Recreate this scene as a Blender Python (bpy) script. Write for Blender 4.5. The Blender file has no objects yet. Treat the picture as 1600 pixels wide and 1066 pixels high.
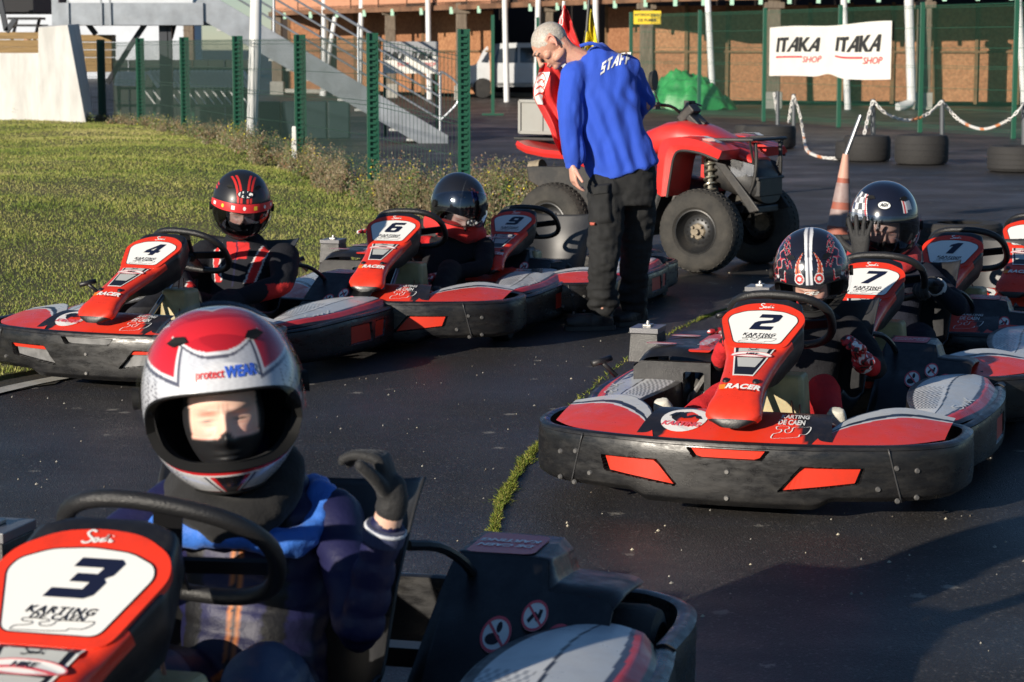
import bpy, bmesh, math, random
import numpy as np
from mathutils import Vector, Matrix, noise
from mathutils.geometry import tessellate_polygon
random.seed(7); np.random.seed(7)
PI = math.pi; R = math.radians
sc = bpy.context.scene
C = sc.collection
# ------------------------------------------------------------------ camera, sky, sun, exposure
CAM_H = 1.59; FPX = 3500.0; PITCH = math.atan(461.0 / FPX)
cam_d = bpy.data.cameras.new('camera'); cam = bpy.data.objects.new('camera', cam_d); C.objects.link(cam)
cam.location = (0, 0, CAM_H); cam.rotation_euler = (R(90) - PITCH, 0, 0)
cam_d.sensor_width = 36.0; cam_d.lens = 36.0 * FPX / 1600.0
cam_d.clip_start = 0.1; cam_d.clip_end = 3000
cam_d.dof.use_dof = True; cam_d.dof.focus_distance = 8.6; cam_d.dof.aperture_fstop = 8.5
sc.camera = cam
SUN_AZ = R(41); SUN_EL = R(15)       # the sun stands behind the camera, to the left
sun_vec = Vector((-math.sin(SUN_AZ) * math.cos(SUN_EL), -math.cos(SUN_AZ) * math.cos(SUN_EL), math.sin(SUN_EL)))
w = bpy.data.worlds.new('World'); sc.world = w; w.use_nodes = True
nt = w.node_tree; bg = nt.nodes['Background']
sky = nt.nodes.new('ShaderNodeTexSky'); sky.sky_type = 'NISHITA'; sky.sun_disc = False
sky.sun_elevation = SUN_EL; sky.sun_rotation = math.atan2(sun_vec.x, sun_vec.y)
sky.air_density = 0.9; sky.dust_density = 0.0; sky.ozone_density = 4.0
nt.links.new(sky.outputs[0], bg.inputs[0]); bg.inputs[1].default_value = 0.072
sl = bpy.data.lights.new('sun', 'SUN'); sl.energy = 5.0; sl.angle = R(0.55); sl.color = (1.0, 0.90, 0.76)
so = bpy.data.objects.new('sun', sl); C.objects.link(so)
so.rotation_euler = sun_vec.to_track_quat('Z', 'Y').to_euler()
sc.view_settings.view_transform = 'Standard'; sc.view_settings.look = 'None'
sc.view_settings.exposure = 0.34; sc.view_settings.gamma = 1.0; sc.view_settings.use_curve_mapping = False
sc.render.engine = 'CYCLES'
sc.cycles.max_bounces = 8; sc.cycles.transparent_max_bounces = 24
sc.cycles.use_denoising = True

# ------------------------------------------------------------------ measuring: a pixel of the photograph to a point in the place
def ray(px, py):
    a = (px - 800) / FPX; b = -(py - 533) / FPX
    return Vector((a, math.cos(PITCH) + b * math.sin(PITCH), -math.sin(PITCH) + b * math.cos(PITCH)))
def atz(px, py, z=0.0):
    d = ray(px, py); t = (z - CAM_H) / d.z
    return Vector((0, 0, CAM_H)) + d * t
def aty(px, py, y):
    d = ray(px, py); t = y / d.y
    return Vector((0, 0, CAM_H)) + d * t

# ------------------------------------------------------------------ materials
MATS = {}
def mat(name, col, rough=0.5, metal=0.0, var=0.0, vscale=6.0, bump=0.0, bscale=60.0, coat=0.0, spec=0.5, attr=False,
        dirt=0.0, dirtcol=(0.16, 0.13, 0.10), dscale=5.0, sheen=0.0, trans=0.0, alpha=1.0, sss=0.0, col2=None, stretch=None, rvar=0.0):
    if name in MATS: return MATS[name]
    m = bpy.data.materials.new(name); m.use_nodes = True; MATS[name] = m
    n = m.node_tree.nodes; l = m.node_tree.links; b = n['Principled BSDF']
    b.inputs['Roughness'].default_value = rough; b.inputs['Metallic'].default_value = metal
    b.inputs['Specular IOR Level'].default_value = spec
    if coat: b.inputs['Coat Weight'].default_value = coat; b.inputs['Coat Roughness'].default_value = 0.06
    if sheen: b.inputs['Sheen Weight'].default_value = sheen; b.inputs['Sheen Roughness'].default_value = 0.5
    if trans: b.inputs['Transmission Weight'].default_value = trans
    if sss: b.inputs['Subsurface Weight'].default_value = sss; b.inputs['Subsurface Radius'].default_value = (0.02, 0.008, 0.004); b.inputs['Subsurface Scale'].default_value = 0.6
    b.inputs['Alpha'].default_value = alpha
    tc = n.new('ShaderNodeTexCoord'); co = tc.outputs['Object']
    oi = n.new('ShaderNodeObjectInfo'); va = n.new('ShaderNodeVectorMath'); va.operation = 'MULTIPLY_ADD'; va.inputs[1].default_value = (37.0, 23.0, 51.0); l.new(oi.outputs['Random'], va.inputs[0]); l.new(co, va.inputs[2]); co = va.outputs[0]     # every object wears its own dirt
    if stretch:
        mp = n.new('ShaderNodeMapping'); mp.inputs['Scale'].default_value = stretch; l.new(co, mp.inputs[0]); co = mp.outputs[0]
    if attr:
        at = n.new('ShaderNodeAttribute'); at.attribute_name = 'Col'; cs = at.outputs['Color']
    else:
        rg = n.new('ShaderNodeRGB'); rg.outputs[0].default_value = (*col, 1); cs = rg.outputs[0]
    def nz(scale, detail=4.0, r=0.6):
        t = n.new('ShaderNodeTexNoise'); t.inputs['Scale'].default_value = scale; t.inputs['Detail'].default_value = detail
        t.inputs['Roughness'].default_value = r; l.new(co, t.inputs['Vector']); return t.outputs[0]
    def ramp(s, a, bb):
        r_ = n.new('ShaderNodeMapRange'); r_.inputs[1].default_value = a; r_.inputs[2].default_value = bb; l.new(s, r_.inputs[0]); return r_.outputs[0]
    if var or col2:
        mx = n.new('ShaderNodeMix'); mx.data_type = 'RGBA'
        if col2: mx.inputs[7].default_value = (*col2, 1)
        else:
            mx.blend_type = 'MULTIPLY'; k = 1.0 - var; mx.inputs[7].default_value = (k, k, k, 1)
        l.new(ramp(nz(vscale), 0.35, 0.65), mx.inputs[0]); l.new(cs, mx.inputs[6]); cs = mx.outputs[2]
    if dirt:
        mx = n.new('ShaderNodeMix'); mx.data_type = 'RGBA'; mx.inputs[7].default_value = (*dirtcol, 1)
        ml = n.new('ShaderNodeMath'); ml.operation = 'MULTIPLY'; ml.inputs[1].default_value = dirt
        l.new(ramp(nz(dscale, 8.0, 0.7), 0.45, 0.75), ml.inputs[0]); l.new(ml.outputs[0], mx.inputs[0]); l.new(cs, mx.inputs[6]); cs = mx.outputs[2]
    l.new(cs, b.inputs['Base Color'])
    if rvar:
        r_ = n.new('ShaderNodeMapRange'); r_.inputs[1].default_value = 0.35; r_.inputs[2].default_value = 0.65
        r_.inputs[3].default_value = max(0.02, rough - rvar); r_.inputs[4].default_value = min(1, rough + rvar)
        l.new(nz(14.0, 6.0, 0.7), r_.inputs[0]); l.new(r_.outputs[0], b.inputs['Roughness'])
    if bump:
        bp = n.new('ShaderNodeBump'); bp.inputs['Strength'].default_value = bump; bp.inputs['Distance'].default_value = 0.01
        l.new(nz(bscale, 5.0), bp.inputs['Height']); l.new(bp.outputs[0], b.inputs['Normal'])
    return m

# ------------------------------------------------------------------ mesh builder
def cr(points, n=6, closed=False):
    P = [Vector(p) for p in points]
    if len(P) < 3: return P
    out = []; N = len(P)
    for i in range(N if closed else N - 1):
        if closed: a, b, c, d = P[(i - 1) % N], P[i], P[(i + 1) % N], P[(i + 2) % N]
        else: a, b, c, d = P[max(i - 1, 0)], P[i], P[i + 1], P[min(i + 2, N - 1)]
        for k in range(n):
            t = k / n
            out.append(0.5 * ((2 * b) + (c - a) * t + (2 * a - 5 * b + 4 * c - d) * t * t + (3 * b - a - 3 * c + d) * t ** 3))
    if not closed: out.append(P[-1])
    return out

class MB:
    def __init__(s): s.v = []; s.f = []; s.m = []; s.c = []; s.usec = False
    def add(s, V, F, mi=0, M=None, col=None):
        o = len(s.v)
        if M is not None: V = [M @ Vector(v) for v in V]
        s.v.extend([tuple(v) for v in V]); s.f.extend([tuple(o + i for i in f) for f in F]); s.m.extend([mi] * len(F))
        if col is not None:
            s.usec = True
            s.c.extend(col if len(col) == len(V) and hasattr(col[0], '__len__') else [col] * len(V))
        else: s.c.extend([(1, 1, 1)] * len(V))
        return s
    def box(s, c, d, mi=0, M=None, rot=None, taper=1.0):
        x, y, z = d[0] / 2, d[1] / 2, d[2] / 2; t = taper
        V = [Vector((-x, -y, -z)), Vector((x, -y, -z)), Vector((x, y, -z)), Vector((-x, y, -z)), Vector((-x * t, -y * t, z)), Vector((x * t, -y * t, z)), Vector((x * t, y * t, z)), Vector((-x * t, y * t, z))]
        if rot is not None: V = [rot @ v for v in V]
        V = [v + Vector(c) for v in V]
        return s.add(V, [(0, 3, 2, 1), (4, 5, 6, 7), (0, 1, 5, 4), (1, 2, 6, 5), (2, 3, 7, 6), (3, 0, 4, 7)], mi, M)
    def beam(s, a, b, wd, h, mi=0, up=(0, 0, 1)):
        a = Vector(a); b = Vector(b); y = (b - a); L = y.length; y.normalize(); x = y.cross(Vector(up))
        if x.length < 1e-4: x = y.cross(Vector((1, 0, 0)))
        x.normalize(); z = x.cross(y)
        rot = Matrix((x, y, z)).transposed()
        return s.box((a + b) / 2, (wd, L, h), mi, None, rot)
    def loft(s, rings, mi=0, caps=True, closed=True, M=None):
        n = len(rings[0]); V = [p for r in rings for p in r]; F = []
        for i in range(len(rings) - 1):
            for j in range(n if closed else n - 1):
                a = i * n + j; b = i * n + (j + 1) % n
                F.append((a, b, b + n, a + n))
        if caps and closed:
            F.append(tuple(range(n - 1, -1, -1))); F.append(tuple((len(rings) - 1) * n + j for j in range(n)))
        return s.add(V, F, mi, M)
    def tube(s, pts, r, n=10, mi=0, closed=False, sm=0, M=None, caps=True):
        P = cr(pts, sm, closed) if sm else [Vector(p) for p in pts]
        N = len(P); rr = r if hasattr(r, '__len__') else [r] * N
        if len(rr) != N: rr = list(np.interp(np.linspace(0, 1, N), np.linspace(0, 1, len(rr)), rr))
        rings = []; up = None
        for i in range(N):
            if closed: t = P[(i + 1) % N] - P[i - 1]
            else: t = P[min(i + 1, N - 1)] - P[max(i - 1, 0)]
            t.normalize()
            if up is None:
                up = Vector((0, 0, 1)) if abs(t.z) < 0.9 else Vector((1, 0, 0))
            x = up.cross(t); x.normalize(); up = t.cross(x); up.normalize()
            rings.append([P[i] + (x * math.cos(a) + up * math.sin(a)) * rr[i] for a in [2 * PI * k / n for k in range(n)]])
        if closed: rings.append(rings[0])
        return s.loft(rings, mi, caps and not closed, True, M)
    def lathe(s, prof, n=32, mi=0, M=None, axis='Z'):
        rings = []
        for r_, z in prof:
            rg = []
            for k in range(n):
                a = 2 * PI * k / n; x, y = r_ * math.cos(a), r_ * math.sin(a)
                rg.append(Vector((x, y, z)) if axis == 'Z' else (Vector((z, x, y)) if axis == 'X' else Vector((x, z, -y))))
            rings.append(rg)
        return s.loft(rings, mi, False, True, M)
    def grid(s, fn, nu, nv, mi=0, cf=None, flip=False, M=None, skip=None):
        V = []; cols = []; F = []
        for j in range(nv + 1):
            for i in range(nu + 1):
                V.append(Vector(fn(i / nu, j / nv)))
                if cf: cols.append(cf(i / nu, j / nv))
        for j in range(nv):
            for i in range(nu):
                if skip and skip((i + .5) / nu, (j + .5) / nv): continue
                a = j * (nu + 1) + i; q = (a, a + 1, a + nu + 2, a + nu + 1)
                F.append(q[::-1] if flip else q)
        return s.add(V, F, mi, M, cols if cf else None)
    def prism(s, poly, fn0, fn1, mi=0):
        """poly: list of 2D loops (first outer). fn0 / fn1 map (u,v) to the back and front face"""
        loops = [poly] if not hasattr(poly[0][0], '__len__') else poly
        flat = [p for lp in loops for p in lp]
        tris = tessellate_polygon([[Vector((p[0], p[1], 0)) for p in lp] for lp in loops])
        n = len(flat); V = [fn0(*p) for p in flat] + [fn1(*p) for p in flat]
        F = [tuple(t[::-1]) for t in tris] + [tuple(i + n for i in t) for t in tris]
        o = 0
        for lp in loops:
            k = len(lp)
            for i in range(k):
                a = o + i; b = o + (i + 1) % k; F.append((a, b, b + n, a + n))
            o += k
        return s.add(V, F, mi)
    def sheet(s, tv, tf, fn, mi=0):
        return s.add([fn(*p) for p in tv], tf, mi)
    def mesh(s, name, mats, smooth=True, recalc=True, auto=None):
        me = bpy.data.meshes.new(name); me.from_pydata(s.v, [], s.f)
        for m in (mats if isinstance(mats, (list, tuple)) else [mats]): me.materials.append(m)
        me.polygons.foreach_set('material_index', s.m)
        if s.usec:
            ca = me.color_attributes.new('Col', 'FLOAT_COLOR', 'POINT')
            arr = np.ones((len(s.v), 4), 'f'); arr[:, :3] = np.array(s.c, 'f'); ca.data.foreach_set('color', arr.ravel())
        if recalc:
            bm = bmesh.new(); bm.from_mesh(me); bmesh.ops.recalc_face_normals(bm, faces=bm.faces); bm.to_mesh(me); bm.free()
        me.polygons.foreach_set('use_smooth', [smooth] * len(me.polygons))
        if smooth and auto is not None:
            me.set_sharp_from_angle(angle=R(auto))
        me.update(); return me
    def build(s, name, mats, parent=None, smooth=True, auto=35, bev=0, label=None, recalc=True, solid=0, sub=0):
        o = bpy.data.objects.new(name, s.mesh(name, mats, smooth, recalc, auto)); C.objects.link(o)
        if parent is not None: o.parent = parent
        if label: o['label'] = label
        if solid:
            md = o.modifiers.new('solid', 'SOLIDIFY'); md.thickness = solid; md.offset = -1
        if sub:
            md = o.modifiers.new('sub', 'SUBSURF'); md.levels = sub; md.render_levels = sub
        if bev:
            md = o.modifiers.new('bevel', 'BEVEL'); md.width = bev; md.segments = 2; md.limit_method = 'ANGLE'; md.angle_limit = R(40)
        return o

def thing(name, label, cat, loc=(0, 0, 0), rotz=0, group=None):
    o = bpy.data.objects.new(name, None); C.objects.link(o); o.empty_display_size = 0.2
    o.location = loc; o.rotation_euler = (0, 0, rotz); o['label'] = label; o['category'] = cat
    if group: o['group'] = group
    return o
def tag(o, label, cat, group=None, kind=None):
    if label: o['label'] = label
    if cat: o['category'] = cat
    if group: o['group'] = group
    if kind: o['kind'] = kind
    return o
def struct(o): o['kind'] = 'structure'; return o
def dup(root, loc, rotz, label=None, group=None):
    def cp(o, par):
        c = o.copy(); C.objects.link(c); c.parent = par
        for ch in o.children: cp(ch, c)
        return c
    r = root.copy(); C.objects.link(r); r.location = loc; r.rotation_euler = (0, 0, rotz)
    if label: r['label'] = label
    if group: r['group'] = group
    for ch in root.children: cp(ch, r)
    return r

# ------------------------------------------------------------------ lettering
_tc = {}
def text(body, size=1.0, shear=0.0, bold=0.0, align='CENTER', space=1.0):
    key = (body, size, shear, bold, align, space)
    if key in _tc: return _tc[key]
    cu = bpy.data.curves.new('t', 'FONT'); cu.body = body; cu.size = size; cu.shear = shear; cu.offset = bold * size
    cu.align_x = align; cu.align_y = 'CENTER'; cu.resolution_u = 3; cu.space_character = space
    ob = bpy.data.objects.new('t', cu); C.objects.link(ob)
    me = bpy.data.meshes.new_from_object(ob.evaluated_get(bpy.context.evaluated_depsgraph_get()))
    V = [(v.co.x, v.co.y) for v in me.vertices]; F = [tuple(p.vertices) for p in me.polygons]
    bpy.data.objects.remove(ob); bpy.data.curves.remove(cu); bpy.data.meshes.remove(me)
    _tc[key] = (V, F); return V, F
def stroke(pts, wd, sm=5, closed=False):
    P = [Vector((p[0], p[1], 0)) for p in pts]
    P = cr(P, sm, closed) if sm else P
    V = []; F = []; n = len(P)
    for i in range(n):
        t = (P[(i + 1) % n] - P[i - 1]) if closed else (P[min(i + 1, n - 1)] - P[max(i - 1, 0)])
        if t.length < 1e-9: t = Vector((1, 0, 0))
        t.normalize(); q = Vector((-t.y, t.x, 0)) * wd / 2
        V += [((P[i] + q).x, (P[i] + q).y), ((P[i] - q).x, (P[i] - q).y)]
    for i in range(n if closed else n - 1):
        a = 2 * i; b = 2 * ((i + 1) % n); F.append((a, a + 1, b + 1, b))
    return V, F
def disc(cx, cy, rx, ry, n=28):
    return [(cx + rx * math.cos(2 * PI * k / n), cy + ry * math.sin(2 * PI * k / n)) for k in range(n)], [tuple(range(n))]
def ring2(cx, cy, rx, ry, wd, n=32):
    V = []; F = []
    for k in range(n):
        a = 2 * PI * k / n; V += [(cx + rx * math.cos(a), cy + ry * math.sin(a)), (cx + (rx - wd) * math.cos(a), cy + (ry - wd) * math.sin(a))]
    for k in range(n):
        a = 2 * k; b = 2 * ((k + 1) % n); F.append((a, a + 1, b + 1, b))
    return V, F
def polyf(loops):
    loops = [loops] if not hasattr(loops[0][0], '__len__') else loops
    return [p for lp in loops for p in lp], [tuple(t) for t in tessellate_polygon([[Vector((p[0], p[1], 0)) for p in lp] for lp in loops])]
def xf(vf, dx=0, dy=0, s=1.0, rot=0.0, sx=1.0, shear=0.0):
    c, q = math.cos(rot), math.sin(rot)
    return [((x * sx + shear * y) * s * c - y * s * q + dx, (x * sx + shear * y) * s * q + y * s * c + dy) for x, y in vf[0]], vf[1]
DIG = {
 '1': [[(2.6, 0), (7, 0), (7, 14), (3.6, 14), (0.6, 11.4), (0.6, 8.6), (2.6, 9.8)]],
 '2': [[(0, 14), (8.6, 14), (10, 12.6), (10, 8.2), (8.8, 6.6), (3.4, 5.2), (3.4, 3.2), (10, 3.2), (10, 0), (0, 0), (0, 6.2), (1.2, 7.6), (6.6, 9), (6.6, 10.8), (0, 10.8)]],
 '3': [[(0, 14), (8.6, 14), (10, 12.6), (10, 8.4), (8.8, 7.1), (10, 5.8), (10, 1.4), (8.6, 0), (0, 0), (0, 3.2), (6.6, 3.2), (6.6, 5.6), (2.2, 5.6), (2.2, 8.6), (6.6, 8.6), (6.6, 10.8), (0, 10.8)]],
 '4': [[(4.4, 14), (8.4, 14), (8.4, 6), (10, 6), (10, 3), (8.4, 3), (8.4, 0), (5, 0), (5, 3), (0, 3), (0, 6.2)], [(5, 10.2), (2.9, 6), (5, 6)]],
 '6': [[(1.4, 14), (9.6, 14), (9.6, 10.8), (3.4, 10.8), (3.4, 8.8), (8.6, 8.8), (10, 7.4), (10, 1.4), (8.6, 0), (1.4, 0), (0, 1.4), (0, 12.6)], [(3.4, 5.8), (3.4, 3), (6.6, 3), (6.6, 5.8)]],
 '7': [[(0, 14), (10, 14), (10, 11), (5.2, 0), (1.2, 0), (6, 10.8), (0, 10.8)]],
}
DIG['9'] = [[(10 - x, 14 - y) for x, y in lp] for lp in DIG['6']]
def digit(d, h):
    return xf(polyf(DIG[d]), dx=-0.36 * h * 1.05 - 0.02 * h, dy=-h / 2, s=h / 14, shear=0.32, sx=1.05)
LET = {
 'I': [[(0, 0), (2.2, 0), (2.2, 10), (0, 10)]],
 'T': [[(1.6, 0), (4.2, 0), (4.2, 7.8), (6.4, 7.8), (6.4, 10), (-.6, 10), (-.6, 7.8), (1.6, 7.8)]],
 'A': [[(-2.4, 0), (.4, 0), (1.6, 2.4), (4.4, 2.4), (4.4, 0), (7, 0), (7, 10), (4.6, 10)], [(2.9, 4.5), (4.4, 7.2), (4.4, 4.5)]],
 'K': [[(0, 0), (2.4, 0), (2.4, 3.6), (5.2, 0), (8.4, 0), (4.6, 5), (8.4, 10), (5.6, 10), (2.4, 5.8), (2.4, 10), (0, 10)]],
 'S': [[(0, 0), (6, 0), (6, 6), (2.2, 6), (2.2, 8), (6, 8), (6, 10), (0, 10), (0, 4), (3.8, 4), (3.8, 2), (0, 2)]],
 'F': [[(0, 0), (2.2, 0), (2.2, 3.8), (5, 3.8), (5, 5.8), (2.2, 5.8), (2.2, 8), (6, 8), (6, 10), (0, 10)]],
}
SODI = [[(3.3, 9.2), (1.6, 10), (.3, 8.6), (1.4, 6.9), (2.9, 5.6), (2.3, 3.8), (.6, 3.2), (-.6, 4)], [(4.6, 6.2), (3.7, 5.2), (4.1, 4.0), (5.1, 4.2), (5.3, 5.4), (4.6, 6.2)],
        [(7.6, 5.8), (6.6, 5.6), (6.4, 4.5), (7.2, 4.4), (8.0, 5.8), (8.6, 8.2), (8.1, 5.4), (8.5, 4.3)], [(9.9, 6.0), (9.8, 4.8), (10.3, 4.3), (11.1, 5.1)], [(10.4, 7.3), (10.6, 7.6)]]
def sodi(h):
    V = []; F = []
    for st in SODI:
        v, f = stroke([((x - 5.2) / 10 * h * 1.25, (y - 6) / 10 * h * 1.25) for x, y in st], h * 0.115, 5)
        o = len(V); V += v; F += [tuple(i + o for i in q) for q in f]
    return V, F
TRACK = [(0, 0), (0.02, .25), (.1, .33), (.22, .38), (.3, .5), (.27, .62), (.13, .62), (.1, .8), (.25, .86), (.5, .85), (.55, .7), (.42, .6), (.45, .4), (.58, .4), (.66, .55), (.7, .78),
         (.95, .84), (1.15, .84), (1.3, .86), (1.28, .6), (1.15, .32), (.95, .3), (.9, .14), (.6, .06), (.3, .02)]

# ------------------------------------------------------------------ bodies: rounded limbs fused into one continuous skin
def fuse(name, mb, mats, voxel=0.01, smooth=4, parent=None, disp=None, cf=None, mf=None, sfac=0.5):
    me = mb.mesh('raw', [], True, True, None)
    ob = bpy.data.objects.new('raw', me); C.objects.link(ob)
    md = ob.modifiers.new('r', 'REMESH'); md.mode = 'VOXEL'; md.voxel_size = voxel; md.adaptivity = 0
    if smooth:
        m2 = ob.modifiers.new('s', 'SMOOTH'); m2.iterations = smooth; m2.factor = sfac
    dg = bpy.context.evaluated_depsgraph_get(); me2 = bpy.data.meshes.new_from_object(ob.evaluated_get(dg))
    bpy.data.objects.remove(ob); bpy.data.meshes.remove(me)
    n = len(me2.vertices); co = np.empty(n * 3, 'f'); me2.vertices.foreach_get('co', co); co = co.reshape(-1, 3)
    if disp is not None:
        no = np.empty(n * 3, 'f'); me2.vertices.foreach_get('normal', no); no = no.reshape(-1, 3)
        co = co + no * disp(co, no)[:, None]; me2.vertices.foreach_set('co', co.ravel().astype('f'))
    me2.materials.clear()
    for m in (mats if isinstance(mats, (list, tuple)) else [mats]): me2.materials.append(m)
    if cf is not None:
        ca = me2.color_attributes.new('Col', 'FLOAT_COLOR', 'POINT'); a = np.ones((n, 4), 'f'); a[:, :3] = cf(co); ca.data.foreach_set('color', a.ravel())
    if mf is not None:
        pc = np.empty(len(me2.polygons) * 3, 'f'); me2.polygons.foreach_get('center', pc); me2.polygons.foreach_set('material_index', mf(pc.reshape(-1, 3)).astype('i'))
    me2.polygons.foreach_set('use_smooth', [True] * len(me2.polygons)); me2.name = name; me2.update()
    o = bpy.data.objects.new(name, me2); C.objects.link(o)
    if parent is not None: o.parent = parent
    return o
def ball(mb, c, r, M=None, n=14):
    rx, ry, rz = r if hasattr(r, '__len__') else (r, r, r); c = Vector(c)
    V = []; F = []
    for j in range(1, n):
        th = PI * j / n
        for i in range(2 * n):
            a = PI * i / n; v = Vector((rx * math.sin(th) * math.cos(a), ry * math.sin(th) * math.sin(a), rz * math.cos(th)))
            V.append(c + (M @ v if M is not None else v))
    V += [c + (M @ Vector((0, 0, rz)) if M is not None else Vector((0, 0, rz))), c - (M @ Vector((0, 0, rz)) if M is not None else Vector((0, 0, rz)))]
    k = 2 * n
    for j in range(n - 2):
        for i in range(k): F.append((j * k + i, (j + 1) * k + i, (j + 1) * k + (i + 1) % k, j * k + (i + 1) % k))
    t = len(V) - 2
    for i in range(k): F.append((t, i, (i + 1) % k)); F.append((t + 1, (n - 2) * k + (i + 1) % k, (n - 2) * k + i))
    mb.add(V, F)
def limb(mb, pts, rr, sm=4, n=14):
    P = cr(pts, sm); r2 = list(np.interp(np.linspace(0, 1, len(P)), np.linspace(0, 1, len(rr)), rr))
    mb.tube(P, r2, n)
    ball(mb, P[0], rr[0], n=8); ball(mb, P[-1], rr[-1], n=8)
def torso(mb, rings, n=20, ax=(1, 0, 0)):
    """rings: (centre, half width, half depth, width axis)"""
    out = []
    for i, rg in enumerate(rings):
        c = Vector(rg[0]); x = Vector(rg[3] if len(rg) > 3 else ax).normalized()
        t = Vector(rings[min(i + 1, len(rings) - 1)][0]) - Vector(rings[max(i - 1, 0)][0]); t.normalize()
        y = t.cross(x).normalized(); x = y.cross(t).normalized()
        out.append([c + x * rg[1] * math.copysign(abs(math.cos(a)) ** 0.85, math.cos(a)) + y * rg[2] * math.copysign(abs(math.sin(a)) ** 0.85, math.sin(a)) for a in [2 * PI * k / n for k in range(n)]])
    mb.loft(out)
def nz3(co, sc_, seed=0.0):
    """cheap smooth value noise, vectorised"""
    p = co * sc_ + seed; i = np.floor(p).astype(np.int64); f = p - i; f = f * f * (3 - 2 * f)
    def h(a, b, c):
        n_ = (a * 374761393 + b * 668265263 + c * 2147483647 + 1013904223) & 0xffffffff
        n_ = ((n_ ^ (n_ >> 13)) * 1274126177) & 0xffffffff
        return ((n_ ^ (n_ >> 16)) & 0xffff) / 65535.0
    r_ = 0
    for dx in (0, 1):
        for dy in (0, 1):
            for dz in (0, 1):
                wgt = (f[:, 0] if dx else 1 - f[:, 0]) * (f[:, 1] if dy else 1 - f[:, 1]) * (f[:, 2] if dz else 1 - f[:, 2])
                r_ = r_ + wgt * h(i[:, 0] + dx, i[:, 1] + dy, i[:, 2] + dz)
    return r_ * 2 - 1
def sstep(a, b, x): t = np.clip((x - a) / (b - a), 0, 1); return t * t * (3 - 2 * t)
# ------------------------------------------------------------------ the ground
def ground_material():
    m = bpy.data.materials.new('asphalt'); m.use_nodes = True; n = m.node_tree.nodes; l = m.node_tree.links; b = n['Principled BSDF']
    tc = n.new('ShaderNodeTexCoord').outputs['Object']
    def noise_(s, d=4, r=.6):
        t = n.new('ShaderNodeTexNoise'); t.inputs['Scale'].default_value = s; t.inputs['Detail'].default_value = d; t.inputs['Roughness'].default_value = r; l.new(tc, t.inputs['Vector']); return t.outputs[0]
    def vor(s, out='Distance', rnd=1.0):
        t = n.new('ShaderNodeTexVoronoi'); t.inputs['Scale'].default_value = s; l.new(tc, t.inputs['Vector']); return t.outputs[out]
    def mr(s, a, b_, c=0.0, d=1.0):
        r_ = n.new('ShaderNodeMapRange'); r_.inputs[1].default_value = a; r_.inputs[2].default_value = b_; r_.inputs[3].default_value = c; r_.inputs[4].default_value = d; l.new(s, r_.inputs[0]); return r_.outputs[0]
    def mix(f, a, c2):
        mx = n.new('ShaderNodeMix'); mx.data_type = 'RGBA'; l.new(f, mx.inputs[0])
        if isinstance(a, tuple): mx.inputs[6].default_value = (*a, 1)
        else: l.new(a, mx.inputs[6])
        mx.inputs[7].default_value = (*c2, 1); return mx.outputs[2]
    c = mix(mr(noise_(1.2, 6), .35, .65), (.028, .026, .026), (.044, .041, .040))
    mpn = n.new('ShaderNodeMapping'); mpn.inputs['Rotation'].default_value = (0, 0, .5); mpn.inputs['Scale'].default_value = (2.6, .16, 1); l.new(tc, mpn.inputs[0])
    tn = n.new('ShaderNodeTexNoise'); tn.inputs['Scale'].default_value = 1.0; tn.inputs['Detail'].default_value = 5; l.new(mpn.outputs[0], tn.inputs['Vector'])
    c = mix(mr(tn.outputs[0], .52, .72, 0, .65), c, (.014, .013, .013))
    c = mix(mr(noise_(.35, 5), .45, .62, 0, .6), c, (.050, .046, .042))
    sp = n.new('ShaderNodeTexVoronoi'); sp.inputs['Scale'].default_value = 130; l.new(tc, sp.inputs['Vector'])
    sepc = n.new('ShaderNodeSeparateColor'); l.new(sp.outputs['Color'], sepc.inputs[0])
    c = mix(mr(sepc.outputs[0], .78, .95, 0, .55), c, (.070, .066, .062))
    c = mix(mr(sepc.outputs[1], .93, .98, 0, .6), c, (.16, .15, .14))
    # pale dried specks, a few centimetres wide
    v2 = n.new('ShaderNodeTexVoronoi'); v2.inputs['Scale'].default_value = 4.2; l.new(tc, v2.inputs['Vector'])
    s2 = n.new('ShaderNodeSeparateColor'); l.new(v2.outputs['Color'], s2.inputs[0])
    def mul(a, b_, op='MULTIPLY'):
        q = n.new('ShaderNodeMath'); q.operation = op; l.new(a, q.inputs[0])
        if hasattr(b_, 'links') or not isinstance(b_, (int, float)): l.new(b_, q.inputs[1])
        else: q.inputs[1].default_value = b_
        return q.outputs[0]
    dist = mul(v2.outputs['Distance'], mr(noise_(60, 4), .3, .7, .5, 1.6))
    spot = mul(mr(dist, .085, .13, 1, 0), mr(s2.outputs[0], .42, .44)); spot = mul(spot, mr(noise_(2.1, 3), .36, .46))
    c = mix(mul(spot, .85), c, (.26, .24, .20))
    l.new(c, b.inputs['Base Color'])
    l.new(mr(noise_(.8, 6), .35, .65, .36, .66), b.inputs['Roughness']); b.inputs['Specular IOR Level'].default_value = .34
    bp = n.new('ShaderNodeBump'); bp.inputs['Strength'].default_value = .40; bp.inputs['Distance'].default_value = .006
    hh = mul(mr(sp.outputs['Distance'], 0, .6, 1, 0), noise_(200, 2), 'ADD'); l.new(hh, bp.inputs['Height']); l.new(bp.outputs[0], b.inputs['Normal'])
    return m
_g = MB(); _g.add([(-400, -60, 0), (400, -60, 0), (400, 900, 0), (-400, 900, 0)], [(0, 1, 2, 3)]); o = _g.build('ground', ground_material()); struct(o)
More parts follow.
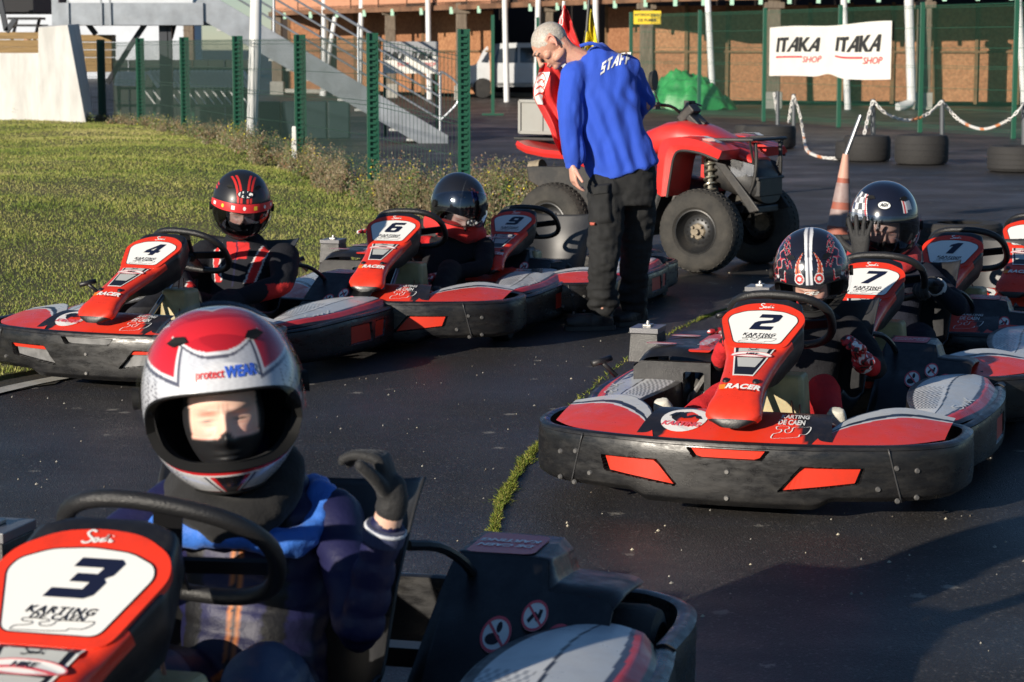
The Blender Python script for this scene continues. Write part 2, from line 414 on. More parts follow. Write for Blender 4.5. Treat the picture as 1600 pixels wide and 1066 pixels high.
# grass bank on the left
EDGE = [(-6.0, 4.0), (-3.4, 8.6), (-2.55, 10.35), (-2.12, 11.2), (-1.98, 12.2), (-1.55, 13.5), (-1.05, 15.0), (-.55, 16.8), (-.15, 18.6), (.12, 20.5), (.30, 23.0), (.25, 24.6)]
E2 = [(p.x, p.y) for p in cr([(x, y, 0) for x, y in EDGE], 8)]
EA = np.array(E2)
def edge_dist(x, y):
    """metres inside the bank, from its edge (numpy arrays)"""
    P = np.stack([x, y], -1)[:, None, :]; A = EA[:-1][None]; B = EA[1:][None]; d = B - A
    t = np.clip(((P - A) * d).sum(-1) / (d * d).sum(-1), 0, 1); q = A + d * t[..., None]; dd = np.sqrt(((P - q) ** 2).sum(-1)); i = dd.argmin(1)
    r_ = np.arange(len(x)); cross = d[0, i, 0] * (P[:, 0, 1] - A[0, i, 1]) - d[0, i, 1] * (P[:, 0, 0] - A[0, i, 0])
    return np.where(cross > 0, dd[r_, i], -dd[r_, i])
def bank_z(x, y):
    e = edge_dist(x, y); z = .015 + .385 * sstep(0, 5.0, e) * sstep(6, 13, y)
    z = z + .02 * np.sin(x * 1.7 + y * .6) * sstep(.3, 2, e) + .012 * np.sin(y * 2.3 - x)
    return z, e
FENCE_L = [(160, 187, 62), (221, 194, 60), (290, 206, 58.5), (373, 224, 56.5), (470, 241, 54.5), (583, 268, 52), (725, 276, 46)]
FP = []
for px, py, ty in FENCE_L:
    p = atz(px, py, .40); FP.append((p.x, p.y, CAM_H + (72 - ty) * p.y / FPX))
def fence_y(x):
    return np.interp(x, [f[0] for f in FP], [f[1] for f in FP])
# the bank is a strip between the track edge and a line a metre behind the fence
nI, nJ = 150, 90
V = []; 
tE = np.linspace(0, 1, nI + 1); ei = np.interp(tE, np.linspace(0, 1, len(E2)), np.arange(len(E2)))
back = [(-16, 4.0), (-16, 12), (-16, 22), (-15.8, 33.0), (-12.2, 40.0), (-9.2, 37.6)] + [(f[0] + .45, f[1] + .55) for f in FP[1:-1]] + [(-.15, 22.2), (.20, 24.6)]
bk = [(p.x, p.y) for p in cr([(x, y, 0) for x, y in back], 4)]
bi = np.linspace(0, len(bk) - 1, nI + 1)
EX = np.interp(ei, np.arange(len(E2)), EA[:, 0]); EY = np.interp(ei, np.arange(len(E2)), EA[:, 1])
BX = np.interp(bi, np.arange(len(bk)), [b_[0] for b_ in bk]); BY = np.interp(bi, np.arange(len(bk)), [b_[1] for b_ in bk])
tt = (np.linspace(0, 1, nJ + 1) ** 1.5)[None]
GX = EX[:, None] * (1 - tt) + BX[:, None] * tt; GY = EY[:, None] * (1 - tt) + BY[:, None] * tt
gz, ge = bank_z(GX.ravel(), GY.ravel()); gz = gz.reshape(GX.shape); gz[:, 0] = -.01; gz[:, -1] = -.02
V = np.stack([GX, GY, gz], -1).reshape(-1, 3); F = []
for i in range(nI):
    for j in range(nJ):
        a = i * (nJ + 1) + j; F.append((a, a + 1, a + nJ + 2, a + nJ + 1))
_g = MB(); _g.add([tuple(v) for v in V], F)
TURF = mat('turf', (.13, .13, .04), .9, col2=(.19, .155, .06), vscale=1.6, bump=.8, bscale=30, dirt=.5, dirtcol=(.05, .04, .02), dscale=2.5)
o = _g.build('grass_bank', TURF); struct(o)
# blades of the lawn: one mass
def blades(name, n, xs, ys, hmin, hmax, wd, cols, dens=None, zf=bank_z, emin=.02):
    rng = np.random.default_rng(5)
    x = rng.uniform(*xs, n); u = rng.uniform(0, 1, n); y = ys[0] * (ys[1] / ys[0]) ** u
    # keep only what lies in the camera's view, with a margin
    k = (np.abs(x / y + .07) < .19); x, y = x[k], y[k]
    z, e = zf(x, y); k = (e > emin) & (y < fence_y(x) + .4); x, y, z, e = x[k], y[k], z[k], e[k]
    if dens is not None: k = rng.uniform(0, 1, len(x)) < dens(x, y, e); x, y, z, e = x[k], y[k], z[k], e[k]
    n = len(x); a = rng.uniform(0, 2 * PI, n); h = rng.uniform(hmin, hmax, n); pn = nz3(np.stack([x, y, x * 0], -1).astype(float), 1.3)
    h *= 1 + .5 * pn; w_ = wd * (y / 12) ** .7; lean = rng.uniform(.2, 1.0, n) * h; la = rng.uniform(0, 2 * PI, n)
    dx, dy = np.cos(a) * w_, np.sin(a) * w_
    P = np.empty((n, 3, 3), 'f'); P[:, 0] = np.stack([x - dx, y - dy, z - .004], -1); P[:, 1] = np.stack([x + dx, y + dy, z - .004], -1); P[:, 2] = np.stack([x + np.cos(la) * lean, y + np.sin(la) * lean, z + h], -1)
    me = bpy.data.meshes.new(name); me.vertices.add(3 * n); me.vertices.foreach_set('co', P.ravel()); me.loops.add(3 * n); me.loops.foreach_set('vertex_index', np.arange(3 * n, dtype='i'))
    me.polygons.add(n); me.polygons.foreach_set('loop_start', np.arange(0, 3 * n, 3, dtype='i')); me.polygons.foreach_set('loop_total', np.full(n, 3, 'i'))
    t = np.clip(0.46 + .30 * nz3(np.stack([x, y, x * 0], -1).astype(float), .55, 9) + .30 * nz3(np.stack([x, y, x * 0], -1).astype(float), 2.6, 3) + rng.normal(0, .22, n), 0, 1)
    c0, c1, c2 = [np.array(c) for c in cols]; cc = np.where((t < .5)[:, None], c0 + (c1 - c0) * (t * 2)[:, None], c1 + (c2 - c1) * (t * 2 - 1)[:, None])
    ca = me.color_attributes.new('Col', 'FLOAT_COLOR', 'POINT'); A = np.ones((3 * n, 4), 'f'); A[:, :3] = np.repeat(cc, 3, 0); ca.data.foreach_set('color', A.ravel())
    me.update(); me.materials.append(mat('blade', (1, 1, 1), .65, attr=True, spec=.3)); o = bpy.data.objects.new(name, me); C.objects.link(o); return o
o = blades('grass', 520000, (-9.5, .4), (9.5, 36), .007, .024, .0032, [(.13, .195, .030), (.29, .31, .070), (.48, .42, .17)]); tag(o, 'short sunlit lawn grass on the bank beside the kart track', 'grass', kind='stuff')
# white painted line along the track edge
def strip(name, pts, wd, z, m, jag=0.0):
    g = MB(); P = cr([(x, y, 0) for x, y in pts], 10); Vv = []
    for i, p in enumerate(P):
        t = P[min(i + 1, len(P) - 1)] - P[max(i - 1, 0)]; t.normalize(); q = Vector((-t.y, t.x, 0)) * wd / 2
        a = q * (1 + random.uniform(-jag, jag)); b = q * (1 + random.uniform(-jag, jag)); Vv += [(p.x + a.x, p.y + a.y, z), (p.x - b.x, p.y - b.y, z)]
    g.add(Vv, [(2 * i, 2 * i + 1, 2 * i + 3, 2 * i + 2) for i in range(len(P) - 1)]); return g.build(name, m)
DIRT = mat('edge_dirt', (.045, .038, .020), .85, var=.6, vscale=9, bump=.6, bscale=50, col2=(.03, .03, .028))
o = strip('dirt_margin', [(-6.1, 3.7), (-3.36, 8.45), (-2.48, 10.25), (-2.02, 11.1), (-1.9, 12.2), (-1.47, 13.5), (-.97, 15.0), (-.47, 16.8), (-.07, 18.6)], .26, .006, DIRT, .35); struct(o)
o = strip('edge_line', [(-5.75, 3.5), (-3.2, 8.2), (-2.33, 10.35), (-1.87, 11.2), (-1.7, 12.2), (-1.25, 13.5)], .10, .010, mat('line_paint', (.50, .49, .44), .7, dirt=.6, dirtcol=(.08, .08, .07), dscale=16), .06); struct(o)
# moss in the seam between two lanes of asphalt
seam = [atz(768, 842), atz(782, 790), atz(800, 755), atz(828, 712), atz(858, 681), atz(905, 625), atz(1000, 548), atz(1085, 503), atz(1140, 484)]
sp_ = cr([(p.x, p.y, 0) for p in seam], 12)
_g = MB(); rng = np.random.default_rng(3)
for i in range(len(sp_) - 1):
    for k in range(int(110 * (1 if i < 48 or i > 84 else .12))):
        t = random.random(); p = sp_[i].lerp(sp_[i + 1], t); q = random.gauss(0, .0085) * (1 + .7 * math.sin(p.y * 9) + .5 * math.sin(p.y * 23)); x = p.x + q; y = p.y + random.gauss(0, .012)
        h = max(.004, random.uniform(.006, .020) * (1 - min(abs(q) / .06, .7))); a = random.uniform(0, PI); w_ = .0035; c_ = random.choice([(.12, .17, .02), (.20, .22, .03), (.08, .12, .015), (.26, .24, .06)])
        _g.add([(x - w_ * math.cos(a), y - w_ * math.sin(a), .001), (x + w_ * math.cos(a), y + w_ * math.sin(a), .001), (x + random.uniform(-.02, .02), y + random.uniform(-.02, .02), h)], [(0, 1, 2)], col=c_)
o = _g.build('moss', mat('blade', (1, 1, 1), .65, attr=True), smooth=False, recalc=False); tag(o, 'thin green line of moss and grass growing in the asphalt seam', 'moss', kind='stuff')
# small stones and crumbs on the track
_g = MB()
for k in range(700):
    y = random.uniform(4.5, 17); x = random.uniform(-.24, .24) * y; r_ = random.choice([.002, .0025, .003, .004, .006]); c_ = random.choice([(.35, .33, .28), (.2, .19, .17), (.45, .40, .3), (.12, .1, .08)])
    a, b_ = random.uniform(.6, 1.3), random.uniform(.6, 1.3)
    _g.add([(x - r_ * a, y, 0), (x, y - r_ * b_, 0), (x + r_ * a, y, .001), (x, y + r_ * b_, 0), (x, y, r_ * 1.2)], [(0, 1, 4), (1, 2, 4), (2, 3, 4), (3, 0, 4)], col=c_)
o = _g.build('gravel', mat('crumb', (1, 1, 1), .8, attr=True), smooth=False); tag(o, 'loose pale crumbs of stone scattered over the dark asphalt', 'gravel', kind='stuff')

# ------------------------------------------------------------------ left fence
GRN = mat('fence_green', (.012, .085, .050), .42, dirt=.2, dirtcol=(.05, .08, .05), dscale=5)
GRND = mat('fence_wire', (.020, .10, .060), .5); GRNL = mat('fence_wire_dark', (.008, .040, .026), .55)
t = thing('mesh_fence', 'green welded mesh fence with notched posts along the top of the grass bank', 'fence')
def post_mesh(h, w_=.10, notch=True):
    m = MB(); m.box((0, 0, h / 2), (w_, .05, h)); m.box((w_ * .5 - .012, -.035, h / 2), (.024, .03, h)); m.box((-w_ * .5 + .012, -.035, h / 2), (.024, .03, h))
    if notch:
        z = .1
        while z < h - .04: m.box((0, -.046, z), (w_ * .55, .022, .022)); z += .055
    return m
def wires(mb, a, b, z0a, z0b, h, dv=.05, rw=.0022, nh=5):
    a = Vector(a); b = Vector(b); L = (b - a).length; n = max(2, int(L / dv))
    for i in range(n + 1):
        p = a.lerp(b, i / n); z0 = z0a + (z0b - z0a) * i / n
        mb.box((p.x, p.y, z0 + h / 2), (rw * 2, rw * 2, h))
    for k in range(nh):
        z = .08 + (h - .14) * k / (nh - 1)
        for dz in ((0, .04) if k in (0, nh // 2, nh - 1) else (0,)):
            mb.beam((a.x, a.y, z0a + z + dz), (b.x, b.y, z0b + z + dz), rw * 2.4, rw * 2.4)
for i, f in enumerate(FP):
    z0 = .32 if i < 6 else .1; m = post_mesh(f[2] - z0, .125 if i < 5 else .108); p = m.build('fence_post', GRN, t, smooth=False); p.location = (f[0], f[1], z0)
    a = math.atan2(f[0], f[1]); p.rotation_euler = (0, 0, -a + R(6))
for i in range(len(FP) - 1):
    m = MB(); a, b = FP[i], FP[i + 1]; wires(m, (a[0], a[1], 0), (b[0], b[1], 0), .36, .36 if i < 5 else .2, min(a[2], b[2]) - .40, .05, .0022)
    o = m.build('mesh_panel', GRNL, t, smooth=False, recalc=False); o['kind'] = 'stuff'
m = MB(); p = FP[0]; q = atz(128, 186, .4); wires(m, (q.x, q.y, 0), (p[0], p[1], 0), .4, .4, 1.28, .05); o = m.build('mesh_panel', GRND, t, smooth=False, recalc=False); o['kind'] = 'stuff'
# white marker post beside the fence
p = atz(460, 246, .38); m = MB(); m.box((0, 0, .16), (.06, .04, .36), taper=.7); o = m.build('marker_post', mat('white_post', (.75, .75, .72), .5, var=.2), None, False, bev=.006); o.location = (p.x, p.y, .38); tag(o, 'short white marker post in the weeds before the green fence', 'post')
# weeds along the fence
_g = MB()
def weed(mb, x, y, z, h, kind):
    n = int(10 + h * 30)
    for s_ in range(random.randint(5, 9)):
        a = random.uniform(0, 2 * PI); L = h * random.uniform(.5, 1.1); tip = Vector((x + math.cos(a) * L * random.uniform(.1, .45), y + math.sin(a) * L * .4, z + L)); base = Vector((x + random.uniform(-.06, .06), y + random.uniform(-.04, .04), z))
        c_ = random.choice([(.16, .12, .07), (.10, .09, .04), (.20, .16, .10), (.07, .09, .03)]); w_ = .0035; d = Vector((w_, 0, 0))
        mid = base.lerp(tip, .5) + Vector((random.uniform(-.03, .03), 0, .02))
        mb.add([base - d, base + d, mid + d * .8, mid - d * .8, tip], [(0, 1, 2, 3), (3, 2, 4)], col=c_)
        for k in range(n):
            t_ = random.uniform(.15, 1); p = base.lerp(tip, t_) + Vector((random.gauss(0, .03), random.gauss(0, .03), random.gauss(0, .02))); r_ = random.uniform(.006, .022) * (1.25 - t_ * .6)
            if kind == 0: c_ = random.choice([(.11, .15, .04), (.07, .11, .025), (.16, .17, .06)])
            elif kind == 1: c_ = random.choice([(.20, .15, .08), (.26, .21, .13), (.15, .10, .05), (.12, .12, .05)])
            else: c_ = random.choice([(.10, .14, .04), (.30, .26, .18), (.22, .12, .06)])
            if kind == 0 and t_ > .85 and random.random() < .25: c_ = (.65, .55, .03)
            u = Vector((random.gauss(0, 1), random.gauss(0, 1), random.gauss(0, 1))).normalized(); v_ = u.cross(Vector((random.random(), 1, .3))).normalized()
            mb.add([p - u * r_, p + v_ * r_ * .5, p + u * r_, p - v_ * r_ * .5], [(0, 1, 2, 3)], col=c_)
def along(t_):
    k = t_ * (len(FP) - 1); i = min(int(k), len(FP) - 2); return FP[i][0] + (FP[i + 1][0] - FP[i][0]) * (k - i), FP[i][1] + (FP[i + 1][1] - FP[i][1]) * (k - i)
for k in range(330):
    t_ = random.random() ** .8; x, y = along(t_); sp = .35 + .65 * t_; x += random.gauss(.0, .10 + .06 * t_); y += random.gauss(-.05, .38 * sp)
    z = float(bank_z(np.array([x]), np.array([y]))[0][0]); big = .18 + .46 * (t_ ** 1.4); weed(_g, x, y, z - .02, random.uniform(.4, 1.0) * big, random.choice([0, 1, 1, 2, 2]))
for k in range(120):
    x = random.uniform(-.45, .35); y = random.uniform(17.6, 24.2); e = edge_dist(np.array([x]), np.array([y]))[0]
    if -.05 < e < .75: weed(_g, x, y, .05, random.uniform(.15, .42), random.choice([0, 1, 2]))
for px in range(0, 150, 6):
    p = atz(px + random.uniform(-3, 3), 190, .4); weed(_g, p.x, p.y - .2, .38, random.uniform(.05, .28), random.choice([0, 1]))
o = _g.build('weeds', mat('weed', (1, 1, 1), .75, attr=True), smooth=False, recalc=False); tag(o, 'dry brown and green weeds tangled along the foot of the green fence', 'weeds', kind='stuff')

# ------------------------------------------------------------------ concrete wall at the left edge
DARKP = mat('dark_paint', (.02, .02, .022), .6)
CON = mat('concrete', (.72, .71, .68), .85, var=.18, vscale=3, bump=.15, bscale=25, dirt=.25, dirtcol=(.25, .23, .19), dscale=2.5, stretch=(2.5, 2.5, .5))
Dw = atz(60, 191, .4).y
def wpt(px, py, dy=0): return aty(px, py, Dw + dy)
t = thing('concrete_wall', 'pale cast concrete wall with a taller sloping end at the top of the lawn', 'wall', (0, 0, 0))
m = MB(); A = [wpt(-260, 83), wpt(60, 83), wpt(60, 200), wpt(-260, 200)]; Bk = [p + Vector((0, .35, 0)) for p in A]
m.add(A + Bk, [(0, 1, 2, 3), (4, 5, 1, 0), (5, 6, 2, 1), (7, 4, 0, 3), (6, 5, 4, 7)]); m.build('low_wall', CON, t, False, bev=.01)
m = MB(); A = [wpt(60, 43, -.03), wpt(106, 39, -.03), wpt(136, 200, -.03), wpt(60, 200, -.03)]; Bk = [wpt(62, 41, .9), wpt(124, 37.5, .9), wpt(149, 200, .9), wpt(62, 200, .9)]
m.add(A + Bk, [(0, 1, 2, 3), (4, 5, 1, 0), (5, 6, 2, 1), (7, 4, 0, 3), (6, 5, 4, 7)]); m.build('end_pier', CON, t, False, bev=.01)

# ------------------------------------------------------------------ steel staircase behind the fence
GALV = mat('galvanised', (.38, .41, .45), .42, .55, var=.25, vscale=3, dirt=.15)
GALVD = mat('galvanised_dark', (.05, .055, .065), .5, .4)
TREAD = mat('tread', (.55, .56, .55), .6, var=.2)
t = thing('steel_staircase', 'galvanised steel outdoor staircase with tubular railings descending behind the fence', 'staircase')
DS = 37.0
def S(px, py, dy=0): return aty(px, py, DS + dy)
for dy, nm in ((0, 'stringer'), (1.0, 'stringer')):
    m = MB(); a = [S(308, 0, dy), S(330, -8, dy), S(700, 212, dy), S(700, 240, dy), S(682, 240, dy), S(296, 20, dy)]
    bkk = [p + Vector((0, .06, 0)) for p in a]
    m.add(a + bkk, [tuple(range(6)), tuple(range(11, 5, -1))] + [(i, i + 6, (i + 1) % 6 + 6, (i + 1) % 6) for i in range(6)]); m.build('stringer', GALV, t, False)
for k in range(14):
    f = (k + .6) / 14; x = 318 + f * 372; y = 14 + f * 216; p = S(x, y, .53); m = MB(); m.box((p.x - .02, p.y, p.z - .09), (.30, .96, .035)); m.build('tread', TREAD, t, False)
for dy in (0.03, 1.03):
    for k in range(5):    # rails, parallel to the stairs
        o_ = 18 + k * 17.5; m = MB(); m.tube([S(330, -8 - o_ , dy), S(690, 206 - o_, dy)], .017 if k < 4 else .024, 8)
        m.build('railing_bar', GALV, t)
    for px in (428, 560, 688):
        y0 = (px - 330) * 214 / 360 - 8; m = MB(); m.tube([S(px, y0 - 92, dy), S(px, y0 + 6, dy)], .022, 8); m.build('railing_post', GALV, t)
    m = MB(); m.tube([S(688, 112, dy), S(700, 118, dy), S(716, 134, dy), S(716, 158, dy), S(702, 175, dy), S(688, 188, dy)], .02, 8, sm=3); m.build('railing_end', GALV, t)
m = MB(); m.box(tuple((S(92, 22) + S(318, 22)) / 2 + Vector((0, .5, 0))), ((S(318, 22) - S(92, 22)).length, 1.1, .36)); m.build('landing', GALV, t, False)
for px in (106, 158, 172): m = MB(); p = S(px, 12, -.07); m.box(tuple(p), (.03, .03, .6)); m.build('landing_rib', GALV, t, False)
p = S(87, 20, .3); m = MB(); m.box((p.x, p.y, 2.6), (.11, .1, 1.35)); m.build('landing_leg', GALV, t, False)
for px, wd in ((255, .15), (264, .07)):
    m = MB(); p = S(px, 0, .3); m.box((p.x, p.y, 1.1), (wd, .1, 2.3)); m.build('landing_leg', GALVD if px > 100 else GALV, t, False)
for a, b in (((128, 25), (150, 54)), ((236, 24), (205, 70)), ((205, 70), (168, 130)), ((276, 24), (266, 60)), ((0, 0), (10, 48)), ((24, 30), (10, 50))):
    m = MB(); m.beam(S(*a, .5), S(*b, .5), .08, .08); m.build('brace', GALVD, t, False)
# dark deck roof at the top left corner
m = MB(); p = S(30, -20, 2.5); m.box((p.x - 1.4, p.y, p.z), (3.9, 3, .9)); o = m.build('deck_roof', mat('deck_dark', (.015, .015, .018), .7), None, False); tag(o, 'dark raised deck roof in the top left corner above the wall', 'roof')
# timber stacks seen over the wall
WOOD = mat('sawn_timber', (.34, .22, .09), .75, var=.35, vscale=5, bump=.3, bscale=30, stretch=(.5, 3, 6))
t = thing('timber_stack', 'stack of long sawn timbers behind the concrete wall', 'timber')
for px0, px1, ys in ((-40, 66, (56, 68, 79)), (126, 178, (60, 72, 84, 96, 107))):
    for y in ys:
        m = MB(); a = aty(px0, y, 38.5); b = aty(px1, y, 38.5); m.box(tuple((a + b) / 2), ((b - a).length, .40, .118)); m.build('timber', WOOD, t, False, bev=.006)
# pale building far off at the left
t = thing('distant_building', 'pale blue-white building with a flat roof far behind the concrete wall', 'building')
m = MB(); a = aty(-150, 50, 110); m.box((a.x + 3, 112, 2.2), (22, 3, 4.4)); m.build('wall', mat('far_white', (.62, .66, .72), .7, var=.1, vscale=1), t, False)
m = MB(); m.box((a.x + 3, 111.8, 4.45), (22.6, 4, .25)); m.build('roof', mat('far_roof', (.25, .27, .30), .6), t, False)
t = thing('picnic_table', 'small dark picnic table outlined far behind the concrete wall', 'table')
p = aty(42, 47, 60); 
m = MB(); m.box((p.x, 60, p.z + .30), (.85, .8, .06)); m.build('table_top', DARKP, t, False)
for sg in (1, -1):
    m = MB(); m.box((p.x, 60 + sg * .6, p.z + .12), (.85, .25, .05)); m.build('bench', DARKP, t, False)
    m = MB(); m.beam((p.x + sg * .3, 59.5, p.z - .3), (p.x + sg * .3, 60.2, p.z + .3), .07, .07); m.build('leg', DARKP, t, False)
m = MB(); m.box((p.x, 60, p.z - .35), (2.4, 2.4, .1)); m.build('platform', DARKP, t, False)
# light falling in stripes through the stair gratings, built as white bars
t = thing('light_stripe_rack', 'rack of white bars standing for stripes of light behind the green fence posts', 'rack')
STRIPE = mat('light_stripe_white', (.80, .81, .80), .5)
for k in range(30):
    x = 186 + k * 6.6; m = MB()
    if k < 7: a, b = S(x, 112, 6), S(x - 4, 134, 6)
    else: a, b = S(x, 111, 6), S(x + 17, 136, 6)
    m.beam(a, b, .09, .09); m.build('light_stripe', STRIPE, t, False)
    if k > 16: m = MB(); m.beam(S(x + 14, 112, 6.05), S(x - 3, 136, 6.05), .04, .02); m.build('light_stripe', STRIPE, t, False)
    if k > 5 and k % 2 == 0: m = MB(); m.beam(S(x, 141, 5), S(x + 17, 163, 5), .04, .02); m.build('light_stripe', STRIPE, t, False)
for y in (108, 138, 165): m = MB(); m.beam(S(182, y, 6.1), S(388, y, 6.1), .05, .05); m.build('rail', GRN, t, False)
for px in (185, 240, 300, 386): m = MB(); p = S(px, 100, 6.15); m.box((p.x, p.y, .55), (.06, .05, 1.2)); m.build('leg', GRN, t, False)
t = thing('shade_backdrop', 'dark green shed wall standing behind the slatted rack under the stairs', 'backdrop')  # dark panels added to give the shade under the stairs
SHG = mat('shade_green', (.010, .022, .020), .6, var=.4, vscale=3)
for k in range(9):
    a = aty(176 + k * 25, 100, 47.5); b = aty(176 + (k + 1) * 25 - 1.2, 100, 47.5); m = MB(); m.box(((a.x + b.x) / 2, 47.5 + (.05 if k % 2 else 0), .65), (b.x - a.x, .06, 1.3)); m.build('backdrop_panel', SHG, t, False)
t = thing('shade_block', 'low dark blue-green barrier added for the shade behind the fence beneath the stairs', 'block')  # dark boxes added where the asphalt beyond the fence lies in shade
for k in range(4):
    a = aty(405 + k * 36, 200, 39.0); b = aty(405 + (k + 1) * 36 - 2, 200, 39.0); m = MB(); m.box(((a.x + b.x) / 2, 39.0, .32), (b.x - a.x, .25, .64)); m.build('shade_block_panel', mat('shade_teal', (.012, .035, .045), .5), t, False, bev=.02)
# the thick white leaning mast at the fence
WP = mat('white_pole', (.74, .75, .75), .38, var=.12, vscale=3)
p = atz(391, 226, .40); top = aty(401, -60, p.y + .1); m = MB(); m.tube([Vector((p.x, p.y, .3)), Vector((p.x, p.y, .3)).lerp(top, .5) + Vector((.015, 0, 0)), top], [.058, .075, .065], 16, sm=4); o = m.build('mast', WP); tag(o, 'thick white leaning mast standing at the green fence', 'mast')

# ------------------------------------------------------------------ the barn
def wl(px):      # distance of the back wall line seen at this column
    return float(np.interp(px, [450, 1030, 1640], [78, 62, 59.5]))
OSB = mat('osb_board', (.46, .23, .115), .8, var=.35, vscale=22, col2=(.34, .16, .08), bump=.3, bscale=60)
OSBs = [mat('osb_board_%s' % n_, c_, .8, col2=c2_, vscale=14, bump=.25, bscale=60, dirt=.55, dirtcol=(.13, .055, .022), dscale=9) for n_, c_, c2_ in (('a', (.40, .19, .09), (.24, .10, .045)), ('b', (.36, .17, .085), (.22, .09, .04)), ('c', (.43, .215, .105), (.27, .12, .055)))]
BATT = mat('batten', (.20, .12, .06), .8, var=.4, vscale=8)
POSTM = mat('old_timber', (.20, .16, .12), .85, col2=(.12, .09, .065), vscale=7, stretch=(4, 4, .6), bump=.4, bscale=20)
PINK = mat('pink_cladding', (.52, .25, .15), .8, var=.15, vscale=6)
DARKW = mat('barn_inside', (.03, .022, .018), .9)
CONF = mat('concrete_footing', (.36, .35, .32), .9, var=.2)
t = thing('barn', 'long open-fronted barn with chipboard wall panels and old timber posts', 'barn')
def W(px, z, off=0): 
    d = wl(px) - off; return Vector(((px - 800) / FPX * d * 1.0, d, z))
px = 455.0; k = 0
while px < 1680:
    d = wl(px); stp = 1.12 * FPX / d; q = px + stp
    if not (740 < px < 905 ):
        a, b = W(px, 0), W(q, 0); ang = math.atan2(b.y - a.y, b.x - a.x)
        for z0, z1 in ((.12, 1.42), (1.45, 2.68)):
            m = MB(); m.box((0, 0, (z0 + z1) / 2), ((b - a).length - .03, .03, z1 - z0)); o = m.build('chipboard_panel', OSBs[(k + int(z0 > 1)) % 3], t, False); o.location = ((a.x + b.x) / 2, (a.y + b.y) / 2 + random.uniform(0, .02), 0); o.rotation_euler = (0, 0, ang)
        m = MB(); m.box((0, -.05, 1.4), (.09, .07, 2.7)); o = m.build('batten', BATT, t, False); o.location = (a.x, a.y, 0)
        m = MB(); m.box((0, -.055, 1.435), ((b - a).length, .06, .055)); o = m.build('ledger', BATT, t, False); o.location = ((a.x + b.x) / 2, (a.y + b.y) / 2, 0); o.rotation_euler = (0, 0, ang)
    px = q; k += 1
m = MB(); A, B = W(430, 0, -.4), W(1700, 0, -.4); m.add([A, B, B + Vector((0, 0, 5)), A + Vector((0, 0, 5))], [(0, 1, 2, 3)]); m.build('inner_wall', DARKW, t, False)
m = MB(); A, B = W(430, .06, .12), W(1700, .06, .12); m.beam(A, B, .16, .14); m.build('plinth', CONF, t, False)
# overhanging upper floor
OV = 3.5
NODES = [430, 730, 1030, 1340, 1700]; ZN = [2.70, 2.78, 2.84, 2.92, 2.98]
RUST = mat('rusty_beam', (.22, .11, .06), .8, var=.5, vscale=2); MINT = mat('fascia_light_mint', (.42, .68, .52), .6)
for q in range(4):
    A, B = W(NODES[q], ZN[q], OV), W(NODES[q + 1], ZN[q + 1], OV); A2, B2 = W(NODES[q], ZN[q], -.4), W(NODES[q + 1], ZN[q + 1], -.4)
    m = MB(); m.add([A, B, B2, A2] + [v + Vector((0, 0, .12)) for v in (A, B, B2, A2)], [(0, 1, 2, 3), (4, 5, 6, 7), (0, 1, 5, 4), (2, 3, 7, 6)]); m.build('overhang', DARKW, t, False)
    n_ = 7
    for i in range(n_):
        a = A.lerp(B, (i + .02) / n_); b = A.lerp(B, (i + .98) / n_); m = MB(); up = Vector((0, 0, 2.4)); dn = Vector((0, .04, 0))
        m.add([a, b, b + up, a + up, a + dn, b + dn, b + up + dn, a + up + dn], [(0, 1, 2, 3), (4, 7, 6, 5), (0, 4, 5, 1), (0, 3, 7, 4), (1, 5, 6, 2)]); m.build('cladding_panel', PINK, t, False)
        p = a.lerp(b, .5) + Vector((0, -.12, -.14)); m = MB(); m.box(tuple(p), (.10, .05, .20)); m.build('fascia_light', MINT, t, False)  # small green-white lights under the overhang edge, given by pale paint only
        a = A.lerp(B, (i + .5) / n_) + Vector((0, .1, -.08)); b = A2.lerp(B2, (i + .5) / n_) + Vector((0, 0, -.08)); m = MB(); m.beam(a, b, .09, .14); m.build('joist', BATT, t, False)
    m = MB(); m.beam(A + Vector((0, -.05, -.05)), B + Vector((0, -.05, -.05)), .08, .14); m.build('edge_beam', RUST, t, False)
for px in (300, 436, 520, 612, 722, 855, 1008, 1205, 1438, 1700):
    p = W(px, 0, OV - .15); wd = .34; m = MB(); m.box((0, 0, 1.48), (wd, wd, 2.75), taper=.94); m.box((0, 0, 2.62), (wd * 1.5, wd * 1.2, .16)); m.box((0, 0, 2.1), (wd * 1.04, wd * 1.04, .05)); o = m.build('timber_post', POSTM, t, False, bev=.02); o.location = p
    m = MB(); m.box((0, 0, .2), (.44, .44, .45)); q = m.build('footing', CONF, t, False, bev=.02); q.location = p
PL_ = [(506, 508), (535, 505, ), (566, 563), (668, 672), (788, 792), (842, 838), (930, 933), (1104, 1113), (1317, 1322), (1590, 1597)]
for i, (tx, bx) in enumerate(PL_):
    b = W(bx, 0, OV + .6); a = aty(tx, -40, b.y); m = MB(); m.tube([b, a], [.085, .080], 12); o = m.build('downpipe', WP)
    lab = ['leftmost thin white pole before the barn, behind the stair railing', 'white pole behind the stair railing, second from the left', 'white pole behind the middle of the stair railing', 'white pole before the barn right of the stair railing', 'white pole in front of the old white car',
           'white pole just behind the man with grey hair', 'white pole beside the yellow flag', 'leaning white pole in front of the green tarpaulin', 'white pole behind the white shop banner', 'white pole at the right edge of the photo'][i]
    tag(o, lab, 'pole', 'white poles before the barn')
b = W(1420, 0, OV + .5); m = MB(); a = aty(1419, -40, b.y); m.tube([a, Vector((b.x, b.y, .55)), Vector((b.x, b.y, .22)), Vector((b.x - .16, b.y - .1, .12)), Vector((b.x - .36, b.y - .2, .07))], .115, 14, sm=5); o = m.build('drain_pipe', WP); tag(o, 'fat white drainpipe with a curved foot right of the white banner', 'pipe')
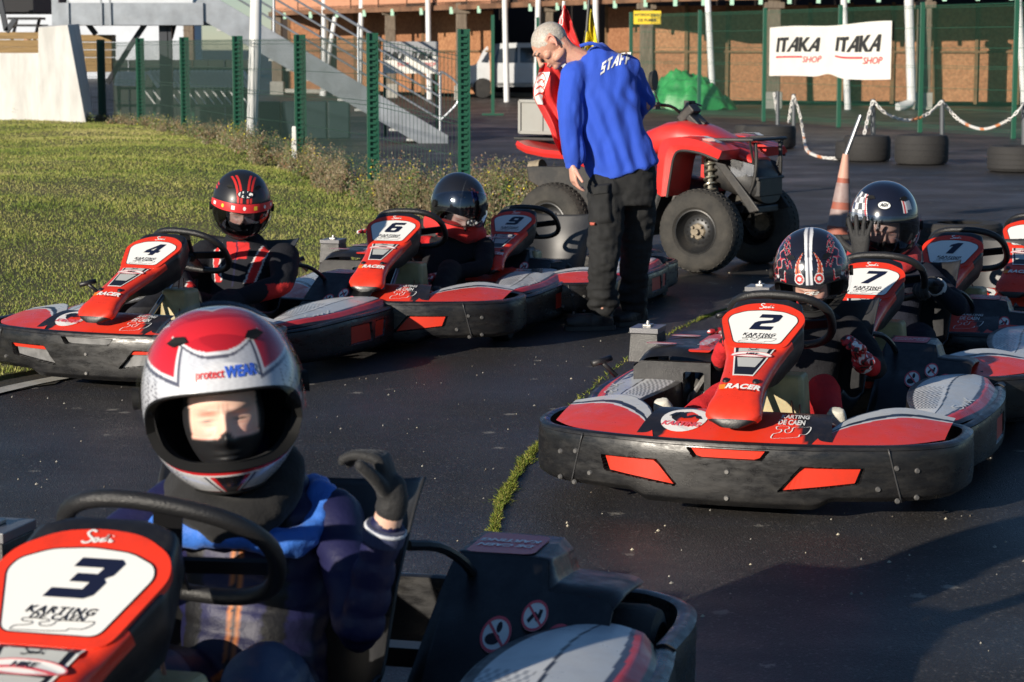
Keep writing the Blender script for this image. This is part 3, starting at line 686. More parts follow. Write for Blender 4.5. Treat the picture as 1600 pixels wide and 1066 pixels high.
# ------------------------------------------------------------------ right fence with banner and sign
FR = [(985, 176.5), (1092, 183), (1193, 190), (1310, 199), (1437, 207), (1583, 217), (1755, 230)]
tops = [2.36] * 7
t = thing('mesh_fence', 'tall green welded mesh fence in front of the barn', 'fence')
FRp = [atz(a, b_, 0) for a, b_ in FR]
# straighten
for i, p in enumerate(FRp):
    m = MB(); m.box((0, 0, 1.19), (.085, .06, 2.40)); o = m.build('fence_post', GRN, t, False, bev=.008); o.location = (p.x, p.y, 0)
for a, b in zip(FRp, FRp[1:]):
    m = MB(); wires(m, a + Vector((0, .05, 0)), b + Vector((0, .05, 0)), .02, .02, 2.32, .055, .0028, 7); o = m.build('mesh_panel', GRND, t, smooth=False, recalc=False); o['kind'] = 'stuff'
for px, py, lab in ((770, 180, 'thin green post standing before the old white car'), (840, 172, 'thin dark green post behind the grey-haired man')):
    p = atz(px, py); m = MB(); m.box((0, 0, 1.15), (.08, .06, 2.3)); m.box((0, 0, .02), (.5, .3, .04)); o = m.build('fence_post', GRN, None, False); o.location = p; tag(o, lab, 'post')
FXr = [p.x for p in FRp]; FYr = [p.y for p in FRp]
BAN = mat('banner_cloth', (.78, .76, .70), .7, var=.08, vscale=2, bump=.1, bscale=12)
a0, a1 = aty(1198, 42, float(np.interp(5, [0, 1], [47, 47]))), None
xb0 = FRp[2].x + .06; xb1 = FRp[3].x + (FRp[4].x - FRp[3].x) * .62
def banpt(u, v, off=0.0):
    x = xb0 + (xb1 - xb0) * u; y = float(np.interp(x, FXr, FYr)) - .22 - off + .012 * math.sin(u * 21) * (1 - v)
    zt = 1.97 + .06 * u ; zb = .965 + .075 * math.exp(-((u - .50) / .07) ** 2) + .02 * math.sin(u * PI * 2)
    if u > .52: zt += .05 * (u - .52)
    return Vector((x, y, zb + (zt - zb) * v + (.015 * math.sin(u * 9) if v > .5 else 0)))
t = thing('banner', 'white ITAKA SHOP banner tied to the mesh fence', 'banner')
m = MB(); m.grid(banpt, 160, 16); m.build('banner_cloth', BAN, t)
DG = mat('banner_black', (.03, .03, .03), .6); RG = mat('banner_red', (.62, .06, .07), .6)
def word(txt, x0, y0, h, sp=1.0, sh=.12):
    V = []; F = []; x = x0
    for ch in txt:
        v, f = polyf(LET[ch]); o = len(V); V += [(x + (a + sh * b_) * h / 10, y0 + b_ * h / 10) for a, b_ in v]; F += [tuple(i + o for i in q) for q in f]
        x += {'I': 3.4, 'T': 8.4, 'A': 8.0, 'K': 10.4, 'S': 7.5, 'F': 7.4}[ch] * h / 10 * sp
    return V, F
for u0 in (.055, .545):
    m = MB(); v, f = word('ITAKA', 0, 0, .285, .93)
    m.sheet([(a, b_) for a, b_ in v], f, lambda a, b_: banpt(u0 + a / 2.78, .49 + b_, .035)); m.build('banner_lettering', DG, t, False)
    m = MB(); m.sheet(*stroke([(.62 * q / 12, -.032) for q in range(13)], .035, 0), lambda a, b_: banpt(u0 + a / 2.78, .42 + b_, .035))
    v, f = xf(text('SHOP', .17, .25, .01, 'LEFT'), dx=.62, dy=-.09); m.sheet(v, f, lambda a, b_: banpt(u0 + a / 2.78, .42 + b_, .035)); m.build('shop_lettering', RG, t, False)
# small banner behind the left fence
t = thing('banner', 'small grey and white banner seen through the left mesh fence', 'banner')
D2 = 40.0; 
def b2(u, v, off=0): return aty(598 + 87 * u, 115 - 50 * v, D2 - off)
m = MB(); m.grid(b2, 12, 8); m.build('banner_cloth', BAN, t)
m = MB(); m.sheet(*polyf([(0, .55), (1, .55), (1, 1), (0, 1)]), lambda a, b_: b2(a, b_, .01)); m.build('grey_field', mat('banner_grey', (.30, .31, .33), .7), t, False)
for u0 in (.03, .52):
    m = MB(); v, f = word('ITAKA', 0, 0, .26, 1.0); m.sheet(v, f, lambda a, b_: b2(u0 + a / 2.8, .42 + b_, .02)); m.build('banner_lettering', DG, t, False)
    m = MB(); v, f = text('SHOP', .16, .2, .01); m.sheet(v, f, lambda a, b_: b2(u0 + .32 + a * .5, .28 + b_, .02)); m.build('shop_lettering', RG, t, False)
for px in (601, 682): m = MB(); p = aty(px, 100, D2 + .05); m.box((p.x, p.y, .75), (.05, .05, 1.7)); m.build('banner_post', GRN, t, False)
# yellow sign
t = thing('warning_sign', 'small yellow no smoking sign with black letters fixed to the mesh fence', 'sign')
pz = float(np.interp(1011, [985, 1092], [FRp[0].y, FRp[1].y]))
def sgp(u, v, off=0): return aty(1011.5 + u * 21.5, 27.5 - v * 10.5, pz - .12 - off)
m = MB(); m.prism([(-1, -1), (1, -1), (1, 1), (-1, 1)], lambda u, v: sgp(u, v, 0), lambda u, v: sgp(u, v, .01)); m.build('sign_plate', mat('sign_yellow', (.80, .55, .03), .5), t, False)
m = MB(); m.sheet(*polyf([(-.95, -.9), (.95, -.9), (.95, .9), (-.95, .9)]), lambda u, v: sgp(u, v, .012), 0)
v, f = text('INTERDICTION', .27, 0, .025); m.sheet([(a, b_ * 2.0 + .38) for a, b_ in v], f, lambda u, v: sgp(u, v, .016), 1)
v, f = text('DE FUMER', .30, 0, .025); m.sheet([(a, b_ * 2.0 - .42) for a, b_ in v], f, lambda u, v: sgp(u, v, .016), 1)
m.build('sign_lettering', [mat('sign_yellow2', (.84, .60, .04), .5), DG], t, False)
# ------------------------------------------------------------------ rental karts
PL = mat('kart_plastic', (0.011, 0.011, 0.013), 0.42, bump=0.10, bscale=180, dirt=0.22, dirtcol=(0.09, 0.085, 0.08), dscale=11, rvar=0.12, spec=0.55)
PLB = mat('kart_bumper_plastic', (0.011, 0.011, 0.012), 0.34, bump=0.05, bscale=30, dirt=0.40, dirtcol=(0.060, 0.056, 0.050), dscale=10, rvar=0.14, spec=0.45, stretch=(1, 1, 3.0))
RED = mat('kart_red', (0.80, 0.042, 0.016), 0.36, dirt=0.34, dirtcol=(0.16, 0.030, 0.025), dscale=17, coat=0.1, rvar=.12)
REDI = mat('insert_red', (0.64, 0.038, 0.016), 0.38, dirt=0.25, dirtcol=(0.2, 0.04, 0.03), dscale=14)
GRAYI = mat('insert_grey', (0.22, 0.22, 0.22), 0.45, var=0.4, vscale=20)
WHT = mat('print_white', (0.80, 0.80, 0.77), 0.35)
LGR = mat('print_grey', (0.52, 0.53, 0.50), 0.35)
BLK = mat('print_black', (0.012, 0.013, 0.02), 0.38)
NAVY = mat('digit_navy', (0.010, 0.013, 0.035), 0.35)
ORG = mat('print_orange', (0.85, 0.22, 0.02), 0.4)
PNK = mat('print_pink', (0.72, 0.10, 0.13), 0.4)
GFX = mat('kart_graphics', (1, 1, 1), 0.38, attr=True, dirt=0.16, dirtcol=(0.16, 0.12, 0.10), dscale=16, coat=0.1, rvar=.14)
RUB = mat('kart_tyre', (0.017, 0.017, 0.017), 0.75, bump=0.3, bscale=60, dirt=0.3, dirtcol=(0.08, 0.07, 0.06))
STEEL = mat('steel_tube', (0.42, 0.43, 0.45), 0.32, 0.9, dirt=0.3)
CHR = mat('cast_alloy', (0.55, 0.54, 0.52), 0.38, 0.85, var=0.5, vscale=30, dirt=0.5, dirtcol=(0.1, 0.08, 0.06))
COP = mat('copper_pipe', (0.45, 0.20, 0.12), 0.4, 0.7)
TANK = mat('tank_plastic', (0.52, 0.43, 0.22), 0.42, var=0.35, vscale=9, sss=0.2)
GRIP = mat('wheel_grip', (0.016, 0.016, 0.017), 0.40, bump=0.3, bscale=220)
SEATM = mat('seat_shell', (0.028, 0.029, 0.032), 0.42, var=0.4, vscale=4, dirt=0.4, dirtcol=(0.09, 0.09, 0.09), dscale=6)
FRM = mat('frame_black', (0.02, 0.02, 0.022), 0.4, 0.3)

def path_fn(pts, sm=10):
    P = [Vector((p[0], p[1], 0)) for p in pts]; P = cr(P, sm)
    s = [0.0]
    for a, b in zip(P, P[1:]): s.append(s[-1] + (b - a).length)
    S = np.array(s); X = np.array([p.x for p in P]); Y = np.array([p.y for p in P])
    def f(t):
        x = float(np.interp(t, S, X)); y = float(np.interp(t, S, Y))
        e = 0.012; dx = float(np.interp(t + e, S, X) - np.interp(t - e, S, X)); dy = float(np.interp(t + e, S, Y) - np.interp(t - e, S, Y))
        L = math.hypot(dx, dy) or 1; return x, y, dy / L, -dx / L
    return f, S[-1]
def inpoly(x, y, poly):
    c = False; n = len(poly)
    for i in range(n):
        x1, y1 = poly[i]; x2, y2 = poly[(i + 1) % n]
        if (y1 > y) != (y2 > y) and x < (x2 - x1) * (y - y1) / (y2 - y1) + x1: c = not c
    return c
def wall(mb, f, S, z0, z1, th=0.03, du=0.006, holes=(), depth=0.03, nz=30, bulge=0.012, lip=0.006):
    """bumper skin: a thick curved wall with real recesses; f gives plan position and outward normal"""
    nu = int(S / du)
    prof = []   # (inset, z fraction, is outer)
    for j in range(nz + 1):
        t = j / nz; o = bulge * (1 - (2 * t - 1) ** 4) + (lip if 0.93 < t < 0.99 else 0); 
        if t < 0.1: o -= 0.02 * (1 - t / 0.1)
        prof.append((o, t, True))
    prof += [(-0.006, 1.012, False), (-th * 0.6, 1.012, False), (-th, 0.99, False), (-th, 0.5, False), (-th, 0.03, False)]
    V = []; F = []; n = len(prof)
    for i in range(nu + 1):
        s_ = S * i / nu; x, y, nx, ny = f(s_)
        zz0 = z0(s_ - S / 2) if callable(z0) else z0; zz1 = z1(s_ - S / 2) if callable(z1) else z1
        for o, t, out in prof:
            z = zz0 + (zz1 - zz0) * t; d = o
            if out:
                for h in holes:
                    if inpoly(s_ - S / 2, z, h): d = o - depth; break
            V.append((x + nx * d, y + ny * d, z))
    for i in range(nu):
        for j in range(n - 1):
            a = i * n + j; F.append((a, a + n, a + n + 1, a + 1))
    F.append(tuple(range(n))); F.append(tuple(nu * n + j for j in range(n - 1, -1, -1)))
    mb.add(V, F)
FB_R = [(0.50, -0.55), (0.58, -0.475), (0.68, -0.475), (0.745, -0.56), (0.752, -0.72), (0.71, -0.87), (0.60, -0.975), (0.40, -1.05), (0.20, -1.085), (0, -1.095)]
FB = [(-x, y) for x, y in FB_R[:-1]] + FB_R[::-1]
FB = [(-p[0], p[1]) for p in FB][::-1]
fb, fbS = path_fn(FB)
if fb(fbS / 2)[3] > 0:
    _f0 = fb
    def fb(t): x, y, a, b = _f0(t); return x, y, -a, -b
def mirror(poly): return [(-x, z) for x, z in poly][::-1]
HOLE_S = [(0.17, 0.115), (0.245, 0.200), (0.455, 0.200), (0.44, 0.148)]
HOLE_C = [(-0.115, 0.218), (-0.14, 0.250), (0.14, 0.250), (0.115, 0.218)]
HOLES = [HOLE_S, mirror(HOLE_S), HOLE_C]
def fbsurf(s_, z, off=0.012):
    x, y, nx, ny = fb(fbS / 2 + s_); return Vector((x + nx * off, y + ny * off, z))
_m = MB()
wall(_m, fb, fbS, lambda s_: 0.052 + 0.03 * sstep(0.28, 0.36, abs(s_)), 0.272, holes=HOLES, nz=64, du=0.0032)
ME_FB = _m.mesh('front_bumper', PLB, True, True, 40)
def shrink(poly, k):
    cx = sum(p[0] for p in poly) / len(poly); cz = sum(p[1] for p in poly) / len(poly)
    return [(cx + (x - cx) * k, cz + (z - cz) * k) for x, z in poly]
def insert(poly, off0=-0.012, off1=0.002):
    """a panel that follows the bumper's curve inside its recess"""
    m = MB(); lo = min(p[0] for p in poly); hi = max(p[0] for p in poly); N = 14
    def span(s_):
        zs = []
        for i in range(len(poly)):
            (x1, y1), (x2, y2) = poly[i], poly[(i + 1) % len(poly)]
            if (x1 - s_) * (x2 - s_) <= 0 and x1 != x2: zs.append(y1 + (y2 - y1) * (s_ - x1) / (x2 - x1))
        return (min(zs), max(zs)) if zs else (poly[0][1], poly[0][1])
    rings = []
    for i in range(N + 1):
        s_ = lo + (hi - lo) * min(max(i / N, 0.002), 0.998); a, b = span(s_)
        rings.append([fbsurf(s_, a, off0), fbsurf(s_, a, off1), fbsurf(s_, b, off1 + 0.003), fbsurf(s_, b, off0)])
    m.loft(rings); return m
def mobj(name, me, parent, label=None):
    o = bpy.data.objects.new(name, me); C.objects.link(o); o.parent = parent
    if label: o['label'] = label
    return o
_ins = {k: insert(shrink(h, 0.90)).mesh('bumper_insert', REDI, False) for k, h in (('a', HOLES[0]), ('b', HOLES[1]), ('c', HOLES[2]))}
def half(poly):   # the upper strip of a recess
    return [(x, z) for x, z in poly]
_insg = {k: insert(shrink(h, 0.93), -0.02, -0.012).mesh('bumper_insert', GRAYI, False) for k, h in (('a', HOLES[0]), ('b', HOLES[1]), ('c', HOLES[2]))}
_top = {'a': insert([(0.22, 0.182), (0.24, 0.197), (0.452, 0.198), (0.449, 0.184)], -0.01, 0.003).mesh('insert_strip', REDI, False),
        'b': insert(mirror([(0.22, 0.182), (0.24, 0.197), (0.452, 0.198), (0.449, 0.184)]), -0.01, 0.003).mesh('insert_strip', REDI, False)}
_b = MB()
for s_, z in [(0, .175), (0, .085), (.50, .13), (-.50, .13), (.56, .20), (-.56, .20), (.63, .19), (.63, .10), (-.63, .19), (-.63, .10), (.565, .09), (-.565, .09)]:
    p = fbsurf(s_, z, 0.012); x, y, nx, ny = fb(fbS / 2 + s_)
    _b.tube([p, p + Vector((nx, ny, 0)) * 0.006], [0.010, 0.007], 10)
ME_BOLT = _b.mesh('bumper_bolts', mat('bolt_dull', (.16, .155, .15), .45, .5), True, True, 40)
ME_SEAM = []
for sg in (1, -1):
    _b = MB(); _b.tube([fbsurf(sg * (0.585 + 0.05 * (z - 0.06) / 0.19 * -1), z, 0.0125) for z in np.linspace(0.085, 0.266, 8)], 0.0032, 6); ME_SEAM.append(_b.mesh('bumper_seam', mat('seam_grey', (0.040, 0.040, 0.042), 0.35), True, True, None))
# --- nose column
PROF = [(-0.378, .678), (-0.404, .669), (-0.53, .597), (-0.645, .531), (-0.68, .515), (-0.78, .480), (-0.88, .446), (-0.95, .412), (-0.995, .388), (-1.028, .364), (-1.045, .336), (-1.045, .316)]
PW = [0.075, 0.125, 0.150, 0.108, 0.098, 0.086, 0.080, 0.084, 0.094, 0.096, 0.080, 0.045]
PD = [0.10, 0.13, 0.15, 0.13, 0.115, 0.075, 0.06, 0.06, 0.06, 0.055, 0.045, 0.03]
_ps = [0.0]
for a, b in zip(PROF, PROF[1:]): _ps.append(_ps[-1] + math.hypot(b[0] - a[0], b[1] - a[1]))
_cr = cr([(s_, y, z) for s_, (y, z) in zip(_ps, PROF)], 6)
_cs = np.array([p.x for p in _cr]); _cy = np.array([p.y for p in _cr]); _cz = np.array([p.z for p in _cr])
def colpt(s_):
    y = np.interp(s_, _cs, _cy); z = np.interp(s_, _cs, _cz); e = 0.01
    ty = np.interp(s_ + e, _cs, _cy) - np.interp(s_ - e, _cs, _cy); tz = np.interp(s_ + e, _cs, _cz) - np.interp(s_ - e, _cs, _cz)
    L = math.hypot(ty, tz); return y, z, -(-tz / L) * -1, 0  # unused tail
def colframe(s_):
    y = float(np.interp(s_, _cs, _cy)); z = float(np.interp(s_, _cs, _cz)); e = 0.012
    ty = float(np.interp(s_ + e, _cs, _cy) - np.interp(s_ - e, _cs, _cy)); tz = float(np.interp(s_ + e, _cs, _cz) - np.interp(s_ - e, _cs, _cz))
    L = math.hypot(ty, tz); ty /= L; tz /= L
    return y, z, (tz, -ty)     # normal in (y, z): up and forward
def colmap(u, s_, off=0.0):
    y, z, n = colframe(s_); w_ = float(np.interp(s_, _ps, PW)); k = 0.010 * (1 - min(1, abs(u) / max(w_, 0.02)) ** 3) if s_ > 0.32 else 0.0
    return Vector((u, y + n[0] * (off + k), z + n[1] * (off + k)))
def col_section(s_):
    y, z, n = colframe(s_); w_ = float(np.interp(s_, _ps, PW)); d = float(np.interp(s_, _ps, PD)); rd = min(0.016, w_ * 0.4)
    P = []
    for u in np.linspace(-1, 1, 9):
        x = u * (w_ - rd); P.append((x, 0.0))
    pts = [(-w_, -rd * 2.2), (-w_ * 0.995, -rd), (-w_ + rd * 0.3, -rd * 0.3)] + P + [(w_ - rd * 0.3, -rd * 0.3), (w_ * 0.995, -rd), (w_, -rd * 2.2)]
    bot = [(w_ * 0.97, -d * 0.6), (w_ * 0.8, -d), (0, -d * 1.04), (-w_ * 0.8, -d), (-w_ * 0.97, -d * 0.6)]
    out = []
    for i, (x, o) in enumerate(pts + bot):
        k = 0.010 * (1 - min(1, abs(x) / max(w_, 0.02)) ** 3) if (s_ > 0.32 and i < len(pts)) else 0
        out.append(Vector((x, y + n[0] * (o + k), z + n[1] * (o + k))))
    return out, len(pts)
_m = MB(); SS = np.linspace(0, _ps[-1], 60); rings = [col_section(s_) for s_ in SS]; npt = rings[0][1]; nr = len(rings[0][0])
V = [p for r_ in rings for p in r_[0]]; F = []; MI = []
for i in range(len(rings) - 1):
    for j in range(nr):
        F.append((i * nr + j, i * nr + (j + 1) % nr, (i + 1) * nr + (j + 1) % nr, (i + 1) * nr + j)); MI.append(0 if j < npt - 1 and SS[i] > 0.25 and SS[i] < _ps[-1] - 0.030 else 1)
F.append(tuple(range(nr))); MI.append(1); F.append(tuple((len(rings) - 1) * nr + j for j in range(nr - 1, -1, -1))); MI.append(1)
_m.add(V, F); _m.m = MI
ME_COL = _m.mesh('nose_cowl', [RED, PL], True, True, 50)
def vplate(u, v, off): return colmap(u, _ps[2] - v, off)      # v: up along the number plate from its centre
def smoothpoly(pts, n=4): return [(p.x, p.y) for p in cr([(x, y, 0) for x, y in pts], n, True)]
def roundpoly(pts, r=0.02, n=5):
    out = []; N = len(pts)
    for i in range(N):
        p0 = Vector(pts[i - 1]); p1 = Vector(pts[i]); p2 = Vector(pts[(i + 1) % N])
        a = (p0 - p1); b = (p2 - p1); rr = min(r, a.length * 0.45, b.length * 0.45); a.normalize(); b.normalize()
        s0 = p1 + a * rr; s1 = p1 + b * rr
        for k in range(n + 1):
            t = k / n; q = s0 * (1 - t) ** 2 + p1 * 2 * t * (1 - t) + s1 * t * t; out.append((q.x, q.y))
    return out
PLATE = roundpoly([(-0.103, -0.128), (0.103, -0.128), (0.153, 0.035), (0.135, 0.085), (0.075, 0.128), (0, 0.139), (-0.075, 0.128), (-0.135, 0.085), (-0.153, 0.035)], 0.03)
FIELD = roundpoly([(-0.082, -0.106), (0.082, -0.106), (0.128, 0.030), (0.118, 0.058), (0.070, 0.084), (0, 0.092), (-0.070, 0.084), (-0.118, 0.058), (-0.128, 0.030)], 0.018)
_m = MB(); _m.prism(PLATE, lambda u, v: vplate(u, v, -0.012), lambda u, v: vplate(u, v, 0.003)); ME_PLATE = _m.mesh('number_plate', RED, False)
_m = MB(); _m.sheet(*polyf(FIELD), lambda u, v: vplate(u, v, 0.0042)); _m.sheet(*stroke(FIELD, 0.003, 0, True), lambda u, v: vplate(u, v, 0.0048), 1); ME_FIELD = _m.mesh('number_field', [WHT, BLK], False, False)
_m = MB(); P5 = lambda u, v: vplate(u, v, 0.0056)
_m.sheet(*xf(sodi(0.036), dy=0.113), P5, 0); ME_LOGO = _m.mesh('plate_logo', [WHT], False, False); _m = MB()
_m.sheet(*xf(text('KARTING', 0.021, 0.3, 0.03, space=1.25), dy=-0.055, sx=1.1), P5, 1)
_m.sheet(*xf(text('DE CAEN', 0.019, 0.3, 0.03, space=1.25), dy=-0.0695, sx=1.0), P5, 1)
_m.sheet(*stroke([((x - .65) * .10, (y - .45) * .032 - .0875) for x, y in TRACK], 0.0016, 3, True), P5, 1)
ME_PRINT = _m.mesh('plate_lettering', [WHT, BLK], False, False)
# decals on the column below the plate
def cm(u, v, off=0.0025): return colmap(u, v, off + 0.001)
_m = MB()
def quad(m, pts, off, mi, n=6):
    (a, b, c, d) = pts      # a-b upper edge, d-c lower edge, in (u, s)
    m.grid(lambda i, j: cm((a[0] + (b[0] - a[0]) * i) * (1 - j) + (d[0] + (c[0] - d[0]) * i) * j, (a[1] + (b[1] - a[1]) * i) * (1 - j) + (d[1] + (c[1] - d[1]) * i) * j, off), 8, n, mi)
s0 = 0.305
quad(_m, [(-.074, s0), (.074, s0), (.036, s0 + .225), (-.036, s0 + .225)], 0.0018, 0, 14)
quad(_m, [(-.068, s0), (.068, s0), (.032, s0 + .217), (-.032, s0 + .217)], 0.0026, 1, 14)
quad(_m, [(-.056, s0 + .002), (.056, s0 + .002), (.050, s0 + .048), (-.050, s0 + .048)], 0.0036, 2, 3)
quad(_m, [(-.046, s0 + .088), (.046, s0 + .088), (.030, s0 + .160), (-.030, s0 + .160)], 0.0036, 2, 5)
v, f = disc(0, 0, 0.074, 0.021); _m.sheet(v, f, lambda u, q: cm(u, s0 + .068 - q, 0.006), 0)
_m.sheet(*ring2(0, 0, .074, .021, .003), lambda u, q: cm(u, s0 + .068 - q, 0.0066), 3)
_m.sheet(*text('HIRE', 0.020, 0.2, 0.03), lambda u, q: cm(u, s0 + .064 - q, 0.0068), 1)
v, f = xf(stroke([(-.06, 0), (-.02, .007), (.02, .004), (.06, -.004)], 0.006, 4), dy=-.008); _m.sheet(v, f, lambda u, q: cm(u, s0 + .068 - q, 0.0067), 3)
_m.sheet(*sodi(0.026), lambda u, q: cm(u, s0 + .025 - q, 0.0045), 1)
_m.sheet(*xf(text('RACER', 0.036, 0.25, 0.055, space=1.1), dx=0.012), lambda u, q: cm(u, s0 + .296 - q, 0.0030), 0)
_m.sheet(*xf(text('KARTING', 0.012, 0.25, 0.03, space=1.2), dx=0.03), lambda u, q: cm(u, s0 + .315 - q, 0.0030), 4)
_m.sheet(*polyf([(-.066, -.014), (-.044, -.014), (-.048, .014), (-.072, .014)]), lambda u, q: cm(u, s0 + .296 - q, 0.0022), 5)
ME_DEC = _m.mesh('nose_decals', [WHT, BLK, LGR, PNK, BLK, ORG], False, False)
ME_SCR = []
for sg in (1, -1):
    _m = MB(); p = cm(sg * 0.052, s0 + 0.258, 0); y, z, n = colframe(s0 + .258); nn = Vector((0, n[0], n[1]))
    _m.tube([p, p + nn * 0.007], [0.013, 0.010], 14); ME_SCR.append(_m.mesh('nose_screw', PL, True, True, 40))
# --- deck beside the nose, front wings
def deck(u, v):
    x = -0.34 + 0.68 * u; a = (x / 0.34) ** 2
    y0 = -1.055 + 0.035 * a; y1 = -0.80; z0 = 0.269; z1 = 0.335
    return (x * (1 - 0.12 * v), y0 + (y1 - y0) * v, z0 + (z1 - z0) * math.sin(v * PI / 2))
_m = MB(); _m.grid(deck, 60, 12, cf=lambda u, v: (0.012, .012, .016) if abs(u - .5) > 0.37 - 0.10 * v else (0.80, 0.042, 0.016), flip=False)
ME_DECK = _m.mesh('nose_deck', GFX, True, True, None)
_m = MB()
def dk(x, y, off=0.003):      # print lying on the deck
    u = (x + 0.34) / 0.68; q = Vector(deck(u, y)); return q + Vector((0, -0.25, 0.97)) * off
v, f = disc(-0.20, .5, .085, .36); _m.sheet(v, f, lambda x, y: dk(x, y), 0)
_m.sheet(*stroke([(-.255, .55), (-.23, .7), (-.20, .5), (-.17, .62), (-.145, .5)], 0.02, 3), lambda x, y: dk(x, y, .004), 1)
v, f = text('KARTING', 0.03, 0.2, 0.04); _m.sheet([(a * 1.1 - .20, .33 + b * 5) for a, b in v], f, lambda x, y: dk(x, y, .0045), 2)
ME_DECKS = _m.mesh('round_sticker', [WHT, BLK, PNK], False, False); _m = MB()
v, f = text('KARTING', 0.026, 0.1, 0.03); _m.sheet([(a * .95 + .205, .72 + b * 8) for a, b in v], f, lambda x, y: dk(x, y, .004), 0)
v, f = text('DE CAEN', 0.026, 0.1, 0.03); _m.sheet([(a * .9 + .195, .52 + b * 8) for a, b in v], f, lambda x, y: dk(x, y, .004), 0)
v, f = stroke([((x - .65) * .10 + .2, (y - .45) * .36 + .26) for x, y in TRACK], 0.004, 3, True); _m.sheet(v, f, lambda x, y: dk(x, y, .004), 0)
ME_DECKP = _m.mesh('deck_stickers', [WHT, BLK, PNK], False, False)
def curve3(pts):
    P = cr(pts, 10); n = len(P) - 1
    def f(t):
        k = min(max(t, 0), 1) * n; i = min(int(k), n - 1); return P[i].lerp(P[i + 1], k - i)
    return f
def wing_mesh(sg):
    F0 = curve3([(0.27, -1.045, .268), (0.42, -1.01, .270), (0.58, -0.935, .270), (0.685, -0.80, .268)])
    F1 = curve3([(0.30, -0.95, .292), (0.36, -0.72, .318), (0.50, -0.53, .328), (0.69, -0.52, .298)])
    def fn(u, v):
        p = F0(u).lerp(F1(u), v); p.z += 0.004 * math.sin(PI * v) ; return (sg * p.x, p.y, p.z)
    def cf(u, v):
        a = v - 0.10 * u
        if a > 0.93: return (.012, .012, .016)
        if a > 0.74: return (.62, .63, .61)
        if a > 0.66: return (.012, .012, .016)
        if a > 0.62: return (.75, .75, .73)
        return (0.80, 0.042, 0.016)
    m = MB(); m.grid(fn, 60, 60, cf=cf); return m.mesh('front_wing', GFX, True, True, None)
ME_WING = {sg: wing_mesh(sg) for sg in (1, -1)}
# --- side pods, side walls, rear bumper
def pod_curves(sg):
    O = curve3([(.60, -.44, .245), (.695, -.25, .262), (.752, .0, .262), (.765, .25, .268), (.755, .45, .270), (.72, .60, .270)])
    I = curve3([(.55, -.42, .245), (.50, -.22, .265), (.45, .02, .278), (.44, .25, .290), (.48, .45, .296), (.56, .60, .290)])
    return O, I
PO, PI_ = pod_curves(1)
def podpt(u, v, off=0.0):      # u across from inner (0) to outer (1), v along from the front
    p = PI_(v).lerp(PO(v), u); p.z += 0.014 * math.sin(PI * min(1, u * 1.02)) ** 0.8 + off - 0.02 * max(0, u - .85) / .15; return p
def pod_mesh(sg):
    def cf(u, v):
        e = 0.70 + 0.10 * math.sin(v * 3)
        if u > 0.93: return (.012, .012, .016)
        if u > e + .03: return (.70, .04, .05)
        if u > e - .02: return (.05, .06, .10)
        if u < 0.08: return (.02, .02, .025)
        l = 0.40 + 0.08 * math.sin(v * 3 + 1)
        if l < u < l + 0.025 : return (.03, .03, .04)
        if u < l * .9 and 0.22 < v < 0.58:
            a = int(u * 34); b = int(v * 52); g = (u / l)
            if (a + b) % 2 == 0 and abs(v - .42) < .24: return (.20, .21, .23) if v < .5 else (.38, .39, .40)
        if u > l: return (.55, .58, .60)
        return (.74, .75, .74)
    m = MB(); m.grid(lambda u, v: (sg * podpt(u, v).x, podpt(u, v).y, podpt(u, v).z), 70, 130, cf=cf)
    # turn the inner edge down
    m.grid(lambda u, v: (sg * (podpt(0, v).x - .004 * u), podpt(0, v).y, podpt(0, v).z - .10 * u), 1, 40, cf=lambda u, v: (.014, .014, .016))
    return m.mesh('side_pod', GFX, True, True, 60)
ME_POD = {sg: pod_mesh(sg) for sg in (1, -1)}
SWX = [[(2.6, 9), (.8, 9.4), (.2, 7.6), (1.8, 6), (2.2, 4.2), (.8, 3), (-.8, 3.8)], [(3.2, 6.5), (3.5, 3.4), (5, 6.2), (5.4, 3.4), (7.4, 7)], [(7.6, 3.2), (9, 5), (11.4, 8.2)], [(8.2, 6.8), (9.4, 5), (10.8, 3)]]
def swx(sg):
    m = MB()
    for st in SWX:
        v, f = stroke([((x - 5) * .016, (y - 6) * .012) for x, y in st], 0.009, 4)
        m.sheet(v, f, lambda a, b: (lambda p: Vector((sg * p.x, p.y, p.z)))(podpt(0.74 - b * 2.2, 0.34 + a * 0.95 * 1.0, 0.003)), 0)
    return m.mesh('pod_lettering', WHT, False, False)
ME_SWX = {sg: swx(sg) for sg in (1, -1)}
sw, swS = path_fn([(.60, -.50), (.71, -.27), (.765, .0), (.778, .25), (.768, .45), (.75, .60)])
_t = sw(swS / 2)
SWSG = 1 if _t[2] > 0 else -1
def sidewall(sg):
    f = lambda t: (lambda q: (sg * q[0], q[1], sg * q[2] * SWSG, q[3] * SWSG))(sw(t))
    h1 = [(0.03, .115), (0.03, .205), (0.235, .205), (0.255, .115)]; h2 = [(.285, .12), (.30, .205), (.42, .205), (.40, .12)]
    m = MB(); wall(m, f, swS, 0.06, lambda s_: 0.230 + 0.022 * sstep(-.5, .1, s_), holes=[h1, h2], depth=0.012, nz=26, du=0.01, lip=0.008)
    me = m.mesh('side_bumper', PLB, True, True, 40)
    ins = []
    for h in (shrink(h1, .93), shrink(h2, .93)):
        q = MB(); lo = h[0][0]; hi = h[2][0]
        pts = [f(swS / 2 + a) for a, b in h]
        q.add([(p[0] + p[2] * 0.006, p[1] + p[3] * 0.006, b[1]) for p, b in zip(pts, h)] + [(p[0] - p[2] * 0.004, p[1] - p[3] * 0.004, b[1]) for p, b in zip(pts, h)],
              [(0, 1, 2, 3), (0, 4, 5, 1), (1, 5, 6, 2), (2, 6, 7, 3), (3, 7, 4, 0)])
        ins.append(q.mesh('side_insert', REDI, False))
    return me, ins
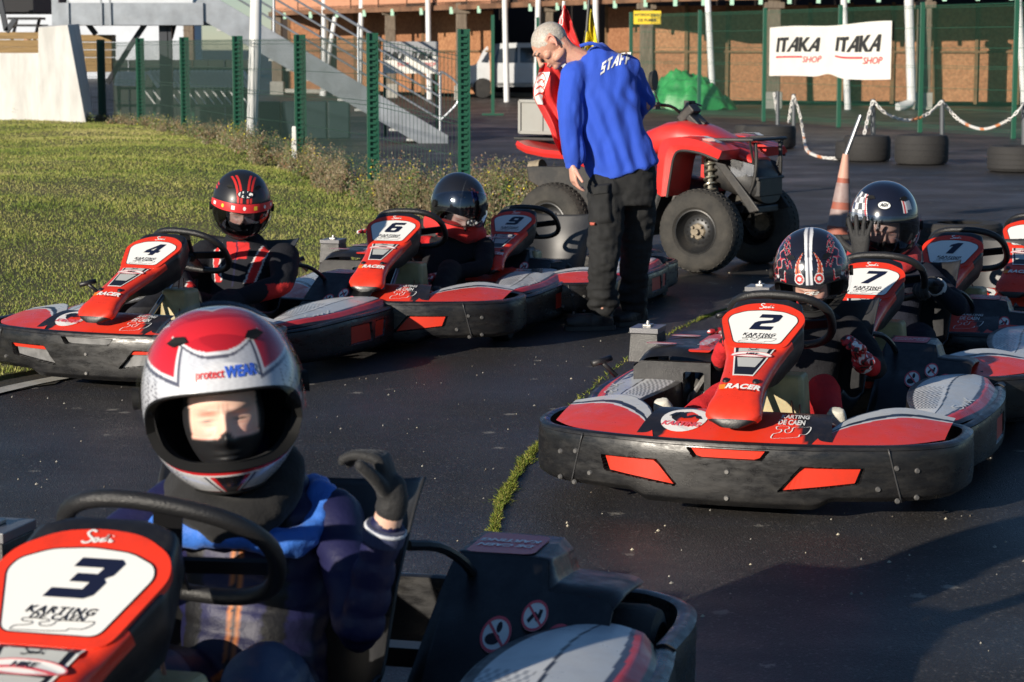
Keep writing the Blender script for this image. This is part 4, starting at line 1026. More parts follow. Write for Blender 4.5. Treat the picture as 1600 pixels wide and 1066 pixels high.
ME_SIDE = {sg: sidewall(sg) for sg in (1, -1)}
RB_R = [(.750, .60), (.752, .80), (.725, .96), (.65, 1.06), (.55, 1.10), (.28, 1.125), (0, 1.13)]
RB = RB_R + [(-x, y) for x, y in RB_R[:-1]][::-1]
rb, rbS = path_fn(RB)
_t = rb(rbS / 2)
if _t[3] < 0:
    _r0 = rb
    def rb(t): x, y, a, b = _r0(t); return x, y, -a, -b
_m = MB(); hr = [(-rbS / 2 + .24, .125), (-rbS / 2 + .25, .195), (-rbS / 2 + .36, .195), (-rbS / 2 + .34, .125)]
wall(_m, rb, rbS, 0.075, lambda s_: 0.262 - 0.02 * math.cos(s_ * 1.2), holes=[hr, mirror(hr)], depth=0.025, nz=24, du=0.012, lip=0.008)
ME_RB = _m.mesh('rear_bumper', PLB, True, True, 40)
# --- side cover with the warning stickers (driver's left), engine cover (driver's right)
CP = [(.245, .10), (.262, .30), (.275, .385), (.30, .392), (.455, .388), (.475, .378), (.487, .345), (.505, .338), (.605, .332), (.63, .318)]
def cover(sg):
    m = MB(); rings = []
    P = [(p.x, p.y) for p in cr([(x, z, 0) for x, z in CP], 3)]
    def yf(z): return 0.28 + (z - 0.08) * 1.4
    ys = [None, .74, .80, .86, .93]
    for y in ys:
        rings.append([Vector((sg * x, (yf(z) if y is None else y), z - (0.02 * (y - .75) / .2 if y and y > .75 and x > .46 else 0))) for x, z in P])
    m.loft(rings, closed=False)
    # the sloping front face, down to the floor
    m.loft([[Vector((sg * x, yf(z), z)) for x, z in P], [Vector((sg * x, yf(.09), .09)) for x, z in P]], closed=False)
    o = m.mesh('side_cover', PL, True, True, 30); return o
ME_COVER = {sg: cover(sg) for sg in (1, -1)}
def facept(x, z, off=.003):    # on the sloping front face of the left cover
    return Vector((x, 0.28 + (z - 0.08) * 1.4 - off * .6, z + off * .8))
def sticker(cx, cz, r_, cut=None):
    m = MB(); m.sheet(*disc(cx, cz, r_ * 1.12, r_), lambda x, z: facept(x, z, .006), 0)
    m.sheet(*ring2(cx, cz, r_ * 1.12, r_, r_ * .17), lambda x, z: facept(x, z, .0072), 1)
    if cut == 0: m.sheet(*disc(cx - .005, cz - r_ * .25, r_ * .55, r_ * .32), lambda x, z: facept(x, z, .0068), 2); m.sheet(*disc(cx + .004, cz + r_ * .4, r_ * .2, r_ * .3), lambda x, z: facept(x, z, .0068), 2)
    else: m.sheet(*stroke([(cx - r_ * .5, cz - r_ * .4), (cx, cz + r_ * .1), (cx + r_ * .3, cz - r_ * .3), (cx + r_ * .45, cz + r_ * .4)], r_ * .3, 3), lambda x, z: facept(x, z, .0068), 2)
    m.sheet(*stroke([(cx - r_ * .7, cz + r_ * .62), (cx + r_ * .7, cz - r_ * .62)], r_ * .16, 0), lambda x, z: facept(x, z, .0078), 1)
    return m.mesh('warning_sticker', [WHT, PNK, BLK], False, False)
ME_STK = [sticker(.405, .268, .028, 0), sticker(.475, .300, .024, 1), sticker(.535, .262, .028, 1)]
_m = MB()
def topc(x, y, off=.003): return Vector((x, y, .390 + off - .012 * max(0, x - .40)))
_m.sheet(*polyf(roundpoly([(.285, .73), (.435, .73), (.435, .91), (.285, .92)], .03)), lambda x, y: topc(x, y, .006), 0)
v, f = text('KARTING', .034, .15, .04); _m.sheet([(.36 - a * .9, .845 - b) for a, b in v], f, lambda x, y: topc(x, y, .0075), 1)
v, f = text('DE CAEN', .032, .15, .04); _m.sheet([(.36 - a * .9, .80 - b) for a, b in v], f, lambda x, y: topc(x, y, .0075), 1)
ME_TOPD = _m.mesh('cover_decal', [PNK, WHT], False, True)
# engine side
def engine_cover():
    m = MB()
    # top shell
    def top(u, v):
        x = -.635 + .31 * u; y = .13 + .60 * v
        z = .395 - .05 * max(0, 1 - u * 5) ** 2 - .03 * max(0, 1 - v * 6) ** 2 + .018 * math.sin(u * PI) - .03 * (1 if u < .18 else 0) * 0
        return (x, y, z)
    m.grid(top, 24, 24)
    x0, x1, y0 = -.635, -.325, .13
    outer = [(x0, .12), (x1, .12), (x1, .362), (x0 + .03, .362), (x0, .335)]
    h1 = roundpoly([(-.585, .205), (-.47, .205), (-.47, .245), (-.585, .245)], .018); h2 = roundpoly([(-.435, .15), (-.35, .15), (-.35, .325), (-.435, .325)], .015)
    m.prism([outer, h1[::-1], h2[::-1]], lambda x, z: Vector((x, y0 + .03, z)), lambda x, z: Vector((x, y0 - (z - .12) * .04, z)))
    m.grid(lambda u, v: (x0, y0 + .6 * u, .12 + .225 * v), 4, 2); m.grid(lambda u, v: (x1, y0 + .6 * u, .12 + .255 * v), 4, 2)
    return m.mesh('engine_cover', PL, True, True, 35)
ME_ENG = engine_cover()
_m = MB()
_m.box((-.53, .33, .215), (.15, .2, .15)); _m.tube([(-.53, .19, .215), (-.53, .24, .215)], .045, 16); _m.tube([(-.39, .2, .20), (-.39, .4, .20)], .045, 16); _m.tube([(-.40, .19, .27), (-.36, .22, .25)], .02, 10)
for k in range(6): _m.box((-.53, .25, .16 + .02 * k), (.17, .09, .006))
_m.tube([(-.42, .19, .17), (-.40, .17, .23), (-.36, .2, .30)], .012, 8, sm=4)
ME_MOT = _m.mesh('engine_block', CHR, True, True, 35)
_m = MB()
_m.sheet(*polyf(roundpoly([(-.425, .16), (-.335, .16), (-.335, .62), (-.425, .62)], .015)), lambda x, y: Vector((x, y, .416 - .035 * max(0, 1 - (y - .13) / .1) ** 2)), 0)
v, f = text('HONDA', .055, 0, .04); _m.sheet([(-.38 - b, .33 + a) for a, b in v], f, lambda x, y: Vector((x, y, .419)), 1)
for cx, cy in ((-.55, .24), (-.51, .50)):
    _m.sheet(*disc(cx, cy, .062, .03), lambda x, y: Vector((x, y, .418)), 1); _m.sheet(*ring2(cx, cy, .062, .03, .006), lambda x, y: Vector((x, y, .4188)), 2)
    _m.sheet(*xf(stroke([(-.05, .0), (-.02, .012), (.02, .006), (.05, -.006)], .012, 3), dx=cx, dy=cy), lambda x, y: Vector((x, y, .4194)), 2)
ME_ENGD = _m.mesh('engine_stickers', [RED, WHT, PNK], False, False)
_m = MB(); _m.box((0, 0, 0), (.125, .16, .115), 0, taper=.9); _m.box((0, 0, .070), (.12, .15, .022), 1); _m.tube([(0, 0, .08), (0, 0, .105)], [.012, .006], 10, 2); _m.box((0, 0, .086), (.035, .05, .01), 2)
ME_AIR = _m.mesh('air_box', [PL, mat('lid_grey', (.16, .16, .17), .35, .3), CHR], False)
_m = MB(); _m.tube([(-.745, .05, .36), (-.70, .10, .30)], .010, 8); _m.tube([(-.775, .02, .355), (-.715, .08, .372)], [.013, .015, .013], 10)
ME_PULL = _m.mesh('starter_handle', PL, True, True, None)
# --- seat, wheel, tank, frame
def seat_mesh():
    Cc = curve3([(0, -.02, .16), (0, .12, .105), (0, .28, .09), (0, .40, .15), (0, .46, .30), (0, .50, .45), (0, .545, .575)])
    def fn(u, v):
        p = Cc(v); q = Cc(min(v + .02, 1)) - Cc(max(v - .02, 0)); q.normalize(); n = Vector((0, -q.z, q.y)) * -1
        if n.z < 0 and v < .5: n = -n
        nn = Vector((0, -q.z, q.y)); nn = nn if (nn.y < 0 or nn.z > 0) else -nn
        w_ = .205 + .075 * v; a = (u - .5) * 2; ang = a * 1.35
        x = w_ * math.sin(ang) / math.sin(1.35) * 1.0; d = (1 - math.cos(ang)) * (.19 if v < .75 else .19 - .09 * (v - .75) / .25)
        return p + Vector((x, 0, 0)) + nn * d
    m = MB(); m.grid(fn, 32, 36); return m.mesh('seat', SEATM, True, True, None)
ME_SEAT = seat_mesh()
def steering(rot):
    A = R(41); e = Vector((0, -math.cos(A), math.sin(A))); c = Vector((0, -.14, .575)); x = Vector((1, 0, 0)); n = e.cross(x); n = n if n.y > 0 else -n
    X = x * math.cos(rot) + e * math.sin(rot); E = e * math.cos(rot) - x * math.sin(rot)
    pts = []
    for k in range(40):
        a = 2 * PI * k / 40; ca, sa = math.cos(a), math.sin(a); k_ = 1.0
        r_ = 1.0 / (abs(ca) ** 2.6 + abs(sa) ** 2.6) ** (1 / 2.6); 
        pts.append(c + X * (.188 * ca * r_) + E * (.165 * sa * r_ if sa < 0 else .165 * sa * r_))
    m = MB(); m.tube(pts, .0160, 12, closed=True)
    s = MB()
    for dx, dy in ((-.17, 0.0), (.17, 0.0), (0, -.15), (0, .15)):
        s.beam(c + n * -.03, c + X * dx + E * dy, .05, .008, up=n)
    s.tube([c - n * .045, c - n * .02], .032, 16)
    hb = MB(); hb.tube([c - n * .04, (0, -.62, .24)], .012, 10); hb.tube([(0, -.62, .24), (0, -.82, .12)], .011, 10)
    return m.mesh('wheel_rim', GRIP, True, True, None), s.mesh('wheel_spokes', FRM, True, True, 35), hb.mesh('steering_column', STEEL, True, True, 40)
_m = MB(); _m.box((.06, -.36, .31), (.17, .15, .20), taper=.85); ME_TANK = _m.mesh('fuel_tank', TANK, False)
_m = MB()
for sg in (1, -1):
    _m.tube([(sg * .16, -.98, .09), (sg * .20, -.4, .075), (sg * .30, .1, .075), (sg * .28, 1.0, .09)], .015, 8, sm=5)
    _m.tube([(sg * .16, -.75, .07), (sg * .5, -.5, .10), (sg * .58, -.45, .12)], .013, 8, sm=4)
    _m.tube([(sg * .25, -.62, .09), (sg * .30, -.72, .25), (sg * .12, -.80, .26)], .010, 8, sm=4)
    _m.tube([(sg * .235, .50, .455), (sg * .29, .585, .43), (sg * .325, .70, .33), (sg * .32, .82, .10)], .011, 8, sm=4)
_m.tube([(-.58, .80, .135), (.58, .80, .135)], .02, 12); _m.box((0, -.35, .055), (.40, 1.1, .006)); _m.box((0, .75, .16), (1.2, .06, .04))
ME_FRAME = _m.mesh('chassis', FRM, True, True, 35)
_m = MB()
_m.tube([(.02, -.30, .45), (.05, -.36, .40), (.10, -.44, .30), (.13, -.55, .18)], .004, 6, sm=4); _m.tube([(.03, -.28, .45), (.075, -.35, .40), (.125, -.43, .30), (.15, -.55, .17)], .004, 6, sm=4)
ME_PIPE = _m.mesh('brake_pipes', COP, True, True, None)
_m = MB(); _m.tube([(.10, -.52, .20), (.14, -.62, .27), (.22, -.64, .28), (.27, -.55, .25), (.25, -.45, .2)], .010, 8, sm=5); ME_HOSE = _m.mesh('pedal_loop', RED, True, True, None)
def wheelset(rad, wd):
    m = MB(); h = wd / 2
    m.lathe([(rad * .58, -h * .8), (rad * .75, -h * .98), (rad * .93, -h * .9), (rad, -h * .6), (rad, h * .6), (rad * .93, h * .9), (rad * .75, h * .98), (rad * .58, h * .8)], 36, axis='X')
    r_ = MB(); r_.lathe([(.0, -h * .5), (rad * .25, -h * .5), (rad * .3, -h * .7), (rad * .6, -h * .82), (rad * .6, h * .82), (rad * .3, h * .7), (rad * .25, h * .5), (0, h * .5)], 28, axis='X')
    return m.mesh('tyre', RUB, True, True, 40), r_.mesh('rim', CHR, True, True, 40)
WF = wheelset(.13, .12); WR = wheelset(.142, .19)
_dg = {}
def make_kart(d, label, loc, deg, steer=0.0, variant=0):
    t = thing('go_kart', label, 'go-kart', (loc[0], loc[1], 0), R(deg), 'rental go-karts on the track')
    b = mobj('front_bumper', ME_FB, t); [mobj('bumper_seam', q_, b) for q_ in ME_SEAM]; o = mobj('bumper_bolts', ME_BOLT, b); o['kind'] = 'stuff'
    if variant == 0:
        for k in 'abc': mobj('bumper_insert', _ins[k], b)
    else:
        for k in 'abc': mobj('bumper_insert', _insg[k], b, 'grey recessed insert')
        for k in 'ab': mobj('insert_strip', _top[k], b)
    n = mobj('nose_cowl', ME_COL, t); mobj('nose_decals', ME_DEC, n); [mobj('nose_screw', q_, n) for q_ in ME_SCR]
    p = mobj('number_plate', ME_PLATE, t); mobj('number_field', ME_FIELD, p); mobj('plate_lettering', ME_PRINT, p); mobj('plate_logo', ME_LOGO, p)
    if d:
        if d not in _dg:
            m = MB(); m.sheet(*xf(digit(d, .092), dy=.020, sx=1.15), lambda u, v: vplate(u, v, .0058)); _dg[d] = m.mesh('race_number', NAVY, False, False)
        mobj('race_number', _dg[d], p, 'number ' + d)
    dk_ = mobj('nose_deck', ME_DECK, t); mobj('deck_lettering', ME_DECKP, dk_); mobj('round_sticker', ME_DECKS, dk_)
    for sg in (1, -1):
        mobj('front_wing', ME_WING[sg], t); q = mobj('side_pod', ME_POD[sg], t); mobj('pod_lettering', ME_SWX[sg], q)
        q = mobj('side_bumper', ME_SIDE[sg][0], t)
        for me in ME_SIDE[sg][1]: mobj('side_insert', me, q)
        for (W, x, y) in ((WF, .585, -.42), (WR, .60, .80)):
            q = mobj('wheel', W[0], t); q.location = (sg * x, y, .13 if W is WF else .142); mobj('rim', W[1], q)
    mobj('rear_bumper', ME_RB, t)
    q = mobj('side_cover', ME_COVER[1], t)
    for me in ME_STK: mobj('warning_sticker', me, q)
    mobj('cover_decal', ME_TOPD, q)
    q = mobj('rear_fender', ME_COVER[-1], t); q.location = (0, .12, -.03)
    e = mobj('engine_cover', ME_ENG, t); mobj('engine_stickers', ME_ENGD, e); mobj('engine_block', ME_MOT, t)
    a = mobj('air_box', ME_AIR, t); a.location = (-.665, .48, .372)
    md = a.modifiers.new('b', 'BEVEL'); md.width = .008; md.segments = 2
    mobj('starter_handle', ME_PULL, t); mobj('seat', ME_SEAT, t)
    s_ = steering(steer); q = mobj('steering_wheel', s_[0], t); mobj('wheel_spokes', s_[1], q); mobj('steering_column', s_[2], t)
    q = mobj('fuel_tank', ME_TANK, t); md = q.modifiers.new('b', 'BEVEL'); md.width = .018; md.segments = 3
    mobj('chassis', ME_FRAME, t); mobj('brake_pipes', ME_PIPE, t); mobj('pedal_loop', ME_HOSE, t)
    for o in t.children:
        if o.name.startswith(('seat', 'side_cover', 'rear_fender')) and not any(m_.type == 'SOLIDIFY' for m_ in o.modifiers):
            md = o.modifiers.new('s', 'SOLIDIFY'); md.thickness = .006; md.offset = 0
    return t
KP = {2: (1.049, 8.442, -17.3), 4: (-1.546, 11.298, -22.7), 6: (-.528, 12.658, -13.5), 9: (.15, 13.72, -18.0), 7: (1.679, 10.006, -17.3), 1: (2.357, 11.367, -24.0), 3: (-.615, 4.36, -14.4), 8: (2.95, 12.35, -22.0)}
KARTS = {}; KS = {3: 1.10, 9: .92}
KL = {2: 'red and black go-kart number 2 with a driver in white shoes', 4: 'red and black go-kart number 4 beside the grass edge', 6: 'red and black go-kart number 6 whose driver looks down at his lap',
      9: 'empty red and black go-kart number 9 behind the man in blue', 7: 'go-kart number 7 whose driver holds a gloved hand to his helmet', 1: 'empty red and black go-kart number 1 behind kart number 7',
      3: 'red and black go-kart number 3 cut off by the lower left edge of the photo', 8: 'go-kart cut off by the right edge of the photo, behind kart number 1'}
for k in (2, 4, 6, 9, 7, 1, 3, 8):
    x, y, a = KP[k]
    if k in KS: pass
    KARTS[k] = make_kart(str(k) if k != 8 else None, KL[k], (x, y), a, {3: R(-16), 2: R(-3), 4: R(-8), 6: R(0)}.get(k, 0), 1 if k == 4 else 0)
    if k in KS: KARTS[k].scale = (KS[k],) * 3
def kw(k, x, y, z):       # a point of kart k in the world
    X, Y, A = KP[k]; q = KS.get(k, 1); x *= q; y *= q; z *= q; c, s_ = math.cos(R(A)), math.sin(R(A)); return Vector((X + c * x - s_ * y, Y + s_ * x + c * y, z))
# ------------------------------------------------------------------ helmets
HM = mat('helmet_paint', (1, 1, 1), .22, attr=True, coat=.6, spec=.5)
HMM = mat('helmet_paint_matt', (1, 1, 1), .38, attr=True, coat=.1)
LIN = mat('helmet_lining', (.007, .007, .008), .95, bump=.3, bscale=90)
SEAL = mat('rubber_seal', (.008, .008, .008), .7, spec=.3)
def glassm(name, tint, amt, rough=.03):
    m = bpy.data.materials.new(name); m.use_nodes = True; n = m.node_tree.nodes; l = m.node_tree.links; n.remove(n['Principled BSDF'])
    tr = n.new('ShaderNodeBsdfTransparent'); tr.inputs[0].default_value = (*tint, 1); gl = n.new('ShaderNodeBsdfGlossy'); gl.inputs['Roughness'].default_value = rough; gl.inputs[0].default_value = (.9, .92, 1, 1)
    fr = n.new('ShaderNodeFresnel'); fr.inputs[0].default_value = 1.5; mth = n.new('ShaderNodeMath'); mth.operation = 'MULTIPLY_ADD'; mth.inputs[1].default_value = (.9 if amt > .03 else .28); mth.inputs[2].default_value = amt; l.new(fr.outputs[0], mth.inputs[0])
    mx = n.new('ShaderNodeMixShader'); l.new(mth.outputs[0], mx.inputs[0]); l.new(tr.outputs[0], mx.inputs[1]); l.new(gl.outputs[0], mx.inputs[2]); l.new(mx.outputs[0], n['Material Output'].inputs[0]); return m
VIS_CLEAR = glassm('visor_clear', (.93, .94, .96), .01); VIS_TINT = glassm('visor_tinted', (.20, .23, .28), .07); VIS_MID = glassm('visor_smoke', (.66, .70, .76), .06)
RX, RY, RZ = .147, .176, .175; ET, EB, EM, AZ0 = 11.0, -36.0, -12.0, 78.0
def hp(az, el, off=0.0):
    a, e = R(az), R(el); ce = max(0.0, math.cos(e)); ce = ce ** .88; se = math.copysign(abs(math.sin(e)) ** .92, math.sin(e))
    k = 1 - .16 * max(0, -el / 60) ** 2; ch = .020 * sstep(-15, -40, el) * math.exp(-(az / 40) ** 2)
    x = (RX + off) * ce * math.sin(a) * k; y = -(RY + off + ch) * ce * math.cos(a) * (k if math.cos(a) < 0 else 1); z = (RZ + off) * se
    return Vector((x, y, z))
def edge(az, sgn):
    q = min(1, abs(az) / AZ0); h = (1 - q ** 3.2) ** .5 if q < 1 else 0
    return EM + h * ((ET - EM) if sgn > 0 else (EB - EM))
def el_of(az, v):
    if v < .46: return 90 + (edge(az, 1) - 90) * (v / .46)
    if v < .66: return edge(az, 1) + (edge(az, -1) - edge(az, 1)) * (v - .46) / .20
    return edge(az, -1) + (-62 - edge(az, -1)) * (v - .66) / .34
NU, NV = 300, 210
def make_helmet(parent, design, matt=False, visor='clear', vrot=0.0, strip=None, logos=None, sc_=1.0):
    V = []; Cc = []; F = []
    rows = [j / NV for j in range(NV + 1)]; r1 = .46; r2 = .66
    rows = sorted(set([round(r_, 5) for r_ in rows] + [r1, r2]))
    for v in rows:
        for i in range(NU + 1):
            az = -180 + 360 * i / NU; el = el_of(az, v); V.append(hp(az, el)); Cc.append(design(az, el))
    n = NU + 1
    for j in range(len(rows) - 1):
        mid = (rows[j] + rows[j + 1]) / 2
        for i in range(NU):
            az = -180 + 360 * (i + .5) / NU
            if r1 < mid < r2: 
                if abs(az) < AZ0 - 1: continue
                if abs(el_of(az, rows[j]) - el_of(az, rows[j + 1])) < 1e-6: continue
            a = j * n + i; F.append((a, a + 1, a + n + 1, a + n))
    m = MB(); m.add(V, F, 0, None, Cc); h = m.build('helmet', HMM if matt else HM, parent, auto=None, recalc=False)
    # lining, seen through the opening, and the rubber seal around it
    m = MB(); m.grid(lambda u, v: hp(-180 + 360 * u, el_of((-180 + 360 * u), v), -.014 - .012 * (not r1 - .02 < v < r2 + .02)), 72, 60, skip=lambda u, v: r1 + .002 < v < r2 - .002 and abs(-180 + 360 * u) < AZ0 - 6)
    m.build('helmet_lining', LIN, h, auto=None)
    top = [hp(a, edge(a, 1), 0) for a in np.linspace(-AZ0, AZ0, 44)]; bot = [hp(a, edge(a, -1), 0) for a in np.linspace(AZ0, -AZ0, 44)][1:-1]
    m = MB(); rg = []
    loop = [(a, edge(a, 1)) for a in np.linspace(-AZ0, AZ0, 44)] + [(a, edge(a, -1)) for a in np.linspace(AZ0, -AZ0, 44)][1:-1]
    L = len(loop); q = []
    for a, e in loop:
        d = .955; a2, e2 = a * d, EM + (e - EM) * .955; q.append([hp(a, e, .003), hp(a2, e2, .004), hp(a2, e2, -.014), hp(a, e, -.014)])
    q.append(q[0]); m.loft(q, caps=False); m.build('visor_seal', SEAL, h)
    m = MB(); m.tube([hp(a, -62, -.006) for a in np.linspace(-180, 180, 60, endpoint=False)], .010, 8, closed=True); m.build('neck_roll', SEAL, h)
    # visor, hinged at the temples
    Rm = Matrix.Rotation(R(-vrot), 3, 'X'); piv = Vector((0, .0, -.012))
    def vp(u, v, off=.011):
        az = -88 + 176 * u; et = ET + 7 - 6 * abs(2 * u - 1) ** 3; eb = EB - 5 + 20 * abs(2 * u - 1) ** 3; p = hp(az, et + (eb - et) * v, off)
        if vrot:
            p = p + Vector((0, -.004, 0))
        return piv + Rm @ (p - piv)
    if visor:
        vm = {'clear': VIS_CLEAR, 'tint': VIS_TINT, 'smoke': VIS_MID}[visor]
        m = MB(); m.grid(lambda u, v: vp(u, v), 60, 20); v_ = m.build('visor', vm, h, auto=None); 
        if vrot < 60: m = MB(); m.tube([vp(u, 1.0) for u in np.linspace(0.02, .98, 40)], .0022, 6); m.build('visor_edge', SEAL, h)
        for sg in (0.035, .965):
            m = MB(); p = vp(sg, .35); q_ = p.copy(); q_.z = 0; q_.y = 0; q_.normalize(); m.tube([p - q_ * .008, p + q_ * .006], .020, 18); m.build('visor_pivot', SEAL, h)
        if strip:
            m = MB(); m.grid(lambda u, v: vp(.06 + .88 * u, .02 + .22 * v, .0125), 50, 3); m.build('sun_strip', strip, h, auto=None)
            for k in range(7):
                m = MB(); u0 = .14 + .12 * k; m.sheet(*(xf(disc(0, 0, .5, .5), 0, 0) if k % 2 else polyf([(-.6, -.5), (.6, -.5), (.6, .5), (-.6, .5)])), lambda a, b: vp(u0 + a * .032, .13 - b * .10, .0132)); m.build('strip_logo', mat('logo_yellow', (.75, .55, .05), .4) if k % 3 == 1 else WHT, h, auto=None)
    # vents
    for az, el, w_ in ((-38, 44, 1), (38, 44, 1)):
        m = MB(); m.add(*(lambda vf: ([hp(az + a * 13, el + b * 9, .004) for a, b in vf[0]], vf[1]))(polyf([(-.9, -.2), (-.2, -.5), (.9, -.1), (.5, .4), (-.4, .35)]))); m.build('vent', SEAL, h, False)
    if logos: logos(h, vp)
    h.scale = (sc_,) * 3
    return h
def ins(az, el, pts): return inpoly(az, el, pts)
def d_k3(az, el):
    A = abs(az); A2, E2 = sag(az, el); red = (.62, .020, .030); sil = (.62, .63, .66); wh = (.80, .80, .80); dk = (.03, .03, .04)
    n1 = math.sin(az * .9 + math.sin(el * .7) * 3) * math.sin(el * 1.3 + az * .3)
    if E2 > 86 + A2 * .2: A2 = 99
    if A2 < 30 and 0 < E2 < 92:
        b = 34 + 26 * (A2 / 30) ** 2.6; c = E2 - b
        if E2 > 76 + A2: return (.25, .28, .38) if E2 > 79 + A2 else wh
        if c > 1.6: return red
        if c > -1.2: return wh
        if c > -3.4: return (.12, .12, .15)
    if 31 <= A < 120 and (A2 >= 30 or E2 < 60):
        b = 17 + .26 * (A - 31); t = el < 74 - .2 * A
        c = min(el - b, (A - 33) * .9, (74 - .2 * A) - el)
        if c > 2.2:
            return red
        if c > .2: return wh
        if c > -2.2 and el > b - 3: return (.10, .10, .13)
    if A < 77 and el < EM:
        q = edge(az, -1) - el
        if q < 3.6: return (.65, .025, .03)
        if q < 5.0: return wh
    if el < -2 or A > 76:
        e1 = -34 + (A - 20) * .32 if A > 20 else -34
        c = abs(el - min(e1, 14) + 3.5)
        if A > 60 and c < 3.4: return (.65, .025, .03)
        if A > 60 and c < 4.8: return wh
        if el < -37 and A < 17 - (-37 - el) * .45: return (.015, .015, .018)
        if el < -37 and A < 23 - (-37 - el) * .6: return (.65, .025, .03)
        if el < -37 and A < 26 - (-37 - el) * .6: return wh
        if el < -37 and A < 29 - (-37 - el) * .6: return dk
        if el < -56: return wh if el > -59 else (.6, .03, .03)
    if A > 50 and n1 > .35: return (.20, .20, .22)
    if A > 95: return (.10, .10, .11)
    k = .06 * n1; return (sil[0] + k, sil[1] + k, sil[2] + k)
def sag(az, el):
    a, e = R(az), R(el); return abs(math.degrees(math.asin(max(-1, min(1, math.cos(e) * math.sin(a)))))), (math.degrees(math.atan2(math.sin(e), math.cos(e) * math.cos(a))))
def d_k2(az, el):
    az0, el0 = az, el; A, el = sag(az, el); az = math.copysign(A, az); bk = (.012, .013, .022)
    if 1.6 < A < 5.2 and el > 0: return (.75, .75, .76)
    if A <= 1.6 and el > 0: return (.08, .08, .10) if A < .8 else (.35, .35, .38)
    # drops either side of the stripes
    for cx, ce, r_ in ((15, 19, 6.2),):
        d = math.hypot((A - cx), (el - ce))
        if d < r_ * .48: return (.85, .85, .85)
        if d < r_ * .62: return (.03, .02, .02)
        if d < r_: return (.70, .04, .03)
        if d < r_ * 1.2: return (.8, .78, .76)
    if 20 < el < 56:
        t = (el - 20) / 36; c = 15 + 5.5 * math.sin(t * PI) - 8 * t; d = abs(A - c); wd = 5.6 * (1 - t) ** .8
        if d < wd * .35: return (.25, .02, .02)
        if d < wd * .6: return (.80, .25, .04)
        if d < wd * .85: return (.70, .04, .03)
        if d < wd: return (.8, .78, .76)
    if A < 24 and 0 < el < 11 and A > 8:
        q = math.sin(A * 1.1 + math.sin(el * .9) * 2); return (.50, .05, .05) if q > .75 else ((.45, .45, .47) if -.15 < q < .10 else bk)
    if A > 38:
        s_ = math.sin(A * .16 + el * .12) + .6 * math.sin(A * .33 - el * .21 + 1); 
        if abs(s_) < .13: return (.55, .52, .52)
        if .13 < s_ < .55: return (.60, .03, .04)
        if math.hypot(A - 58, el - 22) < 4: return (.8, .8, .8)
    if 26 < A < 38 and el > 34:
        q = math.sin(el * .35 + math.sin(A * .8) * 2.2); return (.45, .42, .42) if abs(q) < .18 else ((.50, .03, .04) if q > .7 else bk)
    return bk
def d_k4(az, el):
    A, E = sag(az, el)
    if 18 < E < 78:
        t = (E - 18) / 60; c1 = 6 + 7 * t * t; c2 = 12.5 + 9 * t * t
        if abs(A - c1) < 2.1 or abs(A - c2) < 2.1: return (.62, .03, .025)
    A = abs(az)
    if 80 < A < 105 and (28 < el < 32 or 36 < el < 39): return (.62, .03, .025)
    if el < -30 and 40 < A < 75 and abs(el + 44 - (A - 40) * .3) < 1.2: return (.5, .03, .03)
    return (.016, .016, .019)
def d_k6(az, el):
    if abs(abs(az) - 34 - (el - 30) * .2) < 1.0 and el > 20: return (.05, .055, .06)
    return (.012, .013, .017)
def d_k7(az, el):
    bk = (.010, .012, .024)
    if -82 < az < -28 and 2 < el < 48:
        u = (az + 82) + el * .45; v = el - .15 * az
        if u > 50: return (.60, .05, .05) if u < 53 else ((.7, .7, .7) if u < 55 else bk)
        a = int(u / 11); b = int((v + 40) / 10)
        return (.80, .80, .80) if (a + b) % 2 else ((.10, .10, .11) if b % 2 else (.22, .22, .23))
    if 30 < az < 40 and 22 < el < 46: return (.70, .7, .7) if az > 36 else ((.6, .05, .05) if az > 33 else (.7, .7, .7))
    if 40 <= az < 54 and 26 < el < 40: return (.35, .38, .42)
    return bk
def oval(h, pos, txt, rx, ry, ts, bgc=None, fg=None):
    m = MB(); m.sheet(*disc(0, 0, rx * 1.12, ry * 1.18), lambda a, b: pos(a, b, 0)); m.build('badge_rim', BLK, h, auto=None)
    m = MB(); m.sheet(*disc(0, 0, rx, ry), lambda a, b: pos(a, b, .001)); m.build('badge', bgc or WHT, h, auto=None)
    m = MB(); m.sheet(*text(txt, ts, .15, .05), lambda a, b: pos(a, b, .002)); m.build('badge_lettering', fg or BLK, h, auto=None)

